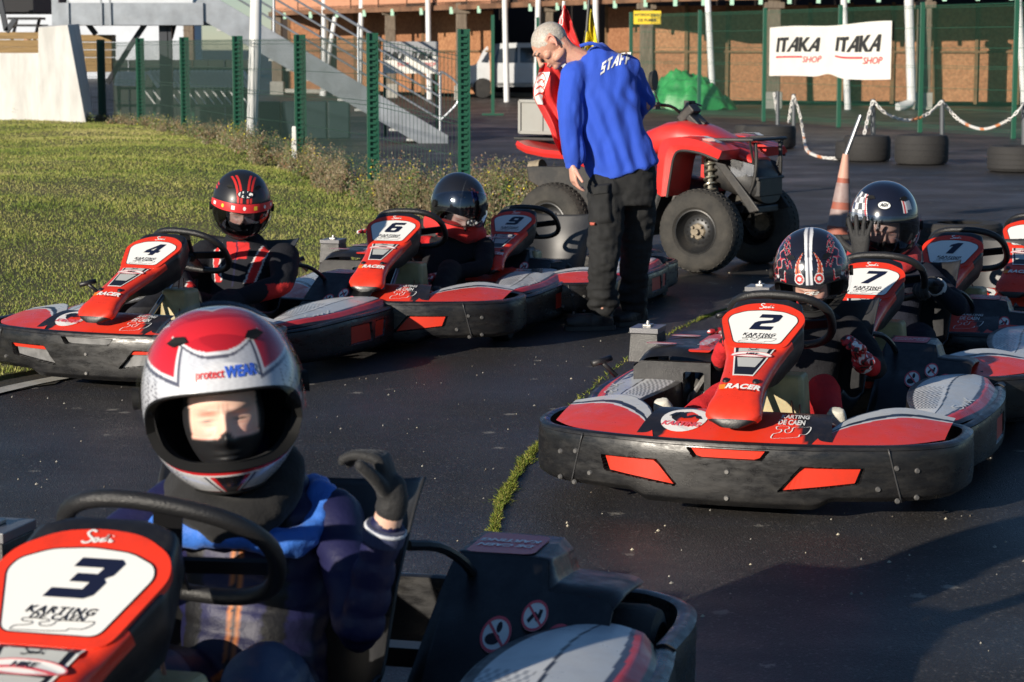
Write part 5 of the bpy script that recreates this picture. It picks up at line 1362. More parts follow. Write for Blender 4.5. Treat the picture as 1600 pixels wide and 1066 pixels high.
# ------------------------------------------------------------------ faces and hands
SKIN = mat('skin', (1, 1, 1), .5, attr=True, sss=.12, bump=.08, bscale=300)
CLOTH = lambda n_, c_, **k: mat(n_, c_, k.pop('rough', .8), bump=k.pop('bump', .35), bscale=k.pop('bscale', 90), sheen=k.pop('sheen', .1), **k)
def head_mesh(parent, detail=True, skin=(.60, .36, .27), mask=True, name='head'):
    """head in its own frame: face to -Y, centre at the origin; eyes at z = 0"""
    V = []; F = []; Cc = []; NUh, NVh = 110, 110
    def g(x, z, cx, cz, sx, sz): return math.exp(-((x - cx) / sx) ** 2 - ((z - cz) / sz) ** 2)
    for j in range(NVh + 1):
        el = -90 + 180 * j / NVh
        for i in range(NUh):
            az = -180 + 360 * i / NUh; e, a = R(el), R(az)
            x = .072 * math.cos(e) * math.sin(a); y = -.092 * math.cos(e) * math.cos(a); z = .115 * math.sin(e) - .005
            if z < 0: x *= 1 - .25 * (z / -.12) ** 2; 
            f = sstep(.02, .06, -y); ax = abs(x)
            d = .030 * g(x, z, 0, -.032, .011, .016) + .018 * g(x, z, 0, -.010, .008, .022) + .010 * g(ax, z, .012, -.038, .009, .009)    # nose
            d += .010 * g(ax, z, .030, .020, .022, .007) + .004 * g(x, z, 0, .022, .02, .01)       # brows
            d -= .015 * g(ax, z, .030, .002, .016, .009)                                            # sockets
            d += .0085 * g(ax, z, .031, .001, .012, .0060)                                          # lids over the eyes
            d -= .0032 * g(ax, z, .031, -.0012, .013, .0016)
            d += .006 * g(ax, z, .038, -.030, .018, .016)                                           # cheeks
            d += .005 * g(x, z, 0, -.062, .020, .006) + .004 * g(x, z, 0, -.072, .018, .006) - .004 * g(x, z, 0, -.067, .022, .002) + .010 * g(x, z, 0, -.095, .022, .018)
            y -= d * f
            c = list(skin); k = .55 * g(ax, z, .040, -.026, .020, .018) + .5 * g(ax, z, .032, .010, .020, .006) + .4 * g(x, z, 0, -.034, .014, .014)
            c = [c[0] * (1 + .10 * k), c[1] * (1 - .32 * k), c[2] * (1 - .30 * k)]
            s_ = g(ax, z, .031, -.0012 - .10 * (ax - .031), .0140, .0027); c = [q * (1 - .93 * s_) for q in c]; s_ = g(ax, z, .031, -.0075 , .014, .0012) + g(ax, z, .031, .0065, .015, .0012); c = [c[0] * (1 - .22 * s_), c[1] * (1 - .38 * s_), c[2] * (1 - .38 * s_)]; s_ = g(x, z, 0, .020, .0016, .010) + g(ax, z, .0075, .022, .0014, .008); c = [c[0] * (1 - .2 * s_), c[1] * (1 - .32 * s_), c[2] * (1 - .32 * s_)]
            s_ = g(ax, z, .033, .020 + .03 * (ax - .03), .016, .0034); c = [q * (1 - .42 * s_) for q in c]
            s_ = g(x, z, 0, -.067, .021, .002); c = [c[0] * (1 - .5 * s_), c[1] * (1 - .7 * s_), c[2] * (1 - .7 * s_)]
            s_ = g(x, z, 0, -.067, .020, .008) * .5; c = [c[0], c[1] * (1 - .4 * s_), c[2] * (1 - .4 * s_)]
            if mask and (z < -.034 + .016 * g(x, z, 0, z, .012, 1) * 1.0 or z > .052 + .004 * math.sin(x * 90) or ax > .060 or y > -.02):
                c = [.014, .014, .016]; q = Vector((x, y, z)); q = q + q.normalized() * .004; x, y, z = q
            V.append((x, y, z)); Cc.append(tuple(c))
    for j in range(NVh):
        for i in range(NUh):
            F.append((j * NUh + i, j * NUh + (i + 1) % NUh, (j + 1) * NUh + (i + 1) % NUh, (j + 1) * NUh + i))
    m = MB(); m.add(V, F, 0, None, Cc); return m.build(name, SKIN, parent, auto=None)
def hand(mb, wrist, d, palm, s_=1.0, curl=(.5, .55, .6, .65), spread=.10, side=1, thumb=(.5, .4), rf=1.0, cj=(.8, 1.0, 1.0)):
    """wrist point, direction of the fingers, normal out of the palm; side = +1 puts the thumb towards d x palm"""
    d = Vector(d).normalized(); n = Vector(palm).normalized(); n = (n - d * n.dot(d)).normalized(); w_ = d.cross(n) * side; W0 = Vector(wrist)
    L = .088 * s_
    torso(mb, [(W0, .026 * s_, .019 * s_, w_), (W0 + d * L * .35, .034 * s_, .018 * s_, w_), (W0 + d * L * .8, .040 * s_, .016 * s_, w_), (W0 + d * L, .038 * s_, .013 * s_, w_)], 14)
    for k, (o, ln, r_) in enumerate(((.030, .074, .0092), (.010, .082, .0095), (-.010, .076, .0092), (-.029, .060, .0082))):
        p = W0 + d * (L * .93) + w_ * o * s_; ang = 0; q = (d + w_ * (o / .03) * spread).normalized(); pts = [p - q * .02 * s_, p]
        for t, cq in zip((.44, .31, .25), cj):
            ang += curl[k] * cq; dd = q * math.cos(ang) + n * math.sin(ang); p = p + dd * ln * t * s_; pts.append(p)
        P = cr(pts, 3); mb.tube(P, list(np.interp(np.linspace(0, 1, len(P)), [0, 1], [r_ * s_ * rf * 1.08, r_ * s_ * rf * .82])), 10); ball(mb, P[-1], r_ * s_ * rf * .84, n=6)
    b = W0 + d * L * .28 + w_ * .030 * s_ + n * .006 * s_; q = (d * math.cos(thumb[0] + .5) + w_ * math.sin(thumb[0] + .5)).normalized(); pts = [b - w_ * .012 * s_, b]
    for t in (.036, .028, .022):
        b = b + q * t * s_; pts.append(b); q = (q + n * thumb[1] * .5 + d * .25).normalized()
    P = cr(pts, 3); mb.tube(P, list(np.interp(np.linspace(0, 1, len(P)), [0, 1], [.0135 * s_ * rf, .0095 * s_ * rf])), 10); ball(mb, P[-1], .0096 * s_ * rf, n=6)
def loc_in(k, p):     # world point -> frame of kart k (not scaled)
    X, Y, A = KP[k]; return Matrix.Rotation(-R(A), 3, 'Z') @ (Vector(p) - Vector((X, Y, 0)))
def KL_(k, px, py, ly):      # pixel -> kart frame, on the plane at local depth ly
    X, Y, A = KP[k]; Mi = Matrix.Rotation(-R(A), 3, 'Z'); o = Mi @ (Vector((0, 0, CAM_H)) - Vector((X, Y, 0))); d = Mi @ ray(px, py); t = (ly - o.y) / d.y; return o + d * t
def driver(k, label, hc, yaw, pitch, roll, hs, suit, spec, disp_amp=.006):
    X, Y, A = KP[k]; t = thing('person', label, 'person', (X, Y, 0), R(A)); sc_ = spec.get('s', 1.0)
    hc = Vector(hc); Rh = Matrix.Rotation(R(yaw), 3, 'Z') @ Matrix.Rotation(R(pitch), 3, 'X') @ Matrix.Rotation(R(roll), 3, 'Y')
    m = MB(); s_ = sc_; shz = hc.z - .20 * s_; sx = hc.x * .8; sw_ = .165 * s_ * spec.get('wide', 1); hip = Vector((sx * .3, .27, .20)); ch = Vector((sx * .7, .36, (shz + .22) / 2 + .02)); sh = Vector((sx, .36 + .0, shz))
    torso(m, [(hip + Vector((0, 0, -.06)), .10 * s_, .08 * s_), (hip, .145 * s_, .11 * s_), (hip.lerp(ch, .6), .135 * s_, .10 * s_), (ch + Vector((0, 0, .04)), .155 * s_, .105 * s_), (sh + Vector((0, 0, -.04)), .165 * s_, .09 * s_), (sh + Vector((0, 0, .015)), .12 * s_, .07 * s_), (sh + Vector((0, -.01, .06 * s_)), .062 * s_, .06 * s_), (hc + Vector((0, .03, -.10)), .055 * s_, .055 * s_)])
    ball(m, sh + Vector((0, 0, .03 * s_)), (.10 * s_, .08 * s_, .05 * s_))
    hands = []
    for sg in (1, -1):
        S0 = sh + Vector((sg * sw_, 0, -.035 * s_)); E_, Wr = [Vector(p) for p in spec['arm'][0 if sg > 0 else 1]]
        limb(m, [S0, S0.lerp(E_, .5) + Vector((sg * .008, .0, 0)), E_, E_.lerp(Wr, .5), Wr], [q * s_ * spec.get('arm_r', 1) for q in (.062, .054, .046, .042, .031)]); hands.append((sg, E_, Wr))
        K_, Ft = [Vector(p) for p in spec['leg'][0 if sg > 0 else 1]]
        limb(m, [hip + Vector((sg * .075 * s_, 0, 0)), (hip + Vector((sg * .08, 0, 0))).lerp(K_, .5), K_, K_.lerp(Ft, .5) + Vector((0, .01, .01)), Ft], [.085 * s_, .080 * s_, .066 * s_, .056 * s_, .042 * s_])
    def disp(co, no):
        w1 = nz3(co * np.array([1, 1, 1.9]), 16, 3.1) * .6 + nz3(co, 38, 7.7) * .35
        return w1 * disp_amp + (spec['puff'](co) if 'puff' in spec else 0)
    fuse('body', m, suit, .009, 5, t, disp=disp, cf=spec['cf'])
    # helmet and head
    hroot = make_helmet(t, sc_=hs, **spec['helmet']); hroot.location = hc; hroot.rotation_euler = Rh.to_euler()
    hd = head_mesh(t, skin=spec.get('skin', (.60, .36, .27))); hd.location = hc + Rh @ Vector((0, spec.get('facey', -.035) * hs, spec.get('facez', -.030) * hs)); hd.rotation_euler = Rh.to_euler(); hd.scale = (hs * .98,) * 3
    for (sg, E_, Wr), gs in zip(hands, spec['glove']):
        m = MB(); dd = (Wr - E_).normalized()
        if gs.get('cuff', True): m.tube([Wr - dd * .045 * s_, Wr + dd * .02 * s_], [.036 * s_ * gs.get('rf', 1), .030 * s_], 14)
        if gs.get('off'): limb(m, [Wr + dd * .046, Wr + dd * .062, Wr + dd * gs['off'] + Vector(gs['d']) * .02], [.033, .031, .032])
        hand(m, Wr + dd * gs.get('off', .012), gs.get('d', dd), gs['n'], s_ * gs.get('s', 1.0), gs.get('curl', (.8, .85, .85, .9)), gs.get('spread', .08), gs.get('side', sg), gs.get('thumb', (.5, .4)), gs.get('rf', 1.15), gs.get('cj', (.8, 1.0, 1.0)))
        fuse('glove', m, gs['m'], .0042, 3, t, cf=gs.get('cf'))
    for i, sg in enumerate((1, -1)):
        Ft = Vector(spec['leg'][i][1]); m = MB(); o = Ft + Vector((sg * .01, -.02, -.02)); D = Vector((sg * .15, -.45, .9)).normalized()
        up = Vector((0, -.9, -.45)).normalized()
        torso(m, [(o - D * .05, .030, .040), (o, .036, .045), (o + D * .06, .040, .034), (o + D * .12, .038, .026), (o + D * .155, .026, .018)], 16)
        fuse('shoe', m, spec['shoe'], .006, 3, t)
    return t, Rh, hc
def C3(*c): return np.array(c)
def const(c): return lambda co: np.tile(np.array(c, 'f'), (len(co), 1))
BLKG = CLOTH('glove_black', (.016, .016, .017), rough=.7); REDG = mat('glove_graphic', (1, 1, 1), .6, attr=True, bump=.3, bscale=120)
SUIT = mat('suit_cloth', (1, 1, 1), .9, attr=True, bump=.4, bscale=120, spec=.25)
PUF = mat('puffer_nylon', (1, 1, 1), .5, attr=True, bump=.25, bscale=40, spec=.35)
SHW = mat('shoe_white', (.62, .60, .52), .6, var=.2, vscale=20, bump=.3, bscale=60); SHB = mat('shoe_black', (.02, .02, .02), .5, bump=.3, bscale=60)
# --- driver of kart 2
def cf2(co):
    c = np.tile(C3(.014, .014, .017), (len(co), 1)); leg = (co[:, 1] < .13) & (co[:, 2] < .46); c[leg] = (.62, .025, .03); col = (co[:, 2] > .575) & (np.abs(co[:, 0]) < .12) & (co[:, 1] < .34); c[col] = (.45, .03, .035); return c
def cfg2(co):
    c = np.tile(C3(.55, .025, .035), (len(co), 1)); n1 = nz3(co, 75, 2.); c[n1 > .30] = (.80, .80, .80); c[n1 < -.30] = (.02, .02, .02); return c
def lg2(h, vp):
    m = MB(); v, f = text('CR2', .05, .5, .04); m.sheet(v, f, lambda a, b: vp(.5 + a * 1.6, .86 - b * 2.0, .013)); m.build('visor_lettering', LGR, h, auto=None)
hc2 = KL_(2, 1268, 427, .33)
driver(2, 'child in red trousers and a patterned helmet with white centre stripes, in kart 2', hc2, 17.3 - 9, 22, -4, 1.0, SUIT, dict(
    arm=[((.31, .20, .36), (.27, .03, .41)), ((-.30, .20, .36), (-.19, -.10, .52))], leg=[((.15, -.06, .30), (.24, -.42, .19)), ((-.17, -.06, .29), (-.33, -.46, .20))], cf=cf2, s=.95,
    glove=[dict(m=REDG, cf=cfg2, n=(-.5, -.5, -.3), d=(.05, -.5, .6), curl=(.55, .6, .6, .6), s=1.08, spread=.25, rf=1.35), dict(m=REDG, cf=cfg2, n=(0, -.5, -1), d=(.2, -1, .1), rf=1.3)], shoe=SHW,
    helmet=dict(design=d_k2, visor='clear', vrot=36, logos=lg2)))
# --- driver of kart 4
def cf4(co):
    c = np.tile(C3(.013, .014, .019), (len(co), 1)); x, y, z = co[:, 0], co[:, 1], co[:, 2]; x0 = x - .02
    fr = y < .34
    c[fr & (z > .50) & (z < .585) & (np.abs(x0) < .065)] = (.60, .03, .03); c[fr & (z > .38) & (z < .56) & (np.abs(np.abs(x0) - .125 - .3 * (z - .5)) < .022)] = (.60, .03, .03)
    ed = fr & (z > .38) & (z < .59) & (np.abs(np.abs(np.abs(x0) - .125 - .3 * (z - .5)) - .024) < .0035); c[ed] = (.6, .6, .6)
    c[fr & (np.abs(x0) < .005) & (z > .36)] = (.02, .02, .05)
    c[(y < .12) & (z < .30)] = (.05, .05, .055); c[(y < .2) & (y > .06) & (z > .3) & (z < .40) & (np.abs(x0) > .20)] = (.55, .03, .03); return c
def lg4(h, vp):
    oval(h, lambda a, b, o: hp(2 + a * 100, 33 + b * 90, .004 + o), 'HJC', .165, .066, .15)
hc4 = KL_(4, 377, 320, .33)
driver(4, 'driver in black and red suit and black helmet with red stripes, in kart 4', hc4, 22.7 + 8 + 3, 14, 3, 1.02, SUIT, dict(
    arm=[((.33, .17, .39), (.19, -.02, .33)), ((-.27, .17, .40), (-.10, -.02, .36))], leg=[((.17, -.10, .31), (.23, -.50, .18)), ((-.17, -.10, .31), (-.25, -.50, .18))], cf=cf4, s=1.16, wide=1.22, arm_r=1.15,
    glove=[dict(m=BLKG, n=(-.4, -.3, -.7), curl=(.6, .7, .7, .8)), dict(m=BLKG, n=(.4, -.3, -.7), curl=(.6, .7, .7, .8))], shoe=SHB,
    helmet=dict(design=d_k4, matt=True, visor='smoke', vrot=0, strip=mat('strip_red', (.62, .03, .035), .35), logos=lg4)))
# --- driver of kart 6
def cf6(co):
    c = np.tile(C3(.014, .014, .017), (len(co), 1)); x, y, z = co[:, 0], co[:, 1], co[:, 2]; c[(z > .52) & (x < .20)] = (.55, .022, .022); c[(z > .44) & (x < -.02) & (y > .1)] = (.52, .02, .022); c[(z > .50) & (np.abs(x - .1) < .07) & (y < .32)] = (.3, .02, .02); return c
def lg6(h, vp): oval(h, lambda a, b, o: vp(.5 + a * .55, .86 - b * 1.7, .013 + o), 'HJC', .15, .055, .14)
hc6 = KL_(6, 716, 321, .33)
t6, _a, _b = driver(6, 'driver looking down in a plain glossy black helmet and red hood sitting in kart 6', hc6, 13.5 + 2 + 24, 30, 6, 1.06, SUIT, dict(
    arm=[((.33, .16, .34), (.16, -.02, .31)), ((-.28, .14, .42), (-.20, -.12, .55))], leg=[((.19, -.04, .33), (.23, -.48, .18)), ((-.17, -.10, .31), (-.25, -.50, .18))], cf=cf6, s=1.05, skin=(.66, .42, .33),
    glove=[dict(m=REDG, cf=cfg2, n=(-.4, -.3, -.7)), dict(m=REDG, cf=cfg2, n=(0, -.4, -1), d=(.1, -1, .2))], shoe=SHB,
    helmet=dict(design=d_k6, visor='smoke', vrot=37, logos=lg6)))
m = MB(); hq = hc6 + Vector((-.02, .04, -.13)); m.tube([hq + Vector((.135 * math.cos(a) - .015, .12 * math.sin(a), .04 * -math.cos(a))) for a in np.linspace(0, 2 * PI, 24, endpoint=False)], .052, 14, closed=True)
fuse('hood', m, CLOTH('hood_red', (.60, .025, .022)), .008, 3, t6, disp=lambda co, no: .010 * nz3(co, 20, 1.))
# --- driver of kart 7
def cf7(co):
    c = np.tile(C3(.012, .014, .024), (len(co), 1)); c[(co[:, 2] > .565) & (np.abs(co[:, 0] + .04) < .13)] = (.42, .016, .02); return c
def cfc7(co): return np.tile(C3(.016, .016, .017), (len(co), 1))
def lg7(h, vp): oval(h, lambda a, b, o: hp(-6 + a * 100, 34 + b * 100, .003 + o), 'AGV', .115, .055, .07)
hc7 = KL_(7, 1381, 347, .33)
p7 = KL_(7, 1343, 402, .10); w7 = KL_(7, 1448, 442, -.02)
driver(7, 'driver in black helmet with white checks holding one gloved hand against it', hc7, 17.3 - 10 + 4, 8, 2, 1.08, SUIT, dict(
    arm=[((.30, .20, .42), tuple(w7 + Vector((.02, .05, -.01)))), ((-.30, .20, .45), tuple(p7 + Vector((-.0, 0, -.01))))], leg=[((.17, -.08, .30), (.23, -.50, .18)), ((-.17, -.08, .30), (-.25, -.50, .18))], cf=cf7, s=1.05,
    glove=[dict(m=BLKG, n=(0, -.6, -1), d=(-.4, -1, 0)), dict(m=BLKG, n=(.2, 1, 0), d=(-.05, -.05, 1), curl=(.12, .1, .1, .12), spread=.3, side=1, cuff=True, s=1.1)], shoe=SHB,
    helmet=dict(design=d_k7, visor='smoke', vrot=0, logos=lg7)))
m = MB(); hq = hc7 + Vector((0, .02, -.165)); m.tube([hq + Vector((.125 * math.cos(a), .115 * math.sin(a), .02 * math.sin(2 * a))) for a in np.linspace(0, 2 * PI, 24, endpoint=False)], .048, 14, closed=True)
per7 = [o for o in C.objects if o.name.startswith('person')][-1]
fuse('scarf', m, CLOTH('scarf_red', (.42, .016, .02)), .008, 3, per7, disp=lambda co, no: .006 * nz3(co, 30, 1.))
m = MB(); d7 = (Vector(w7) - Vector((.30, .20, .42))).normalized(); q7 = Vector(w7) + Vector((.02, .05, -.01)); m.tube([q7 - d7 * .055, q7 - d7 * .03], .042, 16); m.build('white_cuff', CLOTH('cuff_white', (.55, .55, .55)), per7)
# --- driver of kart 3
hc3 = KL_(3, 347, 626, .22)
w3 = KL_(3, 603, 824, .12); e3 = KL_(3, 560, 985, .16)
def cf3(co):
    x, y, z = co[:, 0], co[:, 1], co[:, 2]; c = np.tile(C3(.014, .015, .060), (len(co), 1)); c[(y < .06) & (z < .45)] = (.05, .075, .14)
    xc = hc3.x * .7; c[(y < .30) & (np.abs(x - xc - .005) < .012) & (z < .62)] = (.008, .008, .02); zz = (y < .30) & (np.abs(np.abs(x - xc - .005) - .010) < .0025) & (z < .70); c[zz] = (.50, .16, .04)
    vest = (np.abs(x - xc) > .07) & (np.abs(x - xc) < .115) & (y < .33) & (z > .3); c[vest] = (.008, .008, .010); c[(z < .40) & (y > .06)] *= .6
    return c
def puff3(co): return .007 * np.abs(np.sin(co[:, 2] * 52 + co[:, 0] * 6)) ** .6
def lg3(h, vp):
    m = MB(); v, f = text('protect', .080, .15, .015, 'RIGHT'); m.sheet(v, f, lambda a, b: hp(3 + a * 88, 21 + b * 100, .002)); m.build('helmet_lettering', mat('logo_red', (.65, .03, .03), .4), h, auto=None)
    m = MB(); v, f = text('WEAR', .095, .1, .045, 'LEFT'); m.sheet(v, f, lambda a, b: hp(4 + a * 88, 21 + b * 100, .002)); m.build('helmet_lettering', mat('logo_blue', (.04, .12, .60), .4), h, auto=None)
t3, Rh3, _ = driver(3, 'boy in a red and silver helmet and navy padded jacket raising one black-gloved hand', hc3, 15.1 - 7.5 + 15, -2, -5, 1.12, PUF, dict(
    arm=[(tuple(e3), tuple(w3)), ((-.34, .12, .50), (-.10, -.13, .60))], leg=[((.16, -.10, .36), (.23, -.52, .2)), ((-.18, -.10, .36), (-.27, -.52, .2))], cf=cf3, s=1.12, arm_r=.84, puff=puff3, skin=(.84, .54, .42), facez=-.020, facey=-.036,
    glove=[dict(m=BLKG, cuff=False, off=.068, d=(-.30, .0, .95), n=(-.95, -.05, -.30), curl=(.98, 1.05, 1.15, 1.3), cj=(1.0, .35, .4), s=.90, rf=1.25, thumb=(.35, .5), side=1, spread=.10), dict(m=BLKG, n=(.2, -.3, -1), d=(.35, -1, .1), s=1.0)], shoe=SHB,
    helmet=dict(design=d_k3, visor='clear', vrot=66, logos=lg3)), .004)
# bare wrist and knitted cuff of the raised arm
m = MB(); dd = (w3 - e3).normalized(); m.tube([w3 - dd * .02, w3 + dd * .055], [.030, .027], 18); m.build('wrist', mat('skin_plain', (.72, .45, .34), .5, sss=.15), t3)
m = MB(); m.tube([w3 - dd * .030, w3 - dd * .012, w3 + dd * .004], [.043, .044, .040], 22); m.build('cuff', CLOTH('cuff_navy', (.03, .04, .10)), t3)
m = MB(); m.tube([w3 - dd * .003 + Matrix.Rotation(a, 3, dd) @ (dd.orthogonal().normalized() * .040) for a in np.linspace(0, 2 * PI, 20, endpoint=False)], .0045, 8, closed=True); m.build('cuff_trim', CLOTH('trim_white', (.6, .62, .66)), t3)
t3['label'] = t3['label']
m = MB(); hq = hc3 + Vector((.0, .05, -.190)); m.tube([hq + Vector((.098 * math.cos(a), .095 * math.sin(a) + .01, .012 * math.sin(2 * a) + .05 * math.sin(a))) for a in np.linspace(0, 2 * PI, 24, endpoint=False)], .052, 14, closed=True)
fuse('neck_warmer', m, CLOTH('fleece_black', (.012, .012, .013), rough=.95), .008, 3, t3, disp=lambda co, no: .006 * nz3(co, 25, 1.))
m = MB(); hq = hc3 + Vector((0, .08, -.255))
m.tube([hq + Vector((.180 * math.cos(a), .13 * math.sin(a) + .02, .02 * math.sin(3 * a) + .035 * math.sin(a))) for a in np.linspace(0, 2 * PI, 30, endpoint=False)], .034, 12, closed=True)
fuse('hood', m, CLOTH('hood_blue', (.035, .16, .60), rough=.6), .008, 2, t3, disp=lambda co, no: .014 * nz3(co, 17, 4.) + .006 * nz3(co, 45, 2.))
# ------------------------------------------------------------------ quad bike
QR = mat('quad_red', (.70, .035, .030), .34, coat=.2, dirt=.15, dirtcol=(.25, .12, .08), dscale=8); QB = mat('quad_black', (.018, .018, .019), .5, dirt=.35, dirtcol=(.12, .10, .08), dscale=8, bump=.1, bscale=60)
QT = mat('quad_tyre', (.026, .025, .023), .85, col2=(.060, .055, .047), vscale=5, bump=.4, bscale=50); QRIM = mat('quad_rim', (.028, .029, .031), .4, .4, dirt=.4, dirtcol=(.16, .14, .11)); HUBM = mat('hub_dirty', (.30, .25, .18), .75, var=.4, vscale=30)
SPR = mat('spring', (.45, .42, .33), .35, .8, dirt=.4); HOUS = mat('lamp_glass', (.10, .11, .13), .12, coat=1)
QO = Vector((1.07, 16.48, 0)); QA = R(55)
t = thing('quad_bike', 'red and black quad bike with a front rack standing behind the man in blue', 'quad bike', tuple(QO), QA)
def qwheel(x, y, steer=0):
    r_, h = .295, .115; m = MB()
    m.lathe([(.155, -h * .85), (.175, -h * 1.0), (.238, -h * 1.03), (.275, -h * .86), (r_ - .004, -h * .6), (r_, 0), (r_ - .004, h * .6), (.275, h * .86), (.238, h * 1.03), (.175, h), (.155, h * .85)], 56, axis='X')
    o = m.build('wheel', QT, t); o.location = (x, y, r_); o.rotation_euler = (random.random() * 3, 0, steer)
    m = MB()
    for k in range(44):
        a = 2 * PI * k / 44
        for q in (-1, 0, 1):
            rot = Matrix.Rotation(a + (.1 if q else 0), 3, 'X'); m.box(tuple(rot @ Vector((q * .066, 0, r_ - .001 - .010 * abs(q)))), (.056, .022, .012), rot=rot @ Matrix.Rotation(q * .3, 3, 'Y'))
    b = m.build('tread_blocks', QT, o, False); b['kind'] = 'stuff'
    m = MB(); s_ = 1 if x > 0 else -1
    m.lathe([(.158, s_ * h * .9), (.150, s_ * h * .92), (.140, s_ * h * .60), (.118, s_ * h * .30), (.098, s_ * h * .45), (.055, s_ * h * .50), (.0, s_ * h * .50)], 40, axis='X'); m.build('rim', QRIM, o)
    m = MB(); m.tube([(s_ * h * .48, 0, 0), (s_ * h * .62, 0, 0)], [.062, .052], 8); m.tube([(s_ * h * .6, 0, 0), (s_ * h * .9, 0, 0)], [.022, .02], 8)
    for k in range(4): a = PI / 4 + k * PI / 2; m.tube([(s_ * h * .5, .045 * math.cos(a), .045 * math.sin(a)), (s_ * h * .8, .045 * math.cos(a), .045 * math.sin(a))], .010, 6)
    m.build('hub', HUBM, o)
    m = MB()
    for k in range(16): a = 2 * PI * k / 16; m.tube([(s_ * h * .44, .084 * math.cos(a), .084 * math.sin(a)), (s_ * h * .475, .084 * math.cos(a), .084 * math.sin(a))], .0085, 6)
    b = m.build('rim_holes', mat('hole_black', (.004, .004, .004), .9), o, False); b['kind'] = 'stuff'
for x, y, s_ in ((-.42, -.62, R(6)), (.42, -.62, R(6)), (-.42, .62, 0), (.42, .62, 0)): qwheel(x, y, s_)
def side_prism(name, poly, x0, x1, mt, bev=.008, par=None):
    m = MB(); m.prism(poly, lambda y, z: Vector((x0, y, z)), lambda y, z: Vector((x1, y, z))); return m.build(name, mt, par or t, False, bev=bev)
def hull(name, rings, mt, sm=True):    # rings of (y, z, half width, height) : rounded body sections
    m = MB(); R_ = []
    for y, z, w_, h in rings:
        R_.append([Vector((w_ * math.copysign(abs(math.cos(a)) ** .7, math.cos(a)), y, z + h * math.copysign(abs(math.sin(a)) ** .7, math.sin(a)))) for a in [2 * PI * k / 20 for k in range(20)]])
    m.loft(R_); return m.build(name, mt, t, sm, auto=40)
hull('tank_cover', [(.12, .86, .16, .06), (.0, .90, .21, .09), (-.15, .92, .24, .125), (-.30, .93, .24, .13), (-.45, .91, .21, .105), (-.60, .87, .20, .075), (-.74, .83, .18, .055), (-.86, .77, .14, .035)], QR)
hull('front_cowl', [(-.50, .72, .19, .12), (-.72, .68, .22, .15), (-.86, .64, .21, .15), (-.94, .58, .16, .10)], QB)
hull('saddle', [(.98, .86, .14, .035), (.70, .88, .16, .05), (.35, .84, .15, .055), (.08, .87, .12, .045)], QB)
hull('engine', [(.45, .45, .18, .16), (.1, .48, .20, .20), (-.2, .50, .19, .18), (-.45, .50, .12, .12)], QB)
m = MB()
for sg in (1, -1):
    m.tube([(sg * .16, 1.0, .62), (sg * .20, .6, .42), (sg * .22, .2, .27), (sg * .22, -.25, .27), (sg * .15, -.55, .42), (sg * .14, -.85, .50)], .020, 8, sm=4)
    m.tube([(sg * .14, -.58, .36), (sg * .33, -.62, .26)], .016, 8); m.tube([(sg * .14, -.72, .42), (sg * .33, -.62, .30)], .014, 8); m.tube([(sg * .15, .6, .34), (sg * .36, .62, .27)], .03, 8)
m.tube([(-.33, .62, .27), (.33, .62, .27)], .025, 10); m.build('frame', QB, t)
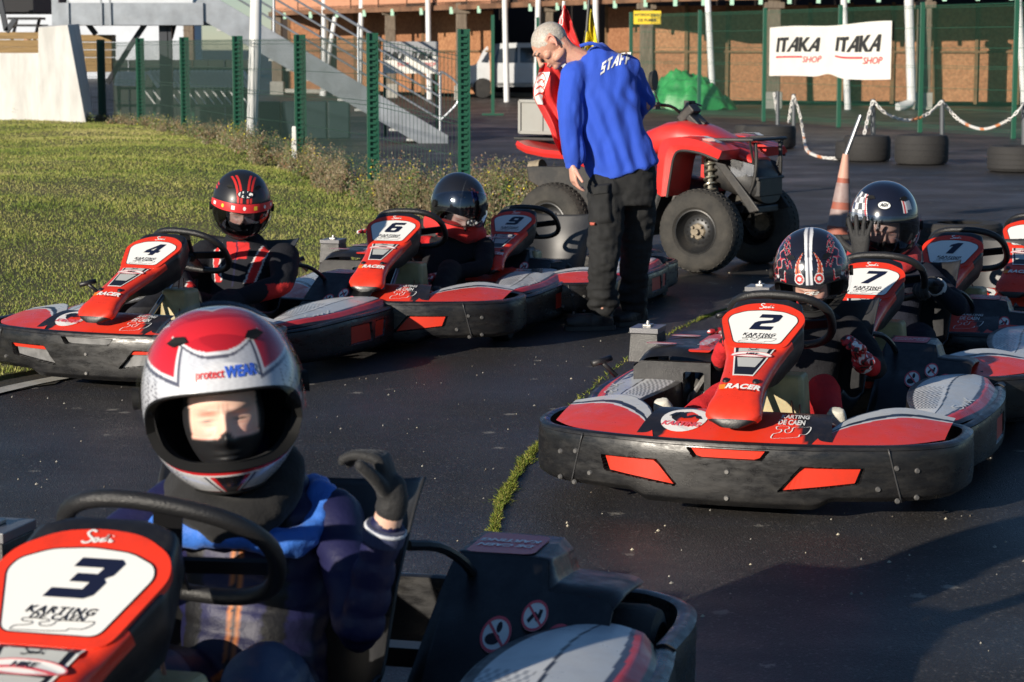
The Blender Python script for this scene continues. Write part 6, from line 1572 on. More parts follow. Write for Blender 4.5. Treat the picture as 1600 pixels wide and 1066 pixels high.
for sg in (-1, 1):
    # front fender: arch strip with a drop leg
    P = [(-.36, .555), (-.385, .70), (-.415, .84), (-.47, .885), (-.62, .872), (-.77, .825)]; P2 = [(-.27, .56), (-.275, .72), (-.29, .885), (-.37, .955), (-.60, .948), (-.80, .875)]
    m = MB(); rings = []
    for (y, z), (y2, z2) in zip(cr([(a, b, 0) for a, b in P], 4), cr([(a, b, 0) for a, b in P2], 4)) if False else zip([(p.x, p.y) for p in cr([(a, b, 0) for a, b in P], 4)], [(p.x, p.y) for p in cr([(a, b, 0) for a, b in P2], 4)]):
        xi = .16 + .04 * (y < -.6); rings.append([Vector((sg * xi, y2, z2 - .005)), Vector((sg * .46, y2, z2 - .01)), Vector((sg * .50, (y + y2) / 2 - .02, (z + z2) / 2 - .025)), Vector((sg * .49, y - .015, z - .02)), Vector((sg * xi, y, z - .03))])
    m.loft(rings); m.build('front_fender', QR, t, True, auto=30)
    m = MB(); m.tube(cr([(sg * .492, y - .018, z - .026) for y, z in P], 4), .010, 8); m.build('fender_trim', QB, t)
    m = MB(); m.sheet(*stroke([(-.50, 0), (-.58, .006), (-.72, -.004)], .022, 4), lambda a, b: Vector((sg * (.36 + b * 3), a, .958 - .42 * max(0, -.62 - a) + .003))); m.build('fender_stripe', WHT, t, False)
    # black side panel behind the front wheel
    side_prism('leg_shield', [(-.33, .56), (-.29, .57), (-.22, .27), (-.02, .25), (-.02, .30), (-.18, .33), (-.24, .55)], sg * .30, sg * .47, QB)
    side_prism('footboard', [(-.2, .24), (.30, .24), (.30, .27), (-.2, .27)], sg * .22, sg * .47, QB)
    # rear fender
    m = MB(); rings = []
    for y, z, xo in ((.22, .62, .46), (.32, .74, .47), (.48, .80, .48), (.68, .81, .48), (.86, .835, .46), (.98, .865, .40)):
        rings.append([Vector((sg * .14, y, z + .03)), Vector((sg * xo, y, z + .025)), Vector((sg * (xo + .02), y, z)), Vector((sg * (xo), y, z - .03)), Vector((sg * .14, y, z - .01))])
    m.loft(rings); m.build('rear_fender', QR, t, True, auto=30)
    # mud guard: black flap seen behind the rear wheel arch
    side_prism('mud_flap', [(.25, .62), (.33, .72), (.90, .70), (.88, .60), (.55, .45), (.30, .26), (.22, .26)], sg * .30, sg * .40, QB)
    # shock absorber
    a = Vector((sg * .20, -.56, .80)); b = Vector((sg * .30, -.62, .40)); m = MB(); m.tube([a, b], .020, 10); m.build('shock_absorber', SPR, t)
    m = MB(); d = (b - a); u = d.orthogonal().normalized(); v = d.normalized().cross(u); m.tube([a + d * (k / 90) * .8 + (u * math.cos(k / 90 * 2 * PI * 7) + v * math.sin(k / 90 * 2 * PI * 7)) * .042 for k in range(91)], .0075, 6); m.build('coil_spring', SPR, t)
    m = MB(); m.grid(lambda p, q: (sg * (.225 - .03 * p), -.74 - .17 * p, .80 - .04 * p - .13 * q + .05 * p * q), 6, 5); m.build('headlamp', HOUS, t)
    side_prism('cowl_fin', [(-.60, .78), (-.70, .76), (-.93, .50), (-.98, .44), (-.90, .42), (-.80, .55)], sg * .215, sg * .235, QB)
    # handlebar half, grip, mirror
    m = MB(); m.tube([(0, -.20, 1.10), (sg * .12, -.17, 1.16), (sg * .30, -.08, 1.17), (sg * .40, -.04, 1.16)], .012, 8, sm=3); m.build('handlebar', QB, t)
    m = MB(); m.tube([(sg * .29, -.085, 1.17), (sg * .42, -.03, 1.16)], .018, 10); m.box((sg * .25, -.12, 1.165), (.05, .07, .05)); m.tube([(sg * .26, -.16, 1.17), (sg * .40, -.13, 1.15)], .007, 6); m.build('grip', QB, t)
ms = MB(); ms.tube([(-.22, -.14, 1.18), (-.25, -.12, 1.27), (-.24, -.10, 1.30)], .006, 6); ms.build('mirror_stalk', QB, t)
ms = MB(); V, F = disc(0, 0, .045, .075, 24); ms.add([(x - .24, -.10 - .018, z + 1.345) for x, z in V] + [(x * .7 - .24, -.10 + .02, z * .8 + 1.345) for x, z in V], [F[0], tuple(range(47, 23, -1))] + [(i, (i + 1) % 24, (i + 1) % 24 + 24, i + 24) for i in range(24)]); ms.build('mirror', QB, t, True, auto=40)
m = MB(); m.box((0, -.26, 1.10), (.12, .15, .07), rot=Matrix.Rotation(R(-42), 3, 'X')); m.build('instrument_pod', QB, t, False, bev=.012)
m = MB(); m.box((0, -.38, 1.01), (.16, .24, .05), rot=Matrix.Rotation(R(40), 3, 'X')); m.build('steering_cover', QB, t, False, bev=.012)
m = MB(); m.tube([(0, -.40, 1.02), (0, -.20, 1.10)], .03, 10); m.tube([(0, -.5, .8), (0, -.36, 1.05)], .02, 8); m.build('steering_stem', QB, t)
# front rack and bull bar
m = MB()
m.tube([(-.27, -.45, .925), (.27, -.45, .925), (.29, -.70, .935), (.25, -.92, .935), (-.25, -.92, .935), (-.29, -.70, .935)], .012, 8, closed=True)
for x in (-.18, -.06, .06, .18): m.tube([(x, -.45, .925), (x, -.92, .935)], .009, 6)
m.build('front_rack', QB, t)
for x in (-.18, .18):
    m = MB(); m.tube([(x, -.91, .92), (x, -.92, .78), (x * 1.05, -.90, .62), (x, -.80, .42)], .014, 8, sm=3); m.build('bull_bar', QB, t)
m = MB(); m.tube([(-.19, -.935, .66), (.19, -.935, .66)], .012, 8); m.tube([(-.24, -.90, .92), (-.17, -.90, .74)], .010, 6); m.tube([(.24, -.90, .92), (.17, -.90, .74)], .010, 6); m.build('bull_bar_brace', QB, t)
m = MB(); m.box((0, -.92, .60), (.34, .05, .14)); m.box((0, -.80, .44), (.30, .25, .05)); m.build('grille', QB, t, False, bev=.01)
for x, y, z, rx, ry in ((-.195, -.34, .945, .05, .032),):
    m = MB(); m.sheet(*disc(0, 0, rx, ry), lambda a, b: Vector((x - .002 + b * -.3, y + a, z + b))); m.build('badge', WHT, t, False)
m = MB(); m.sheet(*polyf(roundpoly([(-.045, -.055), (.045, -.055), (.045, .055), (-.045, .055)], .012)), lambda a, b: Vector((-.40 + b * -.3, -.66 + a, .915 + b * .2 - a * .05 + .022))); m.build('white_label', WHT, t, False)
for k in range(2): m = MB(); m.sheet(*stroke([(-.02, -.03 + k * .035), (.0, -.015 + k * .03), (.02, -.03 + k * .035)], .006, 2), lambda a, b: Vector((-.40 + b * -.3, -.66 + a, .915 + b * .2 - a * .05 + .0245))); m.build('label_mark', RED, t, False)
m = MB(); m.tube([(-.21, -.08, .50), (-.25, -.08, .50)], .075, 20); m.build('engine_cap', mat('cap_beige', (.45, .42, .32), .5, var=.4, vscale=20), t)
m = MB(); m.tube([(.0, 1.02, .68), (.0, 1.12, .66)], .06, 16); m.build('exhaust_end', HUBM, t)
# rear rack
m = MB(); m.tube([(-.25, .70, .90), (.25, .70, .90), (.25, 1.10, .90), (-.25, 1.10, .90)], .012, 8, closed=True)
for x in (-.15, 0, .15): m.tube([(x, .70, .90), (x, 1.10, .90)], .009, 6)
m.build('rear_rack', QB, t)
# --- crate on the rear rack, flags standing in it
def qw(x, y, z): return QO + Matrix.Rotation(QA, 3, 'Z') @ Vector((x, y, z))
CRG = mat('crate_grey', (.30, .30, .28), .55, dirt=.2)
t = thing('crate', 'grey plastic crate standing on the rear rack of the quad bike', 'crate', tuple(qw(.02, .90, .925)), QA)
for nm, c, d in (('side', (0, -.19, .135), (.40, .012, .25)), ('side', (0, .19, .135), (.40, .012, .25)), ('end', (-.20, 0, .135), (.012, .38, .25)), ('end', (.20, 0, .135), (.012, .38, .25)), ('floor', (0, 0, .01), (.40, .38, .012))):
    m = MB(); m.box(c, d); m.build(nm, CRG, t, False)
m = MB()
for z in (.02, .255):
    for a, b in (((-.21, -.2), (.21, -.2)), ((.21, -.2), (.21, .2)), ((.21, .2), (-.21, .2)), ((-.21, .2), (-.21, -.2))): m.beam((*a, z), (*b, z), .022, .022)
for x in (-.21, .21):
    for y in (-.2, .2): m.box((x, y, .135), (.022, .022, .24))
m.box((-.212, 0, .135), (.012, .022, .24)); m.build('rim', CRG, t, False)
def flag(name, label, base, top, cloth_pts, mt, poles, gr='marshal flags in the crate'):
    t = thing(name, label, 'flag', tuple(base), 0, gr)
    m = MB(); m.tube([(0, 0, 0), Vector(top) - Vector(base)], .012, 8); m.build('pole', poles, t)
    m = MB()
    def fn(u, v):
        a, b, c, d = [Vector(p) - Vector(base) for p in cloth_pts]; p = (a.lerp(b, u)).lerp(d.lerp(c, u), v); p.y += .035 * math.sin(u * 9 + v * 4) + .02 * math.sin(u * 17 - v * 7); return p
    m.grid(fn, 30, 20); m.build('flag_cloth', mt, t, auto=None); return t
yq = qw(0, 1.0, .95).y
RC = CLOTH('flag_red', (.72, .030, .028), rough=.6, bump=.5, bscale=30, var=.2, vscale=8); YC = CLOTH('flag_yellow', (.80, .66, .03), rough=.6, bump=.4, bscale=30)
def Q(px, py, dy=0): return aty(px, py, yq + dy)
fl = flag('red_flag', 'furled red flag with a white mark whose tip rises behind the grey-haired man', Q(872, 200), Q(881, 2), [Q(880, 8, -.02), Q(884, 8, -.02), Q(908, 75, -.02), Q(862, 75, -.02)], RC, WHT)
m = MB(); b_ = Q(872, 200); m.sheet(*stroke([(-.5, -1), (-.4, .3), (0, 1), (.5, .2), (.3, -.9), (-.5, -1)], .35, 0), lambda a, b: Q(877 + a * 4.5, 32 - b * 7.5, -.085) - b_); m.build('flag_mark', WHT, fl, False)
flag('yellow_flag', 'furled yellow flag on a black and white pole behind the man in blue', Q(905, 200), Q(921, -8), [Q(921, 14, .02), Q(925, 14, .02), Q(936, 80, .02), Q(908, 80, .02)], YC, mat('pole_dark', (.03, .03, .03), .5))

# ------------------------------------------------------------------ the man in the blue sweatshirt
MD = 12.7
def M(px, py, dd=0): return aty(px, py, MD + dd)
man = thing('person', 'grey-haired man in a blue STAFF sweatshirt and black work trousers looking down', 'person', (M(940, 505).x, MD, 0)); mo = Vector(man.location); mo.z = 0
def L(px, py, dd=0): return M(px, py, dd) - mo
hx = (ray(1000, 100) - ray(900, 100)).normalized()
# body: head, neck, arms, hands and legs in one skin
fd = Vector((-.60, -.10, -.79)).normalized(); hu = Vector((-.74, .12, .62)); hu = (hu - fd * hu.dot(fd)).normalized(); hr = fd.cross(hu).normalized()
HC = L(860, 70, .02)
def hpnt(r_, f, u): return HC + (hr * r_ + fd * f + hu * u) * 1.1
m = MB(); Mh = Matrix((hr, fd, hu)).transposed()
ball(m, hpnt(0, -.012, .022), (.084, .107, .096), Mh, 18); ball(m, hpnt(0, .030, -.045), (.058, .062, .075), Mh, 14); ball(m, hpnt(0, .062, .018), (.052, .034, .042), Mh, 12); ball(m, hpnt(0, .070, -.088), (.026, .022, .020), Mh, 10)
ball(m, hpnt(0, .088, .036), (.042, .016, .010), Mh, 10); limb(m, [hpnt(0, .088, .020), hpnt(0, .104, -.008), hpnt(0, .116, -.024)], [.009, .011, .013]); ball(m, hpnt(.012, .104, -.028), (.009, .012, .008), Mh, 8); ball(m, hpnt(-.012, .104, -.028), (.009, .012, .008), Mh, 8)
ball(m, hpnt(0, .092, -.052), (.024, .012, .007), Mh, 8); ball(m, hpnt(0, .090, -.063), (.022, .012, .008), Mh, 8)
for s_ in (1, -1):
    ball(m, hpnt(s_ * .045, .055, -.022), (.022, .026, .022), Mh, 10); ball(m, hpnt(s_ * .050, .02, -.07), (.020, .045, .022), Mh, 10)
    e = [hpnt(s_ * .079, -.008, -.034), hpnt(s_ * .083, -.024, -.012), hpnt(s_ * .087, -.030, .012), hpnt(s_ * .085, -.016, .028), hpnt(s_ * .080, .002, .020)]; m.tube(cr(e, 4), .0062, 8); ball(m, e[0], .0085, n=6); ball(m, hpnt(s_ * .077, -.010, -.002), (.006, .014, .022), Mh, 8)
    ball(m, hpnt(s_ * .031, .086, .017), (.012, .010, .008), Mh, 8)
limb(m, [hpnt(0, -.03, -.03), L(888, 84, .02), L(915, 98, .02), L(930, 118, .02)], [.060, .058, .062, .07])
torso(m, [(L(928, 105, .02), .10, .07, hx), (L(935, 130, .02), .17, .095, hx), (L(950, 190, .02), .155, .10, hx), (L(965, 245, .02), .155, .10, hx), (L(972, 268, .02), .14, .085, hx)])
SL = [L(893, 120, -.06), L(886, 165, -.10), L(889, 200, -.10), L(893, 232, -.12), L(893, 258, -.14)]; limb(m, SL, [.05, .042, .036, .030, .024])
SR = [L(978, 118, .08), L(1000, 150, .10), L(1004, 165, .12), L(985, 180, .30), L(968, 182, .42)]; limb(m, SR, [.05, .042, .036, .030, .024])
hand(m, L(893, 257, -.14), (.12, -.05, -1), (.9, .35, .1), 1.0, (.35, .45, .55, .6), .06, 1, (.25, .4)); hand(m, L(968, 182, .42), (-1, .2, -.1), (0, 0, -1), 1.0)
LEGS = [([L(950, 292, -.01), L(944, 345, -.05), L(939, 402, -.06), L(938, 450, -.02), L(940, 488, 0)], -1), ([L(993, 285, .10), L(993, 345, .14), L(990, 402, .18), L(986, 445, .24), L(984, 478, .28)], 1)]
for lp, s_ in LEGS: limb(m, lp, [.072, .070, .055, .050, .038])
def cfm(co):
    c = np.tile(C3(.56, .30, .215), (len(co), 1)); q = (co - np.array(HC)) / 1.1; f = q @ np.array(fd); u = q @ np.array(hu); r_ = np.abs(q @ np.array(hr)); nn = nz3(co, 90, 1.)
    hair = (f < .062 - .45 * np.maximum(0, .045 - u) * 2 + .006 * nn) & (u > -.055 + .0 * f) & ~((r_ > .066) & (f > -.036) & (f < .012) & (u < .036)) & (f < .066) & ((u > .01) | (f < -.030))
    hair |= (u > .05) & (f < .060 + .005 * nn)
    n2 = nz3(co[hair], 260, 4.); c[hair] = np.stack([.44 + .13 * n2, .40 + .13 * n2, .35 + .12 * n2], -1)
    neck = (f < -.04) & (u < -.03); c[neck] = (.60, .30, .22)
    eye = (np.abs(r_ - .031) < .013) & (np.abs(u - .016 ) < .0042) & (f > .06); c[eye] = (.06, .04, .03)
    brow = (np.abs(r_ - .030) < .016) & (np.abs(u - .034) < .004) & (f > .07); c[brow] = (.30, .24, .20)
    lip = (r_ < .022) & (np.abs(u + .0575) < .0045) & (f > .07); c[lip] = (.30, .11, .09); ear = (r_ > .078) & (np.abs(u) < .045); c[ear] = (.62, .29, .22)
    c[(u < -.04) & (f > .03) & (nn > .1) & (r_ < .06) & (u > -.12)] *= .86
    far = np.sqrt((q ** 2).sum(1)) > .30; c[far] = (.60, .33, .25); return c
def dm(co, no):
    q = co - np.array(HC); u = q @ np.array(hu); f = q @ np.array(fd); hair = (np.sqrt((q ** 2).sum(1)) < .14) & ((u > .05) | (f < -.02)); return np.where(hair, .0009 * nz3(co, 220, 3.), 0) + .0007 * nz3(co, 60, 1.)
fuse('body', m, SKIN, .0048, 4, man, disp=dm, cf=cfm)
# sweatshirt
m = MB(); hx2 = (hx + Vector((0, 0, .24))).normalized()
torso(m, [(L(918, 80, .02), .085, .070, hx), (L(925, 92, .02), .125, .095, hx), (L(932, 108, .02), .180, .115, hx), (L(938, 130, .02), .195, .125, hx), (L(944, 165, .02), .190, .130, hx), (L(953, 205, .02), .185, .132, hx), (L(964, 238, .02), .190, .135, hx2), (L(970, 256, .02), .190, .136, hx2), (L(974, 268, .02), .193, .140, hx2)], 26)
ball(m, L(898, 112, -.03), (.075, .085, .07)); ball(m, L(975, 106, .04), (.085, .09, .075))
limb(m, [L(896, 118, -.05), L(889, 160, -.09), L(890, 200, -.10), L(894, 228, -.11), L(895, 246, -.12)], [.078, .073, .066, .062, .052])
m.tube([L(895, 244, -.12), L(894, 262, -.125)], [.046, .040], 16)
limb(m, [L(982, 116, .06), L(999, 148, .10), L(1000, 163, .14), L(982, 178, .32)], [.078, .062, .056, .050])
def dsw(co, no):
    z = co[:, 2]; x = co[:, 0]; base = nz3(co * np.array([1, 1, .28]), 17, 5.) * .012 + nz3(co * np.array([1, 1, .5]), 32, 2.) * .005
    a = x * .86 + (z - 1.0) * .32; fold = np.abs(np.sin(a * 44 + 1.6 * nz3(co, 5, 8.))) ** 2.0 * .014 * sstep(1.42, 1.25, z) * sstep(.83, .95, z) * (x > -.13)
    cuff = .004 * sstep(.02, .0, np.abs(z - .845)); return base * sstep(.80, .9, z) + fold - .010 * sstep(.86, .80, z) * (x > -.12)
BLU = mat('sweat_blue', (.018, .080, .55), .8, bump=.35, bscale=160, sheen=.15, var=.12, vscale=5)
sw_o = fuse('sweatshirt', m, BLU, .0075, 3, man, disp=dsw)
m = MB(); m.tube([L(905, 72, -.09), L(921, 68, -.10), L(936, 72, -.09), L(948, 80, -.03)], .010, 8, sm=4); m.build('collar', BLU, man)
# STAFF, projected onto the cloth
dg = bpy.context.evaluated_depsgraph_get()
from mathutils.bvhtree import BVHTree
bvh = BVHTree.FromPolygons([v.co.copy() for v in sw_o.data.vertices], [tuple(p.vertices) for p in sw_o.data.polygons])
V, F = word('STAFF', 0, 0, .074, 1.12, 0.06); W_ = max(v[0] for v in V)
def subdiv(V, F, n=2):
    for _ in range(n):
        V = list(V); NF = []; cache = {}
        def mid(a, b):
            k = (min(a, b), max(a, b))
            if k not in cache: cache[k] = len(V); V.append(((V[a][0] + V[b][0]) / 2, (V[a][1] + V[b][1]) / 2))
            return cache[k]
        for a, b, c in F: ab, bc, ca = mid(a, b), mid(b, c), mid(c, a); NF += [(a, ab, ca), (ab, b, bc), (ca, bc, c), (ab, bc, ca)]
        F = NF
    return V, F
V, F = subdiv(V, F, 3); out = []
for a, b in V:
    s_ = a / W_; px = 936 + 45 * s_; py = 117 - 17 * s_ - 5 * math.sin(PI * s_) - b / .074 * 18.5; px += b * 40
    o_ = Vector((0, 0, CAM_H)) - mo; d_ = ray(px, py).normalized(); hit = bvh.ray_cast(o_, d_)
    out.append(hit[0] - d_ * .004 if hit[0] else L(px, py, -.1))
m = MB(); m.add(out, F); m.build('staff_lettering', WHT, man, recalc=False)
# trousers
m = MB()
torso(m, [(L(972, 252, .02), .172, .118, hx), (L(973, 268, .02), .180, .125, hx), (L(972, 295, .03), .188, .130, hx), (L(970, 315, .03), .175, .12, hx)], 24)
limb(m, [L(946, 292, -.02), L(945, 345, -.05), L(941, 402, -.06), L(939, 440, -.02), L(941, 466, 0)], [.108, .104, .086, .082, .080]); limb(m, [L(993, 292, .08), L(993, 345, .13), L(990, 402, .18), L(987, 440, .24), L(985, 466, .27)], [.112, .104, .086, .082, .082])
def dtr(co, no):
    z = co[:, 2]; return nz3(co * np.array([1, 1, 2.2]), 15, 2.) * .007 * (1 + 1.2 * sstep(.45, .1, z)) + nz3(co * np.array([1, 1, 1.5]), 34, 6.) * .004 + .006 * np.sin(z * 95 + 2 * nz3(co, 9, 1.)) * sstep(.30, .14, z)
TR = mat('trouser_black', (.026, .027, .028), .85, bump=.5, bscale=260, var=.35, vscale=14, spec=.3)
tr_o = fuse('trousers', m, TR, .0075, 3, man, disp=dtr)
bv2 = BVHTree.FromPolygons([v.co.copy() for v in tr_o.data.vertices], [tuple(p.vertices) for p in tr_o.data.polygons])
def onleg(px, py, off):
    o_ = Vector((0, 0, CAM_H)) - mo; d_ = ray(px, py).normalized(); h_ = bv2.ray_cast(o_, d_)
    return h_[0] - d_ * off if h_[0] else None
def patch(name, poly, off, mt, n=16):
    m = MB(); (a, b, c, d) = poly; g = {}
    for j in range(n + 1):
        for i in range(n + 1):
            u, v = i / n, j / n; x = (a[0] * (1 - u) + b[0] * u) * (1 - v) + (d[0] * (1 - u) + c[0] * u) * v; y = (a[1] * (1 - u) + b[1] * u) * (1 - v) + (d[1] * (1 - u) + c[1] * u) * v
            e = min(u, 1 - u, v, 1 - v); g[i, j] = onleg(x, y, off * min(1, e * 6 + .0))
    V = []; ix = {}
    for k, p in g.items():
        if p is not None: ix[k] = len(V); V.append(p)
    F = [(ix[i, j], ix[i + 1, j], ix[i + 1, j + 1], ix[i, j + 1]) for i in range(n) for j in range(n) if all(k in ix for k in ((i, j), (i + 1, j), (i + 1, j + 1), (i, j + 1)))]
    m.add(V, F); return m.build(name, mt, man, auto=None, recalc=False)
patch('cargo_pocket', [(921, 292), (953, 288), (956, 345), (922, 349)], .022, TR); patch('pocket_flap', [(919, 287), (954, 283), (952, 301), (921, 305)], .032, TR); patch('pocket_label', [(920, 344), (929, 344), (929, 349), (920, 349)], .034, mat('label_red', (.5, .12, .08), .7), 4)
# shoes
SHO = mat('work_shoe', (.018, .018, .018), .55, bump=.4, bscale=70, dirt=.4, dirtcol=(.10, .09, .07))
for a, b, top in (((888, 505, -.02), (952, 508, .02), (940, 470, 0)), ((965, 482, .16), (1002, 494, .32), (985, 468, .28))):
    P0 = L(*a); P1 = L(*b); P0.z = .045; P1.z = .05; T = L(*top); d = (P0 - P1).normalized(); m = MB(); s_ = d.cross(Vector((0, 0, 1))).normalized()
    torso(m, [(P1 - d * .01, .034, .045, s_), (P1 + d * .04, .040, .050, s_), (P1.lerp(P0, .5), .042, .048, s_), (P1.lerp(P0, .75), .050, .040, s_), (P0 - d * .02, .048, .032, s_), (P0 + d * .02, .030, .022, s_)], 18)
    limb(m, [P1 + d * .05 + Vector((0, 0, .03)), P1 + d * .035 + Vector((0, 0, .15))], [.052, .055]); sh = fuse('shoe', m, SHO, .006, 3, man, disp=lambda co, no: .002 * nz3(co, 50, 1.))
    m = MB(); pts = []
    for k in range(20): an = 2 * PI * k / 20; q = P1.lerp(P0, .5) + d * ((P0 - P1).length / 2 + .03) * math.cos(an) + s_ * .050 * math.copysign(abs(math.sin(an)) ** .6, math.sin(an)); pts.append((q.x, q.y))
    m.add([(x, y, .002) for x, y in pts] + [(x, y, .026) for x, y in pts], [tuple(range(19, -1, -1)), tuple(range(20, 40))] + [(i, (i + 1) % 20, (i + 1) % 20 + 20, i + 20) for i in range(20)]); m.build('shoe_sole', mat('sole', (.05, .05, .045), .8), man, False)
# red cloth held in front of him
t = thing('red_flag', 'large red flag with a white pattern hanging in front of the man in blue', 'flag', (M(858, 230).x, MD + .25, M(858, 230).z), 0, 'marshal flags in the crate'); fo = Vector(t.location)
OUT_L = [(846, 98), (838, 120), (833, 148), (845, 175), (858, 200), (866, 222), (876, 240)]; OUT_R = [(872, 98), (885, 118), (888, 150), (890, 175), (892, 205), (890, 225), (886, 244)]
LL = cr([(*p, 0) for p in OUT_L], 6); RR = cr([(*p, 0) for p in OUT_R], 6)
def clo(u, v, off=0): 
    k = v * (len(LL) - 1); i = min(int(k), len(LL) - 2); a = LL[i].lerp(LL[i + 1], k - i); b = RR[i].lerp(RR[i + 1], k - i); p = a.lerp(b, u); f = .030 * math.sin(u * 8 + v * 5) * (.4 + v) + .018 * math.sin(u * 15 - v * 9) + .015 * math.sin(v * 14 + u * 5)
    return aty(p.x, p.y, MD + .28 + f - off) - fo
m = MB(); m.grid(clo, 40, 60); m.build('flag_cloth', RC, t, auto=None)
m = MB(); m.grid(lambda u, v: clo(.02 + u * (.42 - .25 * v), .12 + .30 * v, .008), 10, 14); m.build('white_field', WHT, t, auto=None)
for k in range(4): m = MB(); m.sheet(*stroke([(.05, .16 + k * .06), (.18, .13 + k * .06), (.30, .19 + k * .05), (.22, .22 + k * .05)], .012, 4), lambda a, b: clo(a, b, .012)); m.build('flag_pattern', RED, t, False)
man.location.y -= .16
[setattr(o, 'location', o.location + Vector((0, -.16, 0))) for o in (t,)]
# ------------------------------------------------------------------ tyres, chains and cone on the far track
TY = mat('old_tyre', (.022, .021, .021), .8, bump=.4, bscale=30, dirt=.25, dirtcol=(.05, .047, .04), dscale=3)
def tyre_thing(px, py, wpx, h, label, gr='old tyres along the track'):
    p = atz(px, py); s_ = FPX / p.y; r_ = wpx / s_ / 2; c = Vector((p.x, p.y + r_, 0)); t = thing('tyre', label, 'tyre', tuple(c), 0, gr)
    m = MB(); m.lathe([(r_ * .52, .02), (r_ * .70, .0), (r_ * .93, .015), (r_, h * .16), (r_ * 1.0, h * .84), (r_ * .93, h * .985), (r_ * .72, h), (r_ * .52, h * .97), (r_ * .60, h * .8), (r_ * .62, h * .2), (r_ * .52, .02)], 48); m.build('casing', TY, t)
    for k, z in enumerate((.3, .5, .7)):
        m = MB(); m.lathe([(r_ * 1.0, h * z - .006), (r_ * 1.008, h * z - .004), (r_ * 1.008, h * z + .004), (r_ * 1.0, h * z + .006)], 48); m.build('tread_rib', TY, t)
    return c, r_
tyre_thing(1170, 229, 42, .34, 'old tyre half hidden at the left end of the row by the quad bike rack')
tyre_thing(1207, 234, 82, .36, 'large old tyre right behind the front rack of the quad bike')
tyre_thing(1345, 253, 70, .28, 'old tyre behind the leaning bar of the traffic cone')
tyre_thing(1360, 254, 74, .36, 'old tyre with a chain post, just right of the traffic cone')
tyre_thing(1447, 259, 84, .40, 'tall old tyre with green moss at its foot, between two chain posts')
tyre_thing(1602, 271, 98, .33, 'old tyre cut off by the right edge of the photo')
tyre_thing(1512, 392, 136, .20, 'large tyre lying flat behind the steering wheel of kart 1')
PGR = mat('post_grey', (.10, .11, .12), .5, .3)
posts = [(1215, 192, 143), (1240, 192, 147), (1364, 217, 155), (1472, 212, 156), (1600, 235, 160)]
labs = ['thin dark chain post farthest left, behind the quad bike rack', 'dark chain post where two ends of the chain meet', 'dark chain post standing in the tyre behind the cone', 'grey chain post right of the tall mossy tyre', 'dark chain post at the right edge of the photo']
for (x, yb, yt), lb in zip(posts, labs):
    p = atz(x, yb + 28); D = p.y; b = aty(x, yb, D); tp = aty(x, yt, D); m = MB(); m.tube([(p.x, p.y, .0), tp], .035, 10); o = m.build('chain_post', PGR); tag(o, lb, 'post', 'posts that carry the plastic chain')
def chain(label, pts, n=None):
    P = cr(pts, 8); Ls = sum((b - a).length for a, b in zip(P, P[1:])); n = max(8, int(Ls / .085)); m = MB(); S_ = [0.0]
    for a, b in zip(P, P[1:]): S_.append(S_[-1] + (b - a).length)
    def at(s_): i = int(np.searchsorted(S_, s_)) ; i = min(max(i, 1), len(P) - 1); return P[i - 1].lerp(P[i], (s_ - S_[i - 1]) / max(1e-6, S_[i] - S_[i - 1]))
    for k in range(n):
        a = at(Ls * k / n); b = at(Ls * min(1, (k + 1.15) / n)); c = (a + b) / 2; d = (b - a); l_ = d.length / 2; d.normalize(); u = d.orthogonal().normalized(); v = d.cross(u); w_ = (u if k % 2 else v)
        m.tube([c + d * l_ * math.cos(q) + w_ * .020 * math.sin(q) for q in [2 * PI * j / 10 for j in range(10)]], .009, 5, 1 if (k // 4) % 4 == 3 else 0, closed=True)
    o = m.build('plastic_chain', [mat('chain_white', (.75, .73, .70), .5), mat('chain_orange', (.70, .28, .12), .5)], smooth=True, recalc=False); tag(o, label, 'chain', 'lengths of plastic chain'); o['kind'] = 'thing'; return o
def CP(i, py=None): x, yb, yt = posts[i]; D = atz(x, yb + 28).y; return aty(x, py or yt + 2, D - .05), D
a, Da = CP(2); b, Db = CP(3); chain('white and orange chain sagging between the two posts right of the cone', [a, aty(1385, 178, Da), aty(1419, 188, (Da + Db) / 2), aty(1450, 178, Db), b])
c, Dc = CP(4); chain('white and orange chain sagging to the right edge of the photo', [b, aty(1498, 187, Db), aty(1535, 202, (Db + Dc) / 2), aty(1575, 188, Dc), c])
chain('short chain hanging from the post in the tyre by the cone', [a, aty(1356, 185, Da - .1), aty(1349, 217, Da - .2)])
e, De = CP(1); chain('chain falling from a post and lying on the asphalt behind the quad bike', [e, aty(1250, 180, De), aty(1256, 215, De - .3), atz(1262, 236, .02), atz(1285, 246, .02), atz(1318, 248, .02)])
chain('short chain hanging left of the two close posts', [e, aty(1236, 165, De), aty(1232, 192, De)]); f_, Df = CP(0); chain('short chain hanging from the post farthest left', [f_ + Vector((-.06, 0, 0)), aty(1213, 170, Df), aty(1216, 190, Df)])
# traffic cone with a bar stuck in it
p = atz(1314, 374); t = thing('traffic_cone', 'dirty faded traffic cone with a grey metal bar stuck in its top', 'traffic cone', (p.x, p.y + .15, 0)); CO = mat('cone_orange', (.36, .10, .06), .65, dirt=.7, dirtcol=(.16, .11, .10), dscale=9); CW = mat('cone_band', (.32, .24, .23), .55, dirt=.6, dirtcol=(.2, .08, .06), dscale=16); CT = mat('cone_top', (.60, .33, .25), .6, dirt=.2)
H_ = .70; lean = .05
def cone_seg(z0, z1, mt, nm, o=0):
    m = MB(); m.lathe([(.112 - .088 * z / H_ + o, z) for z in np.linspace(z0, z1, 5)], 32); ob = m.build(nm, mt, t); ob.rotation_euler = (0, R(4), 0); return ob
cone_seg(.03, H_, CO, 'cone_body'); cone_seg(.50, .70, CT, 'cone_top', .0015); cone_seg(.30, .46, CW, 'cone_band', .002); cone_seg(.10, .24, CW, 'cone_band', .002)
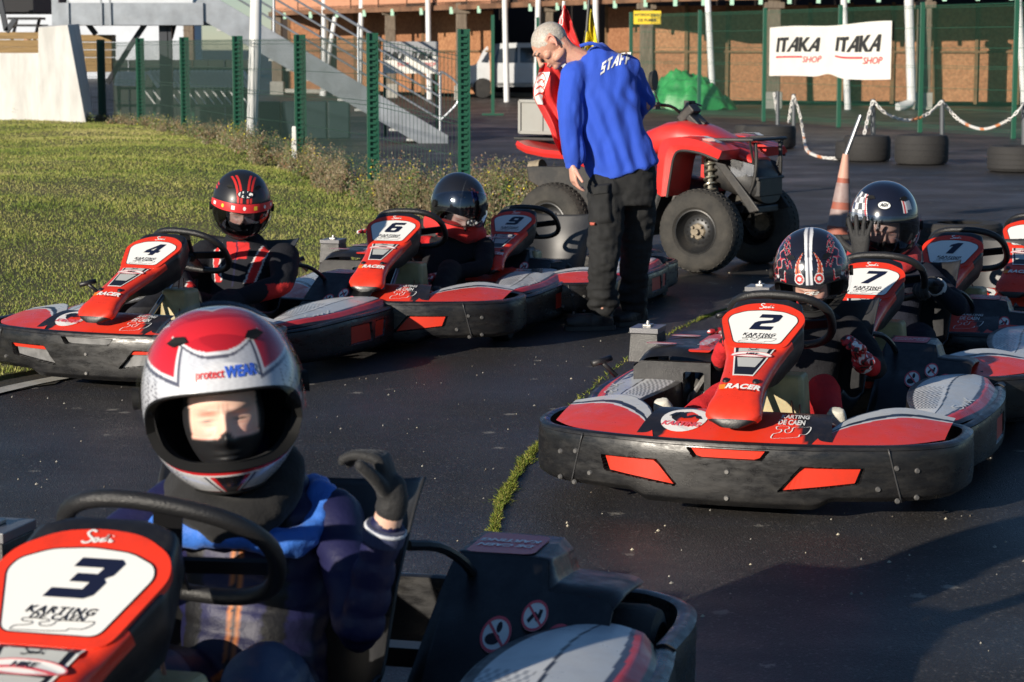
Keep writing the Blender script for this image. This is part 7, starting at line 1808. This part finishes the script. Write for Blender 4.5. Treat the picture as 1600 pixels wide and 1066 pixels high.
m = MB(); m.box((0, 0, .018), (.40, .40, .036)); m.build('cone_base', mat('cone_foot', (.03, .03, .03), .8), t, False, bev=.01)
a = aty(1320, 247, p.y + .15); b = aty(1345, 180, p.y + .15); m = MB(); m.tube([a, b], .018, 10); o = m.build('metal_bar', STEEL); tag(o, 'grey metal bar stuck into the top of the traffic cone', 'bar')
# green tarpaulin heap before the chipboard wall
def heap(u, v):
    a = u * 2 * PI; r_ = v; x = math.cos(a) * r_; y = math.sin(a) * r_; base = (1 - r_ ** 5)
    h = base * (.92 - .42 * sstep(.0, .75, x)) * (1 - .12 * r_ * r_) * .86
    n1 = noise.noise(Vector((x * 2.3, y * 2.3, 1.))) * .34 + noise.noise(Vector((x * 5, y * 5, 3.))) * .18 + abs(noise.noise(Vector((x * 9, y * 9, 5.)))) * .08
    return (x * 1.15, y * .8, max(0, h + n1 * (.3 + base)) * 1.0)
D = 57.0; cx_ = aty(1083, 160, D); m = MB(); m.grid(heap, 110, 34); o = m.build('tarpaulin_heap', mat('tarp_green', (.04, .33, .09), .42, var=.4, vscale=3, bump=.5, bscale=8), auto=None); o.location = (cx_.x, D, 0); tag(o, 'heap covered with a shiny bright green tarpaulin before the chipboard wall', 'tarpaulin')
# the old white car under the overhang
CW_ = mat('car_white', (.60, .62, .64), .35, coat=.4, dirt=.2, dirtcol=(.3, .28, .25), dscale=3); CG = mat('car_glass', (.035, .04, .045), .08, spec=.8); D = 70.0
x0 = aty(722, 100, D).x; t = thing('old_car', 'old rounded white estate car parked under the overhang behind the posts', 'car', (x0 + 1.9, D, 0)); 
def cpoly(pts): return [(x - 1.9, z) for x, z in pts]
BODY = cpoly([(p.x, p.y) for p in cr([(0, .35, 0), (.02, .75, 0), (.15, .98, 0), (.45, 1.05, 0), (.72, 1.52, 0), (1.1, 1.66, 0), (2.2, 1.68, 0), (3.3, 1.62, 0), (3.65, 1.3, 0), (3.75, .8, 0), (3.72, .35, 0)], 5)])
m = MB(); m.prism(BODY, lambda x, z: Vector((x, -.72 + .12 * max(0, z - .95), z)), lambda x, z: Vector((x, .72 - .12 * max(0, z - .95), z))); m.build('body', CW_, t, False, bev=.04)
for pts in ([(.60, 1.10), (.86, 1.50), (.98, 1.50), (.80, 1.08)], [(.98, 1.08), (1.12, 1.50), (1.72, 1.54), (1.72, 1.08)], [(1.80, 1.08), (1.80, 1.54), (2.55, 1.54), (2.62, 1.08)], [(2.75, 1.08), (2.70, 1.52), (3.25, 1.48), (3.4, 1.10)]):
    m = MB(); P = cpoly(pts); m.prism(P, lambda x, z: Vector((x, -.735 + .12 * max(0, z - .95), z)), lambda x, z: Vector((x, -.72 + .12 * max(0, z - .95) + .02, z))); m.build('window', CG, t, False)
for x in (.65, 2.95):
    for y in (-.68, .68):
        m = MB(); m.lathe([(.0, -.07), (.2, -.08), (.30, -.07), (.31, 0), (.30, .07), (.2, .08), (0, .07)], 28); o = m.build('wheel', RUB, t); o.location = (x - 1.9, y, .31); o.rotation_euler = (R(90), 0, 0)
m = MB(); m.box((-.02, 0, .42), (3.9, 1.5, .10)); m.build('bumper', CHR, t, False, bev=.03)
# person far behind the concrete wall
t = thing('person', 'small figure in a pale blue top far behind the concrete wall at the left edge', 'person', (aty(45, 80, 44).x, 44, 0)); o_ = Vector(t.location); z0 = aty(45, 80, 44).z
m = MB(); torso(m, [(Vector((0, 0, z0 - .6)), .15, .11), (Vector((0, 0, z0 - .1)), .17, .12), (Vector((0, 0, z0 + .06)), .15, .10), (Vector((0, 0, z0 + .10)), .06, .06)]); ball(m, (-.02, 0, z0 + .20), (.075, .09, .105)); limb(m, [(.16, 0, z0 + .04), (.22, -.03, z0 - .2), (.18, -.1, z0 - .35)], [.055, .045, .035]); limb(m, [(-.16, 0, z0 + .04), (-.21, -.03, z0 - .2), (-.18, -.1, z0 - .35)], [.055, .045, .035])
limb(m, [(.08, 0, z0 - .6), (.09, -.02, .5), (.09, 0, .08)], [.09, .06, .045]); limb(m, [(-.08, 0, z0 - .6), (-.09, -.02, .5), (-.09, 0, .08)], [.09, .06, .045])
fuse('body', m, SKIN, .018, 3, t, cf=lambda co: np.where((co[:, 2] > z0 + .10)[:, None], C3(.60, .36, .27), np.where((co[:, 2] > z0 - .55)[:, None], C3(.42, .50, .62), C3(.03, .03, .04))))
